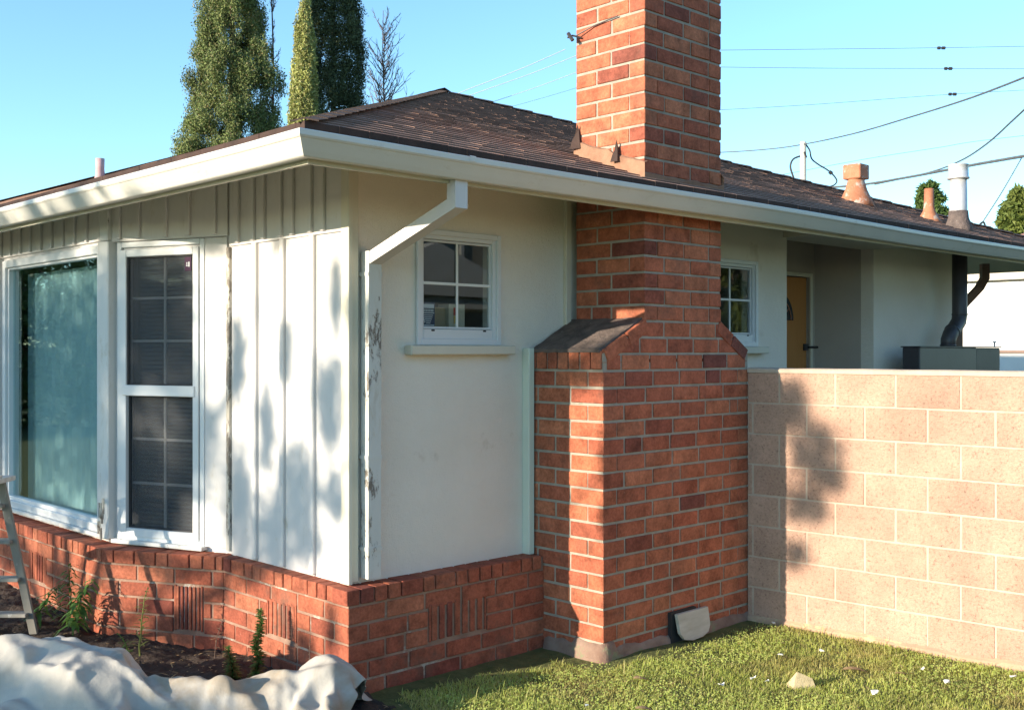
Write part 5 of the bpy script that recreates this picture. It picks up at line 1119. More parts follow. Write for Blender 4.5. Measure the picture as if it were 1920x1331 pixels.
-3,-5,-3,-4,3,4,4,2,1,-2,0,0,1,0,0,1,0,-1,0,1,1,3,0,0,-3,-2,-4,1,3,-1,-5,-2,3,5,2,-2,-4,-5,4,-1,-1,-2,-1,-4,5,0,1,4,-1,6,2,3,-2,1,-2,0,-1,-1,-1,0,1,
-3,0,1,1,1,0,-1,-1,-1,0,0,-1,-6,-8,1,5,43,0,1,0,-2,-2,-3,-2,-4,-7,-8,3,3,5,4,2,0,-1,0,0,1,-1,1,1,0,-1,0,1,2,2,-1,0,-2,-3,-3,1,2,0,-5,-2,2,5,2,-2,-4,
-4,3,-1,-1,1,-5,-7,7,2,0,5,-2,0,10,0,-5,5,-2,0,1,-2,0,0,0,0,0,0,1,0,0,-1,-1,0,0,0,-7,-5,-6,3,5,43,-1,2,0,-2,-2,-3,-3,-5,-8,-10,6,5,4,4,2,0,0,0,0,-1,1,
2,0,-1,0,0,1,1,-1,1,1,-1,-3,-3,1,2,-1,-4,-1,2,1,3,-1,-4,-4,2,-1,1,-2,-4,-9,4,2,5,4,-1,-2,4,1,1,-1,4,1,0,0,0,0,1,0,1,0,1,-1,0,-1,-1,0,1,-5,-10,-6,0,4,
5,36,3,3,0,-1,-1,-3,-4,-7,-11,-8,5,9,4,2,3,1,0,-1,0,0,2,1,-3,2,1,-1,2,-2,1,0,0,-1,0,-3,1,2,-2,-3,-1,2,0,1,0,-4,-2,0,-1,-1,-1,-6,-9,2,7,6,2,1,-3,-2,0,
1,2,5,0,1,1,1,1,1,1,1,1,0,0,-1,0,-1,1,-2,-7,-10,-5,2,5,4,35,2,1,3,0,-1,-4,-6,-8,-12,-6,5,9,6,1,2,2,0,0,0,2,2,-1,-6,6,0,0,0,-2,0,2,-1,-1,-2,1,0,2,-1,
-3,-1,3,-1,-1,-2,-2,-3,-1,0,0,-4,-10,-5,4,8,7,2,0,-1,-1,-2,1,2,3,2,2,1,0,1,1,1,2,1,0,0,-1,0,-1,0,-2,-9,-11,-4,4,5,5,32,4,2,3,0,-3,-5,-6,-9,-12,-5,5,9,
8,0,1,1,3,0,1,1,0,-2,-7,7,4,-1,0,-1,-1,1,-1,-3,2,1,-1,2,0,-2,0,0,-2,-3,-2,-2,-2,-2,0,0,-7,-9,-2,4,8,8,-1,4,0,-3,0,0,1,4,3,2,1,0,0,1,3,2,1,1,-1,-2,-4,
1,1,-3,-11,-10,-2,5,5,4,30,4,5,-1,-1,-4,-3,-6,-10,-12,-3,5,8,8,0,1,1,1,2,1,1,-1,-3,-7,7,7,2,-1,-2,1,-1,-2,-1,2,1,-2,3,0,-2,-3,-3,-3,-2,-3,-2,-1,-1,0,
0,-5,-9,-1,5,7,7,0,0,2,-3,0,1,2,3,1,0,4,1,-1,2,2,5,3,1,-1,-7,-6,6,1,-4,-12,-9,-1,5,4,6,30,6,3,-3,-8,-4,-2,-2,-10,-11,-2,7,8,4,0,1,1,-1,-2,3,3,-4,-5,
-1,8,8,3,0,-2,2,-1,-1,-1,0,-1,1,2,0,-6,-4,-5,-4,-2,-4,-1,0,1,0,2,-5,-8,1,5,7,5,0,-2,0,0,0,1,1,0,-1,4,-1,4,2,0,2,9,5,1,-1,-9,-7,7,2,-4,-12,-8,0,2,6,7,
26,2,4,-6,-3,-8,-3,1,-6,-10,0,7,5,0,1,2,2,1,0,-2,0,-4,-3,1,8,9,0,4,0,1,-1,0,0,-1,0,0,-1,-6,-5,-5,-5,-3,-2,-1,-4,2,0,0,2,0,-7,2,5,3,3,2,-2,-1,-1,0,-1,
0,1,6,-1,-4,4,2,2,4,10,4,3,-1,-7,-10,5,5,-2,-13,-6,0,1,7,7,13,6,-1,-8,-2,1,-6,2,-1,-9,3,5,-2,2,2,0,3,3,2,-2,-4,-4,-1,3,5,5,5,1,6,1,-2,0,0,-1,-2,-1,-4,
-5,-6,-5,-4,-2,1,-6,-4,4,0,0,1,4,-5,4,-1,4,4,-2,-1,-1,0,0,2,-1,3,3,1,-7,3,1,3,7,8,-2,7,0,-4,-11,4,7,-1,-13,-4,-2,3,8,6,5,6,-5,-11,0,2,-1,1,2,-5,4,-3,
2,1,2,-3,6,2,4,1,-3,-4,-1,2,1,6,7,-1,3,2,-1,0,-1,0,0,-3,-4,-6,-6,-6,-6,-1,4,-5,-6,5,0,1,0,6,-1,-2,3,6,-3,0,-2,1,0,-2,1,5,-2,3,2,-5,5,1,1,8,4,-7,9,-2,
3,-11,2,8,1,-12,-6,-1,5,8,5,-1,3,-9,-5,-2,3,2,1,0,0,0,-2,1,4,-4,-1,7,1,4,4,0,-3,0,0,3,3,1,2,2,1,1,1,1,1,-2,-2,-8,-6,-5,-7,-5,-4,1,0,-5,4,2,1,2,2,2,2,
4,-2,0,0,-1,1,0,-2,1,4,-4,2,0,0,6,2,0,7,-2,-5,5,-3,8,-7,-1,10,1,-9,-6,0,6,6,4,-8,0,-8,-4,2,2,2,1,-1,0,-1,1,2,-2,0,0,3,3,5,4,1,1,1,2,1,1,0,0,0,0,0,2,2,
2,-4,-6,-2,-6,-4,-7,-3,-8,-1,0,-1,3,4,2,2,3,2,3,0,1,0,-2,1,0,0,-1,1,1,-2,0,0,3,6,2,-1,5,-1,-6,3,-3,7,-1,-3,8,0,-3,-8,3,5,4,3,-15,-1,-7,-2,2,2,3,1,0,0,
-2,1,2,-5,2,-1,5,2,5,4,4,5,1,-1,0,-1,-1,-1,0,-1,-3,1,6,2,-5,-7,6,-7,-6,-6,-4,-6,-4,4,-1,2,5,2,2,3,2,1,3,1,-3,-2,3,1,-1,0,-1,2,-1,0,-1,2,5,5,-2,4,-2,
-6,1,-2,3,6,-5,6,-1,-1,-5,3,4,2,2,-18,-6,-1,1,1,2,1,1,0,-1,0,-1,-1,0,-3,4,3,3,4,3,5,2,0,-1,-6,-1,3,1,1,-1,-1,-3,1,5,-3,-4,8,-5,-6,-6,-5,-4,-4,0,2,3,4,
3,2,2,2,3,1,-3,-2,1,2,2,0,-1,-1,-1,1,1,0,0,4,7,-1,1,-2,-4,0,-3,4,4,-4,5,-1,-2,-1,3,2,2,0,-20,-4,-1,0,2,1,-2,3,0,-1,0,-2,0,-3,2,2,4,3,3,1,1,2,3,-4,0,
-2,5,0,-1,-1,-2,0,-5,1,1,-1,10,-3,-6,-5,-5,-4,-4,1,3,3,4,2,1,1,3,1,-6,5,-2,0,3,2,0,0,-1,-2,0,-1,-2,2,5,8,0,0,-2,-1,-2,-2,2,2,-1,3,-1,-2,0,2,2,2,-3,
-22,-3,0,2,2,-3,-2,4,-1,0,-1,-1,-2,0,2,3,4,3,1,1,0,0,2,0,1,-5,6,0,-3,-1,-1,0,-3,-5,-1,3,11,0,-5,-5,-5,-4,-1,1,3,4,3,1,-1,-2,4,-2,-3,3,-1,0,2,4,2,0,-2,
0,-1,-2,-5,6,4,8,0,0,-1,-2,-1,-1,1,2,-2,0,1,-1,0,2,0,0,-2,-23,-2,0,-1,1,-3,-1,6,-1,0,0,-2,-1,1,3,5,3,0,0,2,0,0,2,1,-1,-7,5,1,-2,-1,-1,-3,0,-4,-3,2,10,
2,-2,-5,-4,-2,-1,2,3,4,2,-1,-1,-4,2,-1,-2,0,1,-2,3,5,2,1,-1,0,0,-5,-1,1,6,6,4,-1,-1,-1,-1,0,1,-2,0,0,0,-1,0,0,1,-1,1,-23,-2,-1,-3,-1,-1,-1,4,4,-1,0,
-1,0,3,5,4,2,-2,-1,1,1,-1,1,-3,-2,-3,3,2,1,-2,-1,-2,0,-3,-3,1,5,5,-1,-2,-3,-2,0,3,4,3,1,-3,-4,-3,-1,2,-1,-2,3,-1,2,3,3,0,1,1,-2,-2,0,2,3,5,4,-1,0,-1,
0,-1,-1,0,0,0,-1,-1,-2,-1,0,1,-8,-23,-2,-2,-2,-2,-1,0,1,4,2,0,0,1,4,5,1,1,-3,0,2,1,-3,-2,0,-4,-2,2,5,1,-1,-2,-2,-1,-1,-3,-1,4,4,2,-1,-2,-1,1,3,4,3,0,
-4,-5,-6,-2,5,0,-5,5,1,1,3,2,0,1,0,0,1,2,2,2,1,2,1,0,-1,0,0,0,0,0,0,-2,-2,-3,0,-3,-4,-7,-23,-3,-3,-1,-2,0,-2,3,3,3,0,-1,1,5,0,1,0,0,3,2,0,-4,-4,2,-4,
-1,3,1,3,0,-1,-2,-1,-1,-2,-1,2,3,2,0,-1,0,2,4,4,0,-2,-2,-5,-7,-3,4,0,-1,0,6,2,2,0,0,1,0,2,3,3,3,-2,1,2,-1,0,0,1,1,0,1,0,-1,-2,-4,-4,-5,-7,1,-7,-23,-4,
-2,-1,-3,-2,1,4,5,2,-1,-2,-1,3,4,0,0,1,2,3,-2,-4,-2,0,-1,-1,1,1,2,1,0,-1,-1,-2,-1,0,1,3,1,0,0,-1,3,4,2,0,-1,-2,-6,-6,-5,0,5,3,0,0,6,0,1,-1,0,-1,3,5,3,
-3,2,2,1,0,0,0,2,2,2,1,-1,-2,-2,-4,-6,-6,-8,-7,-7,-23,-4,-2,-2,-6,0,6,6,3,1,-2,-3,-4,-1,7,4,0,0,2,3,-2,-4,-2,0,2,-2,0,1,2,1,0,-1,-1,0,-1,1,1,1,1,0,-1,
-2,2,3,3,2,-1,-4,-5,-6,-4,-3,1,5,3,6,1,0,0,1,-3,-1,2,4,-7,6,6,2,1,1,-1,0,1,5,4,-1,0,-2,-3,-4,-7,-6,-9,-7,-8,-23,-4,-2,-3,-3,4,7,4,3,-1,-3,-5,-4,-4,5,
7,1,0,1,1,0,-2,-1,0,0,2,1,1,0,0,-1,-1,0,0,0,1,2,1,0,-1,-2,-2,-2,5,3,3,-1,-4,-5,-5,-5,-4,1,2,6,3,3,2,2,0,-6,-3,2,-3,-6,10,9,0,4,-1,1,1,-2,7,5,2,0,-2,
-3,-7,-6,-8,-8,-9,-7,-24,-3,-2,-3,2,5,6,5,2,-4,-3,-6,-5,-4,1,8,1,-1,0,4,2,-2,-1,0,3,1,2,1,0,-1,-2,-2,-1,1,1,2,1,1,0,-2,-2,-2,-2,-1,6,1,0,-3,-3,-5,-6,
-4,1,3,4,5,4,3,1,0,-9,-6,-3,-2,-5,9,8,7,-1,3,2,-1,0,9,6,4,-1,-1,-6,-9,-4,-8,-9,-6,-5,-27,-1,-2,0,4,5,7,5,0,-7,-2,-7,-5,-4,-1,7,-2,-2,1,3,5,1,-2,2,3,3,
2,1,-1,-2,-2,-3,-1,1,2,1,3,0,0,-3,-1,-2,-3,-2,0,5,-3,1,-2,-4,-6,-5,-4,9,6,5,2,3,1,-1,-10,-6,-5,-4,-3,2,6,11,5,-2,2,0,6,9,7,4,-1,-2,-8,-9,-4,-7,-9,-9,
-5,-29,-1,-1,3,4,1,12,5,-6,-5,-1,-7,-5,-4,0,4,-5,0,1,2,1,2,1,3,5,4,2,0,1,-3,-1,-6,-1,2,1,1,5,0,0,-5,0,-2,-3,-2,-1,1,3,0,-1,-5,-6,-6,-7,2,14,8,3,3,1,
-6,-7,-5,-4,-4,-3,-1,2,2,10,-2,4,5,7,10,6,3,-1,-4,-8,-10,-3,-5,-9,-8,-7,-33,0,-1,4,5,0,6,4,-8,3,1,-7,-6,-3,1,0,0,0,-1,0,-1,0,2,5,6,2,4,3,0,-2,-1,-8,
-2,2,2,1,4,-3,2,-3,-1,-1,-2,-2,0,1,2,1,-2,-6,-5,-8,-7,-3,6,11,9,6,2,-6,-6,-4,-4,-3,-3,-1,0,-1,4,7,3,6,5,10,5,0,-2,-3,-8,-9,-3,-7,-3,-8,-8,-40,1,2,6,3,
0,0,-4,0,8,1,-4,-6,-4,0,1,3,-1,-1,-2,-5,-2,4,5,8,4,5,2,0,1,-3,-9,-3,2,1,2,4,-5,2,-3,1,0,-2,-2,-1,2,1,-1,-2,-5,-8,-6,-7,-2,1,6,9,11,7,-4,-5,-4,-3,-3,
-2,-2,-1,2,4,2,3,4,6,9,2,-2,-6,-1,-7,-5,-7,-3,1,-7,-8,-49,4,4,8,0,0,-6,3,0,6,6,-5,-8,-3,-1,-1,1,3,-1,-7,-2,-3,4,6,4,9,7,1,2,1,-3,-10,-5,2,2,3,-1,0,0,
-3,0,-1,4,-4,-1,1,1,-1,-3,-9,-6,-4,-4,-2,-2,6,7,4,8,5,-2,-7,1,-2,-2,-1,0,2,1,0,2,2,8,3,-1,-5,-3,0,-5,-8,-8,5,3,-6,-9,-56,4,6,9,-2,-4,-1,2,6,6,5,-8,
-10,-4,1,-1,-1,0,-1,-5,-1,1,2,3,6,11,4,3,3,-1,-1,-10,-6,1,2,1,-1,3,-4,3,-3,-2,7,-6,-1,2,-1,-3,-3,-6,-4,-2,-3,-2,-1,-1,1,4,5,7,0,2,3,-1,-1,0,1,1,0,-1,
0,1,4,-2,-2,-5,-3,-3,-5,-4,-6,-2,12,0,-10,-65,5,8,7,4,-1,-1,1,6,7,2,-11,-13,-2,2,0,-3,-1,-1,-2,1,1,2,2,4,9,1,2,0,-1,4,-6,-10,3,1,2,-1,2,-2,2,-2,-2,7,
-2,-4,2,-1,-3,-3,-3,-3,-2,-2,-2,-1,0,1,3,4,5,4,1,2,0,0,0,0,0,-1,-1,-1,0,-2,-1,-3,-4,-3,-2,-2,-4,-5,-7,6,11,-7,-75,6,7,7,7,5,2,3,6,3,-3,-12,-14,-3,1,6,
-1,-1,-1,-1,1,0,2,1,2,1,0,-1,-2,-4,13,2,-11,0,1,1,2,-1,0,0,-2,0,7,4,-6,-1,3,-2,-2,-3,-3,-2,-3,-2,0,1,3,4,5,4,3,1,0,-1,0,0,0,1,0,-1,-2,-2,-3,-3,-3,-1,
0,-1,-2,-4,-6,-10,-9,18,1,9,0,0,0,1,1,-1,0,-1,0,0,0,0,0,0,0,0,0,0,0,4,-4,0,0,0,0,0,1,3,7,12,6,-12,-9,-7,-1,1,2,-1,-1,-1,0,0,9,-9,0,1,5,7,-14,1,9,-5,
-2,-2,1,3,-2,-2,0,0,0,0,0,0,0,2,-1,-1,0,-1,3,11,-4,-7,-2,0,-1,1,4,-4,2,-2,0,3,9,0,1,1,1,-1,-1,1,-2,0,0,0,0,0,0,0,0,0,0,0,0,1,-1,0,2,-1,0,-1,1,3,13,10,
-13,-12,-1,-1,7,-3,-3,-1,0,0,0,11,-8,3,-4,5,6,-12,0,3,-4,0,2,0,0,-1,-1,1,2,-3,6,0,1,3,-5,-4,0,-1,0,0,14,0,-4,-6,0,-2,-2,2,5,-7,0,1,-1,9,1,-1,1,2,-1,4,
-4,-2,0,0,0,0,0,0,0,0,0,0,0,0,0,0,-1,5,1,-2,0,3,-6,10,15,-12,-12,3,1,0,-3,2,-3,-1,0,0,13,-3,-3,-6,1,8,-5,-5,1,-1,0,0,6,0,-2,-4,1,3,2,-5,4,5,1,-4,-6,2,
-3,0,-1,15,-4,-5,-3,-2,0,1,0,1,0,-2,0,0,9,0,0,0,4,0,0,-2,2,-1,-2,-1,0,0,0,0,0,0,0,0,0,0,0,-1,7,7,-3,-1,2,-11,5,16,-7,-13,2,0,2,-4,2,1,-2,-2,0,11,-4,
-6,-1,0,4,-3,2,-3,0,0,3,12,3,-11,-4,-3,1,9,-7,-1,-3,5,5,-9,0,2,-2,-1,13,-6,-6,0,0,0,0,3,-1,-2,1,4,3,9,0,0,1,1,1,-1,-1,-1,0,0,0,0,1,-1,0,0,0,0,0,1,-1,
0,0,7,13,3,-2,-3,-16,0,13,2,-15,1,4,-6,0,-1,0,1,0,-1,7,-5,-2,0,1,0,1,-2,0,0,3,8,12,4,-11,-13,-3,0,8,1,-1,0,-6,9,-7,-5,2,-1,0,9,-6,-3,0,2,4,2,-3,-3,-1,
-1,-1,6,9,0,1,0,-1,2,-1,-1,0,0,0,0,2,3,-4,-1,0,1,-1,2,-1,-1,0,1,8,15,8,-1,-8,-17,-6,9,8,-15,-1,5,-6,2,0,-2,1,-1,2,0,-2,0,1,3,-2,-2,0,0,0,7,14,12,2,
-10,-15,-9,-1,4,10,-1,-2,-10,5,-3,1,-1,-2,-1,5,-4,1,5,4,-3,-5,-2,-1,2,1,-3,0,9,1,0,-1,0,1,-1,0,0,0,0,0,1,6,-4,-3,0,0,0,4,-4,0,2,1,9,14,13,-2,-11,-16,
-10,4,12,-14,0,4,-6,1,-1,2,-2,1,0,-1,2,1,5,-5,-3,0,1,-1,2,11,15,12,1,-8,-15,-14,-3,1,8,1,-5,0,-6,4,-3,-1,1,1,-1,3,8,4,-9,-7,3,-3,3,-2,3,-2,-2,9,0,0,0,
1,-1,0,0,0,0,0,0,0,8,-1,-5,1,0,0,1,-4,1,3,3,8,13,14,-1,-10,-16,-13,-1,11,-9,-2,0,1,-1,2,-3,0,0,1,3,4,3,-6,-5,0,0,3,-3,4,13,17,10,0,-6,-13,-17,-7,1,6,
1,-4,-1,3,-5,-1,2,-1,-1,1,5,8,-8,-3,5,-9,4,1,-2,0,2,-5,9,0,0,0,0,0,0,0,0,0,0,0,0,7,4,-7,-1,-2,3,-3,2,4,2,3,6,13,14,-2,-11,-12,-14,-5,5,0,-6,0,0,2,-2,
0,0,0,2,8,4,-8,-6,0,0,4,2,-5,5,15,17,8,-4,-9,-9,-11,-11,1,4,1,-1,1,-5,0,0,0,1,-3,1,12,-4,-8,8,6,-11,-1,-1,-3,3,2,-5,9,0,0,0,0,0,0,0,0,0,0,0,0,5,9,-10,
-4,1,2,0,6,6,2,2,3,11,14,-5,-12,-14,-3,-8,-3,0,0,-1,1,-1,2,-2,-1,0,0,12,3,-13,-2,1,6,5,-4,-5,6,17,15,1,-9,-10,-11,-5,2,-4,4,1,-2,-4,-2,-1,0,3,-2,1,0,
14,-12,-4,9,10,-7,-2,-8,0,1,1,-5,9,0,0,0,0,0,1,-1,0,0,0,0,0,4,11,-10,-5,1,6,5,5,5,2,2,1,9,12,-9,-13,-8,-4,-2,-5,-2,0,-3,-2,0,-1,4,1,0,-4,12,2,-13,0,6,
5,-7,-2,4,7,13,12,-6,-10,-8,-6,1,1,1,2,-1,-3,-2,-2,1,5,4,-8,-8,4,13,-12,-1,-1,12,4,-6,-10,-3,5,0,-5,9,0,0,1,-1,0,0,1,0,0,-1,0,2,2,11,-10,-5,6,4,9,4,4,
3,2,1,6,10,-11,-9,-1,-4,-4,-5,-4,-4,-4,-2,0,2,2,2,-3,-4,12,5,-16,5,4,-5,-3,9,6,3,10,4,-11,-4,-2,1,2,2,0,-1,-2,-3,-1,-1,3,8,1,-10,-12,0,13,-11,-5,0,6,
5,-1,-7,-4,8,-3,-5,9,0,0,1,-1,0,0,2,-2,0,2,0,0,6,8,-11,-1,1,8,10,2,6,3,2,2,7,-3,-3,1,-3,-4,-5,-4,-6,-6,-7,4,4,2,0,-9,-4,-2,12,8,-16,5,-7,-2,10,8,2,4,
9,-5,-4,1,2,1,2,1,-1,-1,-2,-1,-4,2,4,5,2,-12,-13,-4,11,-8,-8,3,-3,4,0,-2,1,6,-8,-2,9,0,0,2,-2,0,0,2,-2,0,1,5,-4,1,11,-9,-5,3,11,11,3,4,5,2,2,5,-5,2,
-1,-3,-1,-3,-4,-4,-8,-7,-4,7,8,-1,-14,-8,0,12,10,-14,-6,-1,1,11,8,1,7,3,-3,1,1,2,2,1,1,-1,0,-3,-1,-1,0,4,9,-2,-12,-14,-7,7,0,-15,-1,4,-3,2,1,9,-10,-3,
0,9,1,-1,1,-1,0,0,2,-2,2,0,-1,2,-4,12,-5,-6,2,13,8,7,4,4,3,3,1,0,0,-1,0,-2,-2,-2,-4,-7,-10,-6,4,9,4,-14,-10,-4,11,13,-14,-9,2,2,6,8,5,2,4,1,1,2,2,4,
-1,1,3,-3,-3,1,-5,3,8,6,-2,-10,-12,-12,1,4,-12,-6,-1,2,2,6,-6,-3,-1,0,9,0,1,-1,0,0,2,-1,2,-2,-1,2,6,-8,8,-2,-6,2,12,7,8,6,4,3,3,1,1,0,-1,1,-2,2,-6,-3,
-3,-11,-10,2,11,7,-13,-15,-5,10,15,-12,-13,2,-2,6,7,6,6,1,3,3,5,2,-2,3,0,5,-7,1,2,-6,0,8,8,-5,-9,-3,-12,-8,5,-9,-8,-1,3,6,-8,0,0,2,-4,11,-2,0,1,-1,0,
0,2,2,-1,2,7,-2,-10,6,1,-7,1,10,10,7,6,5,4,2,1,2,3,2,-1,2,-4,-7,-2,1,-12,-10,0,14,5,-12,-17,-7,7,17,-9,-15,-2,-1,1,8,7,3,4,4,7,1,1,1,0,1,7,-7,3,-1,1,
-3,3,9,-9,-8,0,-3,-9,0,-8,-7,1,6,-10,-1,-2,3,-3,2,19,-5,-1,-2,-2,0,1,2,-1,3,9,5,-9,-7,2,4,-8,1,5,11,8,7,6,3,2,3,3,1,2,3,-4,-2,-1,-4,2,-10,-12,-1,14,4,
-11,-16,-9,4,15,-1,-15,-6,-1,5,1,-3,5,6,5,10,-2,3,-1,6,-1,7,-4,1,-1,0,-1,0,8,-10,-3,-3,-1,-4,-4,-6,-4,0,-7,-3,-1,2,5,0,-7,11,6,-3,0,-4,-1,1,-1,1,6,8,
9,-11,-9,-1,5,-3,-5,4,9,10,9,5,3,3,3,6,0,-3,0,1,-1,6,-4,-3,-4,-14,-3,15,4,-10,-16,-10,1,11,8,-14,-6,-3,5,-6,1,-3,4,6,12,-5,6,0,5,3,5,-5,2,-1,0,0,0,6,
-8,0,-3,-2,-2,-5,-5,-4,-7,-5,-1,0,8,9,-8,-8,9,-1,1,3,-2,-1,0,0,4,11,9,5,-12,-11,-4,3,-4,0,4,8,11,8,1,5,6,0,8,1,-4,0,3,-4,9,-5,-3,-3,-11,-4,14,3,-8,
-16,-9,0,10,10,-12,-5,-1,-5,2,5,-7,-7,1,15,-6,2,8,2,-1,7,-4,2,2,-1,0,3,-1,-2,0,-2,-3,-2,-3,-4,-5,-7,-5,-1,8,11,6,-11,-12,8,3,-2,0,0,0,1,3,7,12,11,-3,
-10,-10,-5,-3,0,2,4,10,7,2,5,6,-1,3,8,4,-5,4,-3,3,6,-8,0,-3,-11,-2,14,0,-7,-14,-11,5,10,8,-8,-4,-4,-1,3,5,-6,-8,-11,8,4,-9,4,3,4,2,2,1,1,1,0,1,1,0,-2,
-1,-2,-2,-2,-2,-6,-6,-5,7,12,11,3,-14,-15,16,-3,1,0,-3,-1,3,6,9,14,10,-3,-14,-10,-3,-3,-1,2,5,5,5,1,3,1,3,4,7,8,-6,3,0,1,0,-3,2,-1,-10,1,10,-6,-7,-13,
0,5,9,3,-3,-2,-3,-1,5,5,-6,-13,-13,-3,9,-10,-4,1,4,2,4,0,2,2,2,1,-1,-1,-1,-1,-1,-1,0,3,-6,-6,-1,11,14,10,-1,-15,-17,19,1,-8,0,0,0,6,8,12,14,9,-6,-14,
-10,-1,-2,-3,1,4,5,-3,2,3,6,-5,5,7,13,-8,-4,3,0,3,-6,8,3,-9,1,3,-9,-6,-4,5,6,5,4,-1,-3,-4,2,7,3,-8,-15,-14,-6,3,-3,-8,-2,0,1,2,4,5,2,0,0,-1,-1,-2,-1,
-1,1,1,6,-6,-3,3,13,15,9,-5,-16,-18,14,-1,-4,-1,4,5,8,10,12,14,8,-6,-14,-12,0,-1,-2,-1,2,1,4,3,5,6,-8,-4,5,13,-4,-8,3,1,-1,-1,10,7,-9,0,-2,-8,-1,4,5,
5,4,2,-1,-3,-3,4,7,0,-9,-15,-15,-3,-3,-3,-4,-1,1,2,1,1,1,2,0,-1,-3,-3,-1,-1,0,-1,2,7,-1,-3,5,14,15,7,-8,-16,-19,12,-3,0,5,6,7,7,10,13,14,5,-8,-14,-9,
0,0,-1,-1,1,2,4,5,5,5,-8,-9,0,8,4,-13,-2,2,5,1,8,10,-8,0,-3,-1,3,5,5,4,3,0,-2,-4,-3,1,9,-2,-10,-16,-13,-2,-2,-4,0,-1,1,1,2,1,1,0,-1,-1,-3,-4,-5,-2,1,
0,7,6,-5,-1,5,15,14,4,-11,-16,-18,13,-4,6,7,10,7,7,7,13,13,3,-12,-12,-3,0,0,-1,1,2,2,3,6,6,2,-9,-10,-4,2,7,-9,-5,0,3,10,8,5,-6,0,3,3,5,5,5,4,1,-1,-4,
-4,-6,1,8,-4,-12,-16,-9,-2,0,-1,-1,-1,2,3,2,2,-1,0,-2,-3,-3,-3,-8,-4,0,2,9,6,-7,-2,5,16,11,2,-16,-15,-14,17,5,5,7,7,10,7,6,10,13,-1,-13,-6,1,-1,-1,-3,
-1,1,8,4,6,4,0,-8,-11,-1,-3,4,-6,-3,0,1,5,6,7,0,5,4,4,6,6,5,2,2,-4,-4,-5,-6,-2,6,-8,-14,-10,-5,-3,0,0,0,1,2,4,2,-3,2,1,-3,-3,-3,-6,-8,-4,-1,2,7,10,-6,
-5,3,16,8,-6,-10,-15,-12,29,6,5,6,6,8,11,5,7,12,-5,-10,1,-1,-1,-1,-4,-3,-2,6,7,8,4,-1,-7,-9,-6,2,-2,-3,0,0,2,4,5,5,4,5,5,6,7,5,3,5,0,-5,-4,-5,-6,-6,3,
-12,-9,-7,-5,0,-1,-1,0,1,2,5,-1,0,0,3,-6,-1,-4,-9,-5,0,-2,0,4,11,-4,-7,2,15,2,-5,-7,-16,-11,43,4,6,5,7,7,10,6,4,9,-7,0,-2,0,-1,-1,-5,-3,-4,-1,6,9,5,
-6,-9,-3,0,3,0,-2,1,1,3,2,3,4,5,5,6,7,8,6,2,2,3,-7,-5,-5,-5,-7,-5,-6,-9,-8,0,-2,-2,-3,1,4,2,-3,7,0,-1,1,-11,-2,1,-12,-1,4,-3,0,1,11,-2,-8,0,14,3,-4,
-12,-16,-9,54,4,7,4,8,7,9,5,5,6,-3,0,-1,-2,1,-1,-6,-3,-4,-4,1,8,-1,-8,-1,3,3,2,0,0,1,0,2,1,3,3,6,6,6,8,6,9,3,-1,3,-6,-7,-6,-5,-6,-7,-9,-8,0,-2,-7,-7,
2,2,3,0,2,8,2,0,-4,-12,-6,4,-11,2,5,-2,0,-4,10,2,-9,-1,11,2,-3,-14,-13,-8,66,4,6,6,6,8,8,5,5,3,-1,0,0,0,-2,-2,-4,-3,-4,-4,-1,3,-7,-3,3,4,4,3,2,1,1,1,
2,1,3,2,2,7,6,8,4,12,4,-4,3,-6,-7,-6,-6,-7,-9,-8,-1,-6,-9,-9,3,1,1,2,1,1,11,4,0,-6,-15,-7,6,-9,2,6,-3,3,-4,3,8,-8,0,5,5,-7,-14,-9,-7,78,4,7,7,6,7,6,4,
4,0,3,1,-1,2,-4,-2,-7,0,-4,-4,-4,-5,0,2,5,4,4,2,1,1,3,3,1,1,3,2,-6,9,7,7,4,10,7,-7,-1,-2,-8,-6,-6,-8,-6,-3,-7,-14,-11,5,-2,0,2,1,4,-7,14,5,2,-4,-16,
-10,8,-5,2,6,-3,3,-1,-4,11,-6,2,2,4,-12,-9,-6,-7,87,8,4,5,8,7,6,3,2,2,1,4,-1,-4,1,-7,-2,-1,-3,-4,-3,-2,3,4,5,3,1,1,0,0,1,5,4,2,2,0,-9,7,6,7,4,8,4,-5,
-7,0,-2,-7,-6,-7,-5,-8,-13,-14,1,3,-1,-2,2,0,0,0,8,8,0,-6,-9,-13,9,-1,3,3,-4,6,-7,3,9,-3,2,2,0,-11,-6,-7,-6,95,8,6,9,6,7,6,-1,1,2,1,4,-5,3,-5,-2,-2,
-3,-3,-1,0,0,3,6,1,4,-4,1,1,1,1,1,8,5,1,-2,-11,3,7,6,5,4,7,-10,-1,-2,-5,-7,-7,-5,-6,-11,-17,-6,7,-4,-3,3,1,-2,1,-5,13,1,-5,-1,-1,-10,4,5,0,1,1,4,-5,1,
10,0,2,2,-4,-6,-7,-7,-13,104,7,10,6,8,9,5,-7,2,1,1,2,-1,-4,-1,-1,-2,-3,-3,-4,0,4,10,-1,6,4,-5,0,2,0,0,0,7,9,3,-4,-12,-2,6,5,4,4,5,-7,-1,-6,-5,-5,-9,
-7,-5,-14,-17,8,-2,3,-6,-3,1,1,-1,-5,12,-3,-9,5,5,-6,-3,7,0,4,-1,4,-3,1,10,6,-1,1,-4,-7,-4,-12,-15,112,9,8,12,9,7,2,-10,-1,2,1,1,-1,-2,0,-3,-2,-2,-3,
-6,-3,8,6,3,6,11,-6,-2,1,0,0,1,-1,10,8,-2,-11,-6,1,5,4,3,-1,0,-5,-6,-6,-7,-3,-12,-3,-13,-18,5,8,-10,1,3,1,-2,-5,-3,8,-8,-3,-1,7,7,-7,5,3,3,0,2,0,8,7,
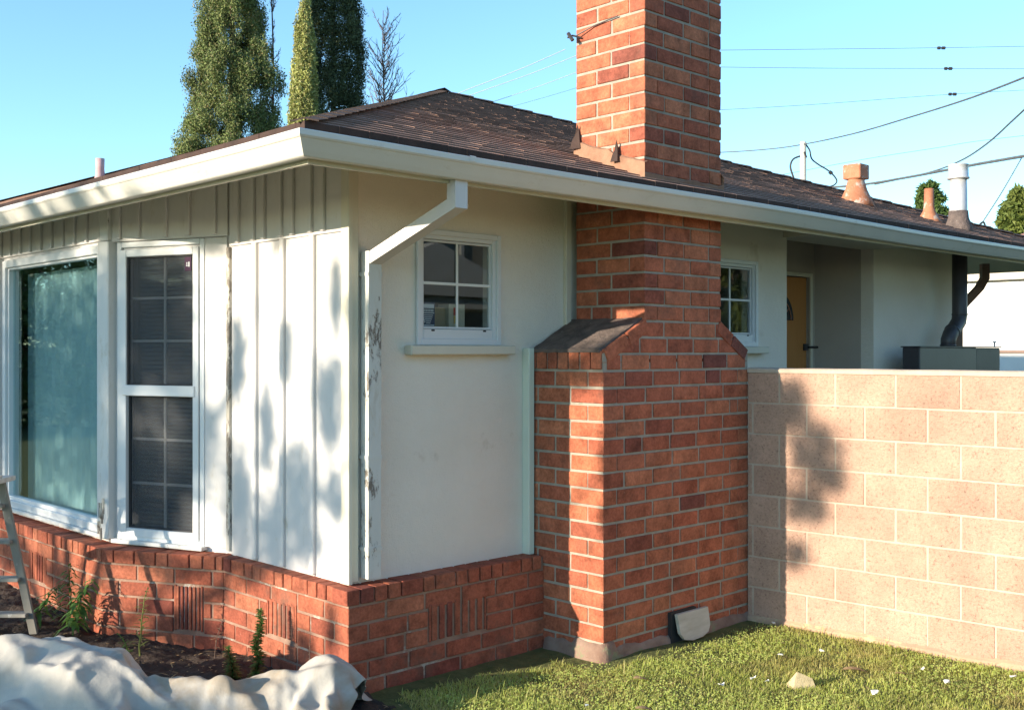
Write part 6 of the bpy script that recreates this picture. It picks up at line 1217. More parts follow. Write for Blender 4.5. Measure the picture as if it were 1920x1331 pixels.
3,1,-1,-3,-3,-9,-15,-14,118,8,12,16,9,5,-1,-10,-5,2,0,1,-1,-1,-1,-2,0,0,-5,-8,-6,8,12,7,4,7,1,-6,-1,1,0,1,-2,6,8,1,-7,-9,-2,2,3,2,-1,-4,-5,-7,-5,-2,
-7,-13,-5,-6,-18,5,5,-8,1,1,0,-3,-3,1,0,-4,-4,-1,5,7,4,1,2,5,2,3,5,3,4,4,2,0,-1,-2,-13,-14,-8,122,9,14,17,9,3,-3,-11,-2,-2,0,0,0,0,0,4,1,0,-10,-12,-6,
9,8,12,-2,5,13,-8,-2,1,1,0,1,1,6,-6,3,-5,-5,-1,1,-1,-3,-6,-6,-5,0,1,-12,-16,-8,1,-15,-3,6,0,-5,0,0,-3,-1,-2,-2,-3,-1,1,8,6,-1,4,3,2,3,3,2,3,8,6,3,1,
-5,-2,-7,-11,-12,124,11,15,16,6,1,-9,-3,-1,-1,-2,2,4,0,6,5,1,-5,-13,-17,-5,8,11,3,0,6,13,2,-5,-1,1,1,1,2,-1,-5,-1,2,-1,-5,-2,-3,-5,-4,-2,3,1,-7,-16,
-18,-11,1,-4,-10,0,6,0,-5,-5,-1,-2,-2,-2,1,2,1,1,5,4,3,3,3,2,1,3,6,9,7,2,0,-2,-11,-9,-7,-5,124,10,14,15,3,-3,-4,-2,2,-2,0,0,3,10,6,5,1,-6,-14,-19,-5,
2,12,3,2,7,5,5,3,-2,0,1,2,0,-2,-1,-1,-3,-2,-2,-3,-4,-4,0,2,2,-3,-11,-18,-19,-13,-4,2,-4,-3,-5,3,-5,-3,0,0,-5,-2,0,-1,0,3,5,5,5,5,4,3,2,2,8,11,2,3,0,
-4,-5,-12,-11,-10,122,10,13,11,-3,-2,1,6,-3,0,3,-2,-1,6,13,9,0,-5,-12,-19,-7,-2,8,9,7,1,3,2,3,4,0,1,1,0,0,-1,-1,-2,-3,-3,-3,-5,-1,-5,5,1,-5,-13,-18,
-18,-14,-7,-2,-1,-4,-1,-4,-4,-2,6,-3,-6,-4,-2,-3,2,5,5,6,8,4,5,6,3,3,13,6,-1,5,-1,-5,-6,-12,-10,-13,119,10,11,6,-2,4,5,-3,1,0,7,-5,0,0,12,10,1,-5,-7,
-13,-15,0,6,8,3,7,4,2,3,2,3,1,1,0,0,-1,-1,-2,-3,-2,-3,-5,-7,2,-3,3,-6,-12,-18,-18,-14,-9,-4,-5,-2,-4,-4,-1,4,8,-9,-8,-4,-5,-3,3,5,5,9,7,7,8,4,6,9,11,
0,1,5,-5,-4,-6,-10,-13,-13,116,8,10,3,3,5,1,1,0,4,7,-9,0,-1,6,10,0,-5,-8,-5,-9,-1,2,5,5,4,4,4,3,4,3,5,-1,-1,0,0,-1,-2,-3,0,-6,-5,-4,-6,2,-3,-7,-11,
-16,-17,-15,-10,-3,-5,-5,-3,0,3,5,3,-13,-10,-6,-5,-4,4,5,8,5,10,9,6,7,13,8,10,0,2,-2,-6,-3,-6,-8,-10,-12,109,10,7,4,8,2,2,3,4,-4,10,-10,-2,0,1,6,-2,
-6,-6,-4,-1,0,1,3,5,4,4,4,3,4,11,2,-3,-1,0,0,3,-5,0,-5,-3,-5,-5,-6,-5,-1,-11,-10,-14,-16,-13,-9,-7,1,-1,-5,8,5,3,-9,-14,-11,-7,-6,-3,1,6,7,8,7,8,8,11,
15,11,6,2,-1,-4,-7,-3,-5,-10,-9,-11,104,9,6,8,4,0,7,4,0,-1,12,-12,-4,-1,1,1,-7,-5,-5,-3,0,1,3,5,4,5,3,3,5,12,9,-3,-3,0,-1,-1,6,-3,-1,-8,-1,-5,-6,-5,
-5,-9,-5,-15,-12,-15,-12,-9,-8,-1,4,6,6,3,-1,-14,-13,-9,-6,-6,-2,5,-4,6,6,7,8,16,7,16,10,5,2,-2,-6,-7,-2,-4,-10,-10,-13,100,7,4,8,6,-2,4,4,2,7,8,-10,
-7,-2,-1,-3,-5,-5,-7,-2,-1,2,4,6,5,2,4,7,10,10,8,-6,-4,1,-1,-1,5,-5,1,-5,-3,-3,-6,-6,-6,-7,-10,-14,-14,-13,-10,-10,-7,-3,3,6,7,5,-1,-10,-13,-9,-6,-5,
2,3,-2,-2,4,10,13,12,2,16,8,4,1,-2,-5,-6,-3,-4,-5,-12,-15,94,2,6,11,4,0,3,-2,6,11,5,-6,-9,-5,-3,-3,-3,-6,-5,-4,-2,0,5,7,7,6,3,11,10,9,3,-7,-4,2,-2,0,
4,-5,1,-4,-3,-2,-5,-8,-7,-9,-12,-14,-14,-12,-9,-8,-8,-2,1,5,6,5,2,-5,-10,-10,-5,-4,-2,1,-1,2,5,14,10,1,4,13,6,3,0,-2,-4,-4,-3,-3,-1,-12,-17,79,4,9,14,
2,0,2,5,1,11,10,-9,-12,-5,-5,-4,-5,-4,-4,-5,-2,0,5,8,7,11,9,7,10,6,2,-8,-5,1,0,1,1,-1,-2,-5,-2,-3,0,-9,-10,-11,-13,-14,-14,-11,-9,-6,-5,-2,-2,5,4,3,1,
1,-1,-5,-11,-3,-2,0,1,4,9,10,-1,-1,5,9,4,1,0,-3,-3,-3,-3,2,1,-10,-17,64,6,11,15,4,-1,1,5,10,8,3,-10,-10,-6,-3,-6,-6,-5,-4,-5,-1,3,4,6,8,12,8,12,8,4,3,
-8,-6,0,1,0,-1,1,-3,-1,-6,-3,3,-9,-12,-11,-14,-15,-13,-9,-8,-5,-3,-1,-2,-2,3,1,1,1,0,-1,0,-4,-1,3,2,5,5,-2,-1,1,4,4,2,0,-2,-3,-3,-3,0,4,4,-4,-16,49,8,
12,16,13,4,-2,5,6,5,-2,-12,-9,-5,-2,-5,-7,-6,-4,-1,0,3,3,4,8,11,9,10,8,6,1,-6,-8,0,0,1,-1,0,-3,-2,-4,-4,4,-3,-15,-11,-15,-15,-11,-8,-6,-4,-3,-2,0,0,
-1,0,0,0,2,0,0,-1,0,1,1,0,0,0,0,2,2,2,0,-1,-2,-3,-1,-1,1,3,6,0,-11,34,10,13,15,15,11,6,3,3,-3,-9,-10,-9,-4,-1,0,-5,-4,-4,-1,1,1,2,4,4,7,9,10,8,7,0,-3,
-10,0,0,0,0,-1,-3,-4,-4,-2,5,5,-18,-14,-11,-11,-9,-8,-6,-6,-4,2,-2,0,0,0,1,2,0,-2,-1,0,0,0,0,-1,0,1,0,0,-1,0,0,0,0,1,0,-1,1,0,0,2,-2,]
def cloth_obj():
    nx, ny = 84, 50; X0, X1_, Y0, Y1_ = -3.45, -.68, 4.25, 5.62
    G = np.cumsum(np.array(CLOTH).reshape(3, ny+1, nx+1), axis=2)/500.0; vs = []; fs = []
    for j in range(ny+1):
        for i in range(nx+1):
            X = X0+(X1_-X0)*i/nx+G[0,j,i]; Y = Y0+(Y1_-Y0)*j/ny+G[1,j,i]
            q1 = mnoise.noise(Vector((X*2.2+Y*4.5, Y*1.6-X*.5, 2))); q2 = mnoise.noise(Vector((X*5.5-Y*3.5, Y*3.5+X, 6)))
            fold = .042*(1-min(1,abs(q1)*4.0))**2+.020*(1-min(1,abs(q2)*4))**2
            k_ = min(1, i/4, (nx-i)/4, j/4, (ny-j)/4)
            vs.append(RF(X, Y-fold*.5*k_, G[2,j,i]+fold*k_))
    for j in range(ny):
        for i in range(nx):
            a = j*(nx+1)+i; fs.append((a,a+1,a+nx+2,a+nx+1))
    m = MB(); m.add(vs, fs); o = m.build('drop_cloth', M_cloth, smooth=True)
    sd = o.modifiers.new('Solidify','SOLIDIFY'); sd.thickness = .004; sd.offset = -1
    sb = o.modifiers.new('Subdivision','SUBSURF'); sb.levels = 1; sb.render_levels = 2
    return o
clo = cloth_obj()
#CLOTH_END
tag(clo, 'grey white canvas drop cloth heaped in folds along the flower bed', 'drop cloth')

# ================================================================== plants in the bed
def leafblade(V, base, d, L_, w_, droop=.3, seg=3):
    base = Vector(base); d = Vector(d).normalized(); sd = d.cross(Vector((0,0,1)))
    if sd.length < .1: sd = Vector((1,0,0))
    sd.normalize(); prev = None
    for k in range(seg+1):
        t_ = k/seg; p = base+d*(L_*t_)-Vector((0,0,1))*(droop*L_*t_*t_); wd = w_*math.sin(math.pi*(.12+.86*t_))
        cur = (p-sd*wd, p+sd*wd)
        if prev: V.append([prev[0],prev[1],cur[1],cur[0]])
        prev = cur
def plant(name, base, h, nl, ll, lw, lean, label, mleaf, mstem, droop=.4, cat='weed', r=.005, start=.15, dens=None, top=1.0):
    t = thing(name, base, label, cat); base = Vector(base)
    pts = [base+Vector((lean[0]*k/6*(k/6),lean[1]*k/6*(k/6),h*k/6)) for k in range(7)]
    s = MB(); pts = [p+Vector((rng.uniform(-1,1),rng.uniform(-1,1),0))*h*.03*(k > 0) for k,p in enumerate(pts)]; s.tube(pts, [r*(1-.1*k) for k in range(7)], 6); s.build('stem', mstem, t)
    V = []
    for i in range(nl):
        tt = start+(1-start)*i/nl; q = tt*6; a = int(min(5,q)); p = pts[a].lerp(pts[a+1], q-a)
        an = i*2.4+rng.uniform(-.4,.4); k = (1-.55*tt*top)
        d = Vector((math.cos(an),math.sin(an),rng.uniform(.1,.7)))
        leafblade(V, p, d, ll*k*rng.uniform(.7,1.2), lw*k, droop)
    bigmesh('leaves', np.array([[tuple(q) for q in f] for f in V]), 4, mleaf, t)
plant('weed', (2.72,6.80,.05), .42, 54, .16, .013, (-.05,-.12,0), 'leafy green weed with long drooping leaves beside the stepladder', M_weed, M_weed, .6)
plant('weed', (2.60,7.00,.06), .24, 48, .14, .014, (.1,-.1,0), 'low spreading green weed at the foot of the bay, behind the stepladder', M_weed, M_weed, .7)
plant('weed', (2.775,5.95,.02), .40, 44, .085, .009, (.03,-.02,0), 'thin pale yellow weed standing upright in the middle of the bed', M_weedy, M_weedy, .3)
plant('weed', (2.74,6.02,.02), .13, 16, .07, .009, (-.04,.05,0), 'tiny green seedling at the foot of the thin yellow weed', M_weed, M_weed, .3)
plant('weed', (3.05,5.14,.0), .38, 420, .055, .010, (.02,.01,0), 'dense upright spike of small green leaves near the vent brick', M_weed, M_weed, .3, top=.7, start=.02)
plant('weed', (2.98,5.27,.0), .18, 160, .065, .010, (-.02,.02,0), 'short bushy green weed left of the leafy spike', M_weed, M_weed, .3, start=.02)
plant('weed', (2.66,6.62,.04), .34, 60, .15, .018, (.08,-.10,0), 'broad leaved green weed leaning on the bay bricks right of the stepladder', M_weed, M_weed, .75)
plant('dry_stalk', (3.16,4.80,.0), .30, 34, .03, .003, (.01,.01,0), 'thin dry brown stalk against the brick base near the corner', M_leafd, M_twig, .2, cat='dry plant', r=.003)
plant('dry_stalk', (3.05,5.60,.0), .28, 9, .06, .004, (.03,-.06,0), 'wispy dead stem leaning on the bricks left of the vent brick', M_leafd, M_twig, .2, cat='dry plant', r=.0025)
plant('dry_stalk', (2.70,5.45,.0), .14, 6, .08, .004, (.05,-.05,0), 'broken dead stem sticking up from the soil', M_leafd, M_twig, .1, cat='dry plant', r=.003)
# leaf litter
V = []
for i in range(1500):
    x = rng.uniform(1.6,3.24); y = rng.uniform(4.5,8.5)
    if x > 3.2-max(0,(y-5.84))*.54 and y > 5.8: continue
    if x > 2.8 and y > 6.5: continue
    z = .012+bed_h(x,y)+rng.uniform(0,.012); an = rng.uniform(0,6.28); L_ = rng.uniform(.008,.03)
    leafblade(V, (x,y,z), (math.cos(an),math.sin(an),rng.uniform(-.1,.5)), L_, L_*rng.uniform(.1,.3), .2, 2)
tag(bigmesh('leaf_litter', np.array([[tuple(q) for q in f] for f in V]), 4, M_leafd), 'dry leaf litter and twigs on the dark soil', 'leaf litter', kind='stuff')

# ================================================================== grass
def grass():
    n = 170000
    r = nr.uniform(-1.0,3.4,n); f = nr.uniform(4.9,7.4,n)**1.0
    x = RX*r+FX*f; y = RY*r+FY*f
    nv = np.array([mnoise.noise(Vector((a*2.3,b*2.3,0))) for a,b in zip(x,y)])
    nv2 = np.array([mnoise.noise(Vector((a*9,b*9,5))) for a,b in zip(x,y)])
    ok = (y < 4.0+.05*nv2) & (x > 3.0+.1*nv2)
    ok |= (y < 4.42+.09*nv2-.10*(x-3.3)) & (x > 3.40+.06*nv2) & (x < 4.64)
    ok &= ~((y > 3.97+.05*nv2) & (x > 4.5))
    ok &= (x < 6.05+.07*(4.2-y))
    wallx = 6.08+.07*(4.2-y)
    ok &= (x < wallx-.02)
    # bare soil strip along house, chimney
    ok &= ~((y > 3.86+.08*nv2) & (x > 4.9) & (nr.random(n) < .8))
    ok &= nr.random(n) < np.clip(1.0+.5*nv+.5*nv2,.4,1)
    x, y, nv, nv2 = x[ok], y[ok], nv[ok], nv2[ok]; n = len(x)
    z = np.array([lawn_h(a,b) for a,b in zip(x,y)])-.004
    h = nr.uniform(.008,.034,n)*(1+.4*nv); h *= np.where(nr.random(n)<.05,nr.uniform(1.4,2.4,n),1)
    an = nr.uniform(0,2*np.pi,n); lean = nr.uniform(.1,1.1,n); w = nr.uniform(.0010,.0023,n)
    dx, dy = np.cos(an), np.sin(an); sx, sy = -dy, dx
    P = np.zeros((n,2,4,3))
    m = .55
    bx, by, bz = x, y, z
    mx_, my_, mz_ = x+dx*h*lean*.3, y+dy*h*lean*.3, z+h*m
    tx, ty, tz = x+dx*h*lean, y+dy*h*lean, z+h*(1-.25*lean)
    def st(a,X,Y,Z,k,s_): P[:,a,k,0] = X+s_*sx*w; P[:,a,k,1] = Y+s_*sy*w; P[:,a,k,2] = Z
    st(0,bx,by,bz,0,-1); st(0,bx,by,bz,1,1); st(0,mx_,my_,mz_,2,.9); st(0,mx_,my_,mz_,3,-.9)
    st(1,mx_,my_,mz_,0,-.9); st(1,mx_,my_,mz_,1,.9); st(1,tx,ty,tz,2,.15); st(1,tx,ty,tz,3,-.15)
    # merge the two quads of each blade into one island by sharing vertices
    V = np.concatenate([P[:,0], P[:,1][:,2:4]], axis=1)   # 6 verts
    me = bpy.data.meshes.new('grass'); me.vertices.add(n*6); me.vertices.foreach_set('co', V.astype(np.float32).ravel())
    base = (np.arange(n)*6)[:,None]; q = np.concatenate([base+np.array([0,1,2,3]), base+np.array([3,2,4,5])],axis=1).astype(np.int32)
    me.loops.add(n*8); me.loops.foreach_set('vertex_index', q.ravel()); me.polygons.add(n*2)
    me.polygons.foreach_set('loop_start', np.arange(0,n*8,4,dtype=np.int32)); me.polygons.foreach_set('loop_total', np.full(n*2,4,dtype=np.int32))
    me.materials.append(M_grass); me.update(calc_edges=True)
    o = bpy.data.objects.new('grass', me); COL.objects.link(o)
    tag(o, 'short green lawn grass in front of the chimney and block wall', 'grass', kind='stuff')
grass()
# clover-like small leaves
n = 16000; r = nr.uniform(-1,3.2,n); f = nr.uniform(4.95,7.2,n); x = RX*r+FX*f; y = RY*r+FY*f
nv = np.array([mnoise.noise(Vector((a*1.4,b*1.4,9))) for a,b in zip(x,y)])
ok = (y < 3.92) & (x < 6.0+.07*(4.2-y)) & (x > 3.3) & (nv > -.05); ok |= (y < 4.25-.12*(x-3.3)) & (x > 3.5) & (x < 4.6) & (nv > -.3)
x, y = x[ok], y[ok]; n = len(x); z = nr.uniform(.012,.028,n)
an = nr.uniform(0,6.28,n); sz = nr.uniform(.003,.0065,n); V = np.zeros((n,4,3))
for k in range(4):
    a = an+k*np.pi/2; V[:,k,0] = x+np.cos(a)*sz; V[:,k,1] = y+np.sin(a)*sz; V[:,k,2] = z+np.sin(a+1)*sz*.5
tag(bigmesh('clover', V, 4, leafmat('clover', [(.38,.48,.11),(.46,.54,.14),(.58,.58,.19)], .4, .5, 3)), 'low clover growing through the lawn', 'clover', kind='stuff')

V = []
for i in range(700):
    r_, f_ = rng.uniform(-.9,3.1), rng.uniform(5.0,7.1); x, y, _ = RF(r_, f_)
    if y > 3.95+ (.0 if x > 4.6 else .35-.1*(x-3.3)) or x > 5.98+.07*(4.2-y) or x < 3.2: continue
    an = rng.uniform(0,6.28); leafblade(V, (x,y,.018+rng.uniform(0,.014)), (math.cos(an),math.sin(an),rng.uniform(-.1,.25)), rng.uniform(.012,.05), rng.uniform(.0012,.004), .2, 2)
tag(bigmesh('lawn_litter', np.array([[tuple(q) for q in f] for f in V]), 4, M_leafd), 'bits of straw and dead leaf scattered in the lawn', 'lawn litter', kind='stuff')
# paint flakes, leaves, stone on the lawn
fl = [(5.415,3.422,'in mid lawn near the wall shadow edge'),(5.666,3.304,'large one close to the block wall'),(5.156,3.146,'left of the tan stone'),
      (4.929,3.195,'in the row left of the stone'),(4.916,3.272,'small one between two others'),(4.704,3.323,'towards the chimney corner'),
      (5.154,2.707,'at the bottom below the long dry leaf'),(5.731,2.729,'right part of the lawn'),(5.592,2.533,'small one far down to the right'),
      (3.947,3.58,'at the bottom edge below the chimney corner'),(6.02,3.85,'at the foot of the block wall corner'),(5.939,2.328,'at the far right edge by the wall')]
for i,(x,y,lb) in enumerate(fl):
    m = MB(); k = 7; L_ = rng.uniform(.016,.030); a0 = rng.uniform(0,6.28)
    pts = [(x+math.cos(a0+6.283*j/k)*L_*rng.uniform(.5,1.1), y+math.sin(a0+6.283*j/k)*L_*rng.uniform(.35,.8), .036+rng.uniform(-.004,.012)) for j in range(k)]
    m.add(pts+[(a,b,c-.002) for a,b,c in pts], [tuple(range(k)),tuple(range(2*k-1,k-1,-1))]+[(j,k+j,k+(j+1)%k,(j+1)%k) for j in range(k)])
    tag(m.build('paint_flake', M_flake), 'white paint flake lying on the grass '+lb, 'paint flake', 'paint flakes scattered over the lawn')
m = MB(); P_ = [(5.02,3.10,0),(5.13,3.01,0),(5.15,3.09,0),(5.03,3.12,.085),(5.12,3.035,.04),(5.10,3.10,.03)]
m.add([(5.005,3.085,.0),(5.10,3.005,.0),(5.16,3.10,.0),(5.03,3.15,.0),(5.04,3.085,.085),(5.10,3.03,.05),(5.12,3.09,.04)], [(3,2,1,0),(0,1,5,4),(1,2,6,5),(2,3,6),(3,0,4),(3,4,6),(4,5,6)])
tag(m.build('stone', M_stone), 'wedge shaped tan stone chip sitting in the lawn', 'stone')
def dryleaf(p, L_, w_, an, lb):
    V = []; leafblade(V, p, (math.cos(an),math.sin(an),.25), L_, w_, .45, 6)
    m = MB()
    for f in V: m.add([tuple(q) for q in f], [(0,1,2,3)])
    for f in V: m.add([(q.x,q.y,q.z-.0015) for q in f], [(3,2,1,0)])
    tag(m.build('dry_leaf', M_leafd), lb, 'leaf', 'dry leaves on the lawn')
dryleaf((5.42,3.03,.035), .16, .028, -.7, 'long curled brown leaf on the grass right of the stone')
dryleaf((4.47,3.72,.035), .09, .026, -.6, 'small orange brown leaf on the grass in front of the chimney corner')
dryleaf((5.55,2.80,.035), .10, .008, -.8, 'thin straw coloured leaf sliver on the right of the lawn')
dryleaf((4.10,3.40,.035), .10, .022, -.7, 'crumpled brown leaf at the bottom of the lawn near the drop cloth')

# ================================================================== trees
def clump_leaves(cl, n, size, mat, parent, name='crown', up=0.0, seedv=1, aspect=.55):
    """cl: list of (x,y,z,rx,rz) ellipsoids"""
    W = np.array([c[3]**2*c[4] for c in cl]); W = (W**.75 if name != 'shade' else np.array([c[3]*c[4] for c in cl])); W /= W.sum(); k = nr.choice(len(cl), n, p=W); cl = np.array(cl)
    d = nr.normal(size=(n,3)); d /= np.linalg.norm(d,axis=1)[:,None]; rr = nr.random(n)**(1/2.2)*(1+.16*nr.normal(size=n))
    c = cl[k]; P = c[:,:3]+d*rr[:,None]*c[:,[3,3,4]]
    a = nr.normal(size=(n,3)); a[:,2] += up*1.6; a /= np.linalg.norm(a,axis=1)[:,None]
    b = np.cross(a, nr.normal(size=(n,3))); b /= np.linalg.norm(b,axis=1)[:,None]
    s_ = size*nr.uniform(.6,1.4,n)[:,None]
    V = np.stack([P-a*s_, P-b*s_*aspect*.5, P+a*s_, P+b*s_*aspect*.5],axis=1)
    return bigmesh(name, V, 4, mat, parent)
def cypress(x, y, prf, n, mat, label, seed=0, size=.036):
    h = prf[-1][0]; rad = max(p[1] for p in prf)
    t = thing('cypress_tree', (x,y,0), label, 'tree', 'tall cypress trees behind the house'); s = MB(); s.tube([(x,y,0),(x,y,h*.9)], [rad*.16,.03], 8); s.build('trunk', M_bark, t)
    cl = []
    rs = random.Random(seed)
    for i in range(900):
        zz = rs.uniform(3,h); prof_ = float(np.interp(zz,[p[0] for p in prf],[p[1] for p in prf]))
        an = rs.uniform(0,6.283); bump_ = 1+.30*mnoise.noise(Vector((math.cos(an)*1.7,math.sin(an)*1.7+seed,zz*.45)))
        rr = prof_*bump_*rs.uniform(.50,.90)
        cl.append((x+math.cos(an)*rr, y+math.sin(an)*rr, zz, rs.uniform(.14,.30)*min(1,prof_), rs.uniform(.25,.6)))
    clump_leaves(cl, n, size, mat, t, up=.6, aspect=.75)
cypress(16.15,28.6,[(0,1.5),(6,1.72),(8,1.58),(10,1.3),(12,.90),(14,.5),(15.5,.1)],330000,M_cyp,'broad grey green cypress, leftmost of the tall trees behind the roof',seed=3)
cypress(16.1,24.75,[(0,.45),(6,.46),(8.5,.40),(10.3,.30),(11.2,.06)],70000,M_cypl,'slender yellow green cypress between the two broad dark ones',seed=5,size=.04)
cypress(19.66,28.55,[(0,1.0),(6,1.05),(9,1.1),(12,1.0),(14,.7),(16,.1)],220000,M_cypd,'dark narrow cypress right of the slender yellow green one',seed=8)
def bare(x, y, h, spread, label, name='bare_tree', seed=0, nb=26, z0=3, rr=.05, up=.8):
    rs = random.Random(seed); t = thing(name, (x,y,0), label, 'tree'); s = MB()
    pts = [Vector((x+.05*math.sin(k),y,h*k/12)) for k in range(13)]; s.tube(pts,[rr*(1.2-.085*k) for k in range(13)],6); s.build('trunk', M_twig, t)
    s = MB()
    for i in range(nb):
        zz = rs.uniform(z0,h*.97); an = rs.uniform(0,6.283); L_ = spread*(1.15-zz/h)*rs.uniform(.7,1.4)+.2
        p = Vector((x,y,zz)); d = Vector((math.cos(an),math.sin(an),up)).normalized(); br = [p]
        for k in range(5):
            d = (d+Vector((rs.gauss(0,.15),rs.gauss(0,.15),.14))).normalized(); br.append(br[-1]+d*L_/5)
            for tw in range(2):
                q = br[-1]; dd = (d+Vector((rs.gauss(0,.7),rs.gauss(0,.7),rs.uniform(0,.7)))).normalized(); l2 = L_*rs.uniform(.15,.4)
                q1 = q+dd*l2*.5; q2 = q1+(dd+Vector((rs.gauss(0,.3),rs.gauss(0,.3),.3))).normalized()*l2*.5
                s.tube([q,q1,q2],[.009,.007,.004],4,False)
        s.tube(br,[.018,.015,.012,.010,.008,.005],5,False)
    s.build('branches', M_twig, t)
bare(21.9,28.9,13.0,2.0,'leafless slim tree right of the dark cypress, behind the roof peak',seed=4,nb=120)
bare(17.42,28.5,15.2,.55,'bare upright twigs between the broad cypress and the slender yellow green one',seed=9,nb=50,up=2.2,name='bare_shrub')

def leafy(name, x, y, h, clumps, n, size, mat, label, group=None, trunk=.2, zt=None, cat='tree'):
    t = thing(name, (x,y,0), label, cat, group); s = MB(); s.tube([(x,y,0),(x+.1,y,h*.35),(x,y,h*.7)], [trunk,trunk*.7,trunk*.35], 8)
    for c in clumps[::(4 if name == 'street_tree' else 1)]: s.tube([(x,y,h*.35),((x+c[0])/2,(y+c[1])/2,(h*.35+c[2])/2+.2),(c[0],c[1],c[2])],[trunk*.4,trunk*.25,trunk*.1],5,False)
    s.build('trunk', M_bark, t); clump_leaves(clumps, n, size, mat, t, 'shade' if name == 'street_tree' else 'crown').name = 'crown'; return t
def blob(x, y, z, R_, Hh, n, seed):
    rs = random.Random(seed); out = []
    for i in range(n):
        a = rs.uniform(0,6.283); q = rs.random()**.5; zz = rs.uniform(-1,1)
        rr = R_*q*math.sqrt(max(0,1-zz*zz*.8)); out.append((x+math.cos(a)*rr, y+math.sin(a)*rr, z+zz*Hh, R_*rs.uniform(.18,.34), Hh*rs.uniform(.16,.30)))
    return out
# small trees far right, seen over the roof
def far_tree(u, vt, vb, wpx, d, seed, label, mat, n=9000, shape=None):
    P = at(u, 657, d); zt_ = EYE+(657-vt)/FPX*d; zb_ = EYE+(657-vb)/FPX*d; R_ = wpx/2/FPX*d
    cl = shape or blob(P[0],P[1],(zt_+zb_)/2,R_,(zt_-zb_)/2,22,seed)
    leafy('background_tree', P[0], P[1], zt_, cl, n, d*.0045, mat, label, trunk=.2)
d = 55
def AT3(u,v,r_,rz_): p = at(u,v,d); return (p[0],p[1],p[2],r_/FPX*d,rz_/FPX*d)
far_tree(1742,345,420,60,d,2,'small rounded tree seen over the roof between the rusty vents and the tall flue',M_leaf,12000,
   [AT3(1740,362,16,16),AT3(1735,385,14,18),AT3(1750,378,12,16),AT3(1728,405,16,14),AT3(1752,405,18,16),AT3(1762,420,16,16),AT3(1718,420,20,16),AT3(1740,430,26,18),AT3(1745,350,9,8),AT3(1726,372,7,8),AT3(1762,372,8,5),AT3(1708,402,9,6),AT3(1768,398,8,8)])
d = 48
far_tree(1905,350,440,70,d,3,'yellow green tree at the right edge, beyond the salmon roof',M_leafy,14000,
   [AT3(1915,372,18,18),AT3(1905,392,22,20),AT3(1925,385,24,24),AT3(1895,412,20,16),AT3(1915,420,26,20),AT3(1935,400,26,28),AT3(1890,430,14,10),AT3(1884,398,8,6),AT3(1902,366,8,7),AT3(1878,418,7,6)])

# trees and houses on the street side: they shade the front and show in the glass
SD = SUN_D
def sunpt(p, dist): q = Vector(p)+SD*dist; return (q.x,q.y,q.z)
DAP = [ # (point shaded, radius, vertical radius) on the front wall / bay / block wall
 ((3.33,5.15,1.02),.28,.27),((3.33,5.40,.72),.30,.28),((3.33,5.50,1.32),.10,.30),((3.33,5.80,.85),.18,.46),((3.33,5.82,1.70),.10,.34),((3.33,5.28,1.75),.07,.22),
 ((3.33,4.86,1.50),.16,.34),((3.33,4.80,2.05),.07,.25),((3.33,5.05,.72),.15,.14),((3.33,4.80,.98),.12,.14),
 ((3.2,6.15,1.25),.16,.42),((3.1,6.5,1.9),.40,.65),((3.05,6.6,1.0),.40,.30),((3.05,6.45,.72),.18,.10),((3.0,6.9,1.6),.26,1.0),((3.0,6.9,.72),.12,.15),
 ((3.0,7.5,1.5),.6,1.1),((3.0,8.4,1.6),.8,1.1),((3.0,9.3,1.4),.8,1.1),((3.0,7.3,.62),.20,.06),((3.0,8.3,.62),.4,.08),
 ((3.24,5.0,.15),.14,.14),((3.24,4.72,.32),.07,.14),((2.9,7.3,.25),.30,.10),((2.9,8.1,.30),.45,.16),((3.1,6.2,.48),.35,.06),((3.0,6.05,.10),.25,.12),((3.24,5.55,.48),.2,.05),
 ((2.5,7.9,2.65),.6,.10),((2.5,9.9,2.68),1.0,.14),((2.5,6.2,2.63),.22,.10),((2.5,6.85,2.64),.12,.10),((2.5,5.5,2.58),.14,.035),((2.5,5.85,2.66),.05,.08),
 ((6.1,3.62,1.12),.20,.24),((6.1,3.78,1.42),.13,.22),((6.1,3.70,.80),.17,.14),((6.1,3.75,.48),.12,.12),((6.1,3.52,.98),.10,.10),((4.66,4.3,1.66),.14,.16),
 ((1.75,5.35,.13),.42,.17),((2.25,4.85,.08),.38,.11),((2.0,5.1,.0),.5,.08),((1.3,5.6,.22),.3,.12),((2.65,4.5,.04),.25,.05),((1.3,5.3,.1),.3,.1),((1.6,5.6,.15),.35,.12),((1.2,5.2,.1),.4,.12),((1.9,4.6,.1),.3,.08)]
cl = []
for p,rr,rz_ in DAP:
    q = sunpt(p, 11.0); cl.append((q[0],q[1],q[2],rr,rz_*1.0))
t = leafy('street_tree', -7.6, 9.2, 5.0, cl+[], 50000, .045, M_leaf, 'leafy tree on the street side whose branches dapple the front wall with shade', trunk=.12)
def bigtree(x, y, h, R_, seed, mat, label, n=9000):
    leafy('garden_tree', x, y, h, blob(x,y,h*.66,R_,h*.32,26,seed), n, .16, mat, label, 'trees across the street', .25)
hc = []; rs_ = random.Random(40)
for k in range(130): hc.append((rs_.uniform(-15,1), 26+rs_.uniform(-1.2,1.2), rs_.uniform(.3,3.4)+1.2*math.sin(k), rs_.uniform(.6,1.1), rs_.uniform(.5,.9)))
leafy('hedge', -6, 26, 3.5, hc, 60000, .10, M_leaf, 'unseen leafy hedge added up the street to darken the picture window reflection', cat='hedge')  # out of view, added to block the bare horizon in the reflection
bigtree(-12,30,9,3.6,21,M_leafy,'large tree across the street reflected in the picture window',12000)
bigtree(-22,44,12,5,22,M_leaf,'tall dark tree across the street, farther along')
bigtree(-5,38,10,4,23,M_leaf,'dark garden tree up the street')
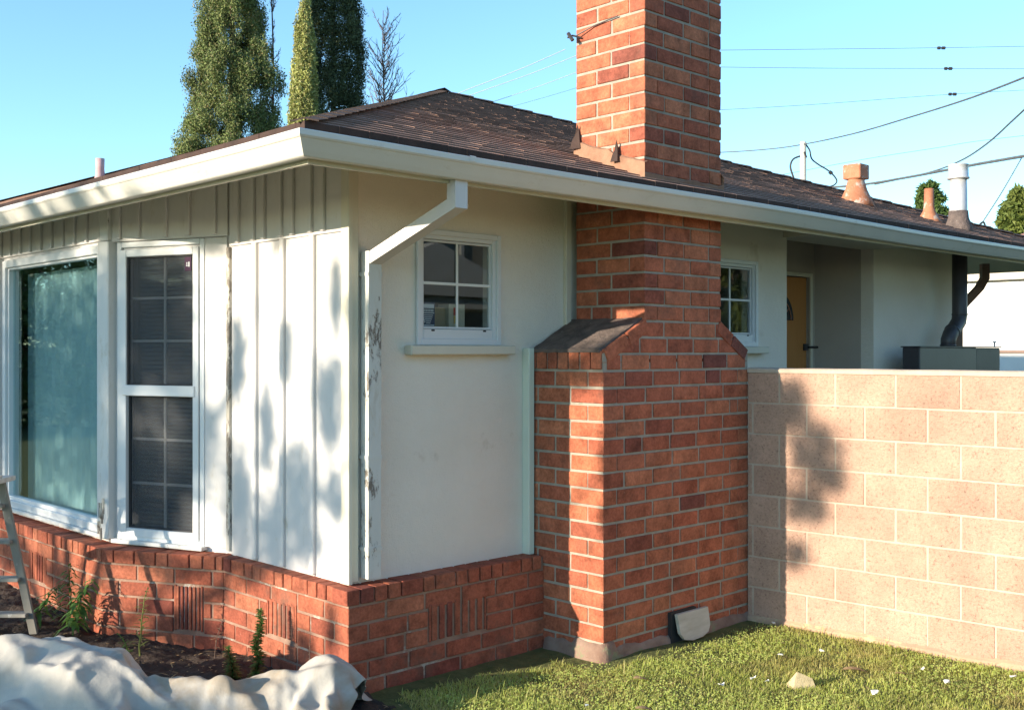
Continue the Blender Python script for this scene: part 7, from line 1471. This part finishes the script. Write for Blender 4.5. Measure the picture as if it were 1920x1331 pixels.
bigtree(14.2,-1.2,4.2,1.7,24,M_leafy,'bushy garden tree reflected in the window right of the chimney',16000)

# ================================================================== neighbouring buildings
t = thing('neighbour_garage', at(1870,657,20), 'white walled garage with a salmon roof beyond the far end of the house', 'garage')
s = MB(); s.box(20.2,26,3.6,8.95,1.78,3.25); s.build('wall', M_pwall, t)
s = MB(); s.box(20.15,26.05,3.5,9.0,-.05,1.72); s.build('lower_wall', M_foot and M_pwall, t)
s = MB(); s.box(20.12,20.2,3.5,9.0,1.72,1.78); s.build('trim_board', M_brownm, t)
s = MB(); s.box(20.02,20.198,3.3,7.2,3.02,3.30); s.box(20.03,20.199,7.45,8.9,3.05,3.29); s.build('fascia', M_ntrim, t)
s = MB(); s.add([(19.7,2.9,3.25),(26.6,2.9,3.25),(26.6,9.3,3.25),(19.7,9.3,3.25),(22.9,3.9,4.35),(22.9,8.2,4.35)], [(0,1,4),(1,2,5,4),(2,3,5),(3,0,4,5),(3,2,1,0)]); s.build('roof', M_salmon, t)
s = MB(); s.box(20.6,20.68,6.05,6.12,3.3,3.9); s.build('vent_pipe', M_galv, t)

t = thing('neighbour_house', (13,-6,0), 'beige two storey neighbour house mirrored in the small window', 'house')
s = MB(); s.box(8,24,-14,-6,-.05,5.4); s.build('wall', M_nwall, t)
for k,(x,z) in enumerate(((10.2,3.5),(13.0,3.5),(15.6,3.5),(18.2,3.5),(15.6,1.0),(18.2,1.0))):
    s = MB(); frame_rect(s, (0,-6), (1,0,0), (0,1,0), x-.55, x+.55, z-.05, z+1.3, .09, .05); wv = s.build('window', M_ntrim, t)
    s = MB(); s.box(x-.47,x+.47,-5.995,-5.985,z+.03,z+1.22); s.build('pane', M_nglass, wv)
s = MB(); s.box(7.6,24.4,-6.0,-5.6,2.75,3.05); s.build('band', M_ntrim, t)
s = MB(); s.add([(7.4,-14.5,5.4),(24.6,-14.5,5.4),(24.6,-5.5,5.4),(7.4,-5.5,5.4),(16,-10,7.5)],[(0,1,4),(1,2,4),(2,3,4),(3,0,4),(3,2,1,0)]); s.build('roof', M_shingle, t)
s = MB(); s.box(9.2,13.2,-6.0,-4.0,2.45,2.65); s.add([(9.0,-3.9,2.65),(13.4,-3.9,2.65),(11.2,-3.9,3.5),(9.0,-6,2.65),(13.4,-6,2.65),(11.2,-6,3.5)],[(0,1,2),(0,2,5,3),(1,4,5,2)]); s.build('porch_roof', M_ntrim, t)
for x in (9.4,13.0):
    s = MB(); s.lathe((x,-4.1,0),[(.14,0),(.12,.1),(.11,2.3),(.15,2.45)],14); s.build('column', M_ntrim, t, smooth=True)
t = thing('street_house', (-32,30,0), 'low white house across the street', 'house')
s = MB(); s.box(-38,-30,18,40,0,3); s.build('wall', M_pwall, t)
s = MB(); s.add([(-39,17,3),(-29,17,3),(-29,41,3),(-39,41,3),(-34,22,5),(-34,36,5)],[(0,1,4),(1,2,5,4),(2,3,5),(3,0,4,5),(3,2,1,0)]); s.build('roof', M_shingle, t)

# ================================================================== mast, wires
def wirept(L_): return [at(*p) for p in L_]
def smoothp(P, n=6, sag=0):
    P = [Vector(p) for p in P]; out = []
    for i in range(len(P)-1):
        p0 = P[max(i-1,0)]; p1 = P[i]; p2 = P[i+1]; p3 = P[min(i+2,len(P)-1)]
        for k in range(n):
            u = k/n; out.append(.5*((2*p1)+(p2-p0)*u+(2*p0-5*p1+4*p2-p3)*u*u+(-p0+3*p1-3*p2+p3)*u**3))
    out.append(P[-1]); return out
def wire(pts, r, label, mat=None, name='utility_wire', ins=None):
    P = wirept(pts); t = thing(name, P[0], label, 'wire', 'overhead utility wires')
    s = MB(); s.tube(smoothp(P), r, 6); s.build('cable', mat or M_wire, t)
    if ins:
        q = Vector(at(*ins)); dd = ins[2]/FPX; s = MB()
        s.tube([q+Vector((RX,RY,0))*(-7*dd), q+Vector((RX,RY,0))*(-2*dd)], 3.0*dd, 8); s.tube([q+Vector((RX,RY,0))*(1*dd), q+Vector((RX,RY,0))*(7*dd)], 3.0*dd, 8); s.tube([q-Vector((RX,RY,0))*8*dd, q+Vector((RX,RY,0))*8*dd], 1.2*dd, 6)
        s.build('insulator', M_darker, t)
wire([(1200,96,40),(1500,93,40),(1765,90,40),(2100,84,40)], .009, 'thin wire with a dark insulator, highest of those right of the chimney', ins=(1765,90.5,40))
wire([(1200,124,41),(1500,128,41),(1778,129,41),(2100,130,41)], .009, 'thin wire with a dark insulator, second from the top right of the chimney', ins=(1778,129,41))
wire([(1200,214,42),(1500,198,42),(1786,177,42),(2100,160,42)], .009, 'thin wire with a dark insulator, third from the top right of the chimney', ins=(1786,177,42))
wire([(1250,288,24),(1350,286,22),(1440,280,21),(1506,271,20),(1600,251,17),(1700,222,15),(1820,184,12.5),(1960,130,10)], .011, 'black service wire crossing the top of the white mast')
wire([(1540,353,24),(1620,346,23),(1700,333,21),(1780,318,19),(1850,305,17),(1980,283,15)], .024, 'thick twisted dark cable passing behind the tall flue')
wire([(1640,346,23.2),(1740,324,21),(1800,302,19),(1850,270,17),(1900,225,15),(1980,150,13)], .013, 'black cable curving up to the top right corner from the thick cable')
wire([(1440,333,36),(1620,299,36),(1760,277,36),(1840,264,36),(2050,240,36)], .008, 'faint thin wire rising behind the tall flue')
wire([(1918,292,16),(1880,358,16.5),(1850,405,17),(1832,432,17.2)], .008, 'thin wire dropping steeply from the thick cable to the roof end')
wire([(1060,93,34),(990,124,34),(930,148,34),(865,173,34),(820,195,34)], .011, 'pale wire left of the chimney, highest of the four', M_wirel)
wire([(1160,75,34),(1085,103,34),(1000,137,34),(890,176,34),(840,195,34)], .010, 'pale wire left of the chimney, second highest', M_wirel)
wire([(1160,105,36),(1078,137,36),(1000,166,36),(925,191,36),(880,205,36)], .009, 'pale wire left of the chimney, third highest', M_wirel)
wire([(1160,138,38),(1078,166,38),(1000,189,38),(960,200,38)], .006, 'faint pale wire left of the chimney, lowest of the four', M_wirel)
t = thing('wire_clamp', at(1072,82,6.9), 'small dark clamp with a stub of wire on the left edge of the chimney shaft', 'clamp')
s = MB(); p = [(5.02,4.60,3.72),(4.985,4.64,3.735),(4.96,4.66,3.72)]; s.tube(p,.006,6); s.tube([(4.975,4.63,3.70),(4.965,4.66,3.75)],.012,6); s.tube([(5.02,4.3,3.79),(5.018,4.5,3.77),(5.0,4.62,3.735)],.004,5); s.build('clamp_body', M_darker, t)
P = at(1506,657,20)
t = thing('service_mast', (P[0],P[1],0), 'white steel service mast with black cable loops behind the roof', 'mast')
s = MB(); s.lathe((P[0],P[1],0),[(.055,0),(.055,5.55),(.06,5.57),(.05,5.6)],14); s.build('pole', M_ntrim, t)
s = MB(); s.tube(smoothp(wirept([(1500,293,20),(1487,299,20),(1482,312,20),(1486,328,20),(1491,341,20)])),.018,6)
s.tube(smoothp(wirept([(1510,270,20),(1518,282,20),(1522,298,20),(1535,309,20),(1550,318,20),(1562,328,20),(1569,340,20),(1560,349,20),(1535,352,20)])),.014,6)
s.tube(wirept([(1555,322,20),(1560,326,20)]),.035,6); s.tube(wirept([(1508,285,19.9),(1512,296,19.9)]),.02,6)
s.build('cable_loop', M_black, t)
# dark end fitting by the far roof end
t = thing('guy_hook', at(1840,425,17), 'small dark hook at the foot of the steep wire', 'hook')
s = MB(); s.tube(smoothp(wirept([(1834,428,17),(1838,420,17),(1844,417,17),(1847,424,17),(1845,432,17)])),.016,6); s.build('hook', M_black, t)
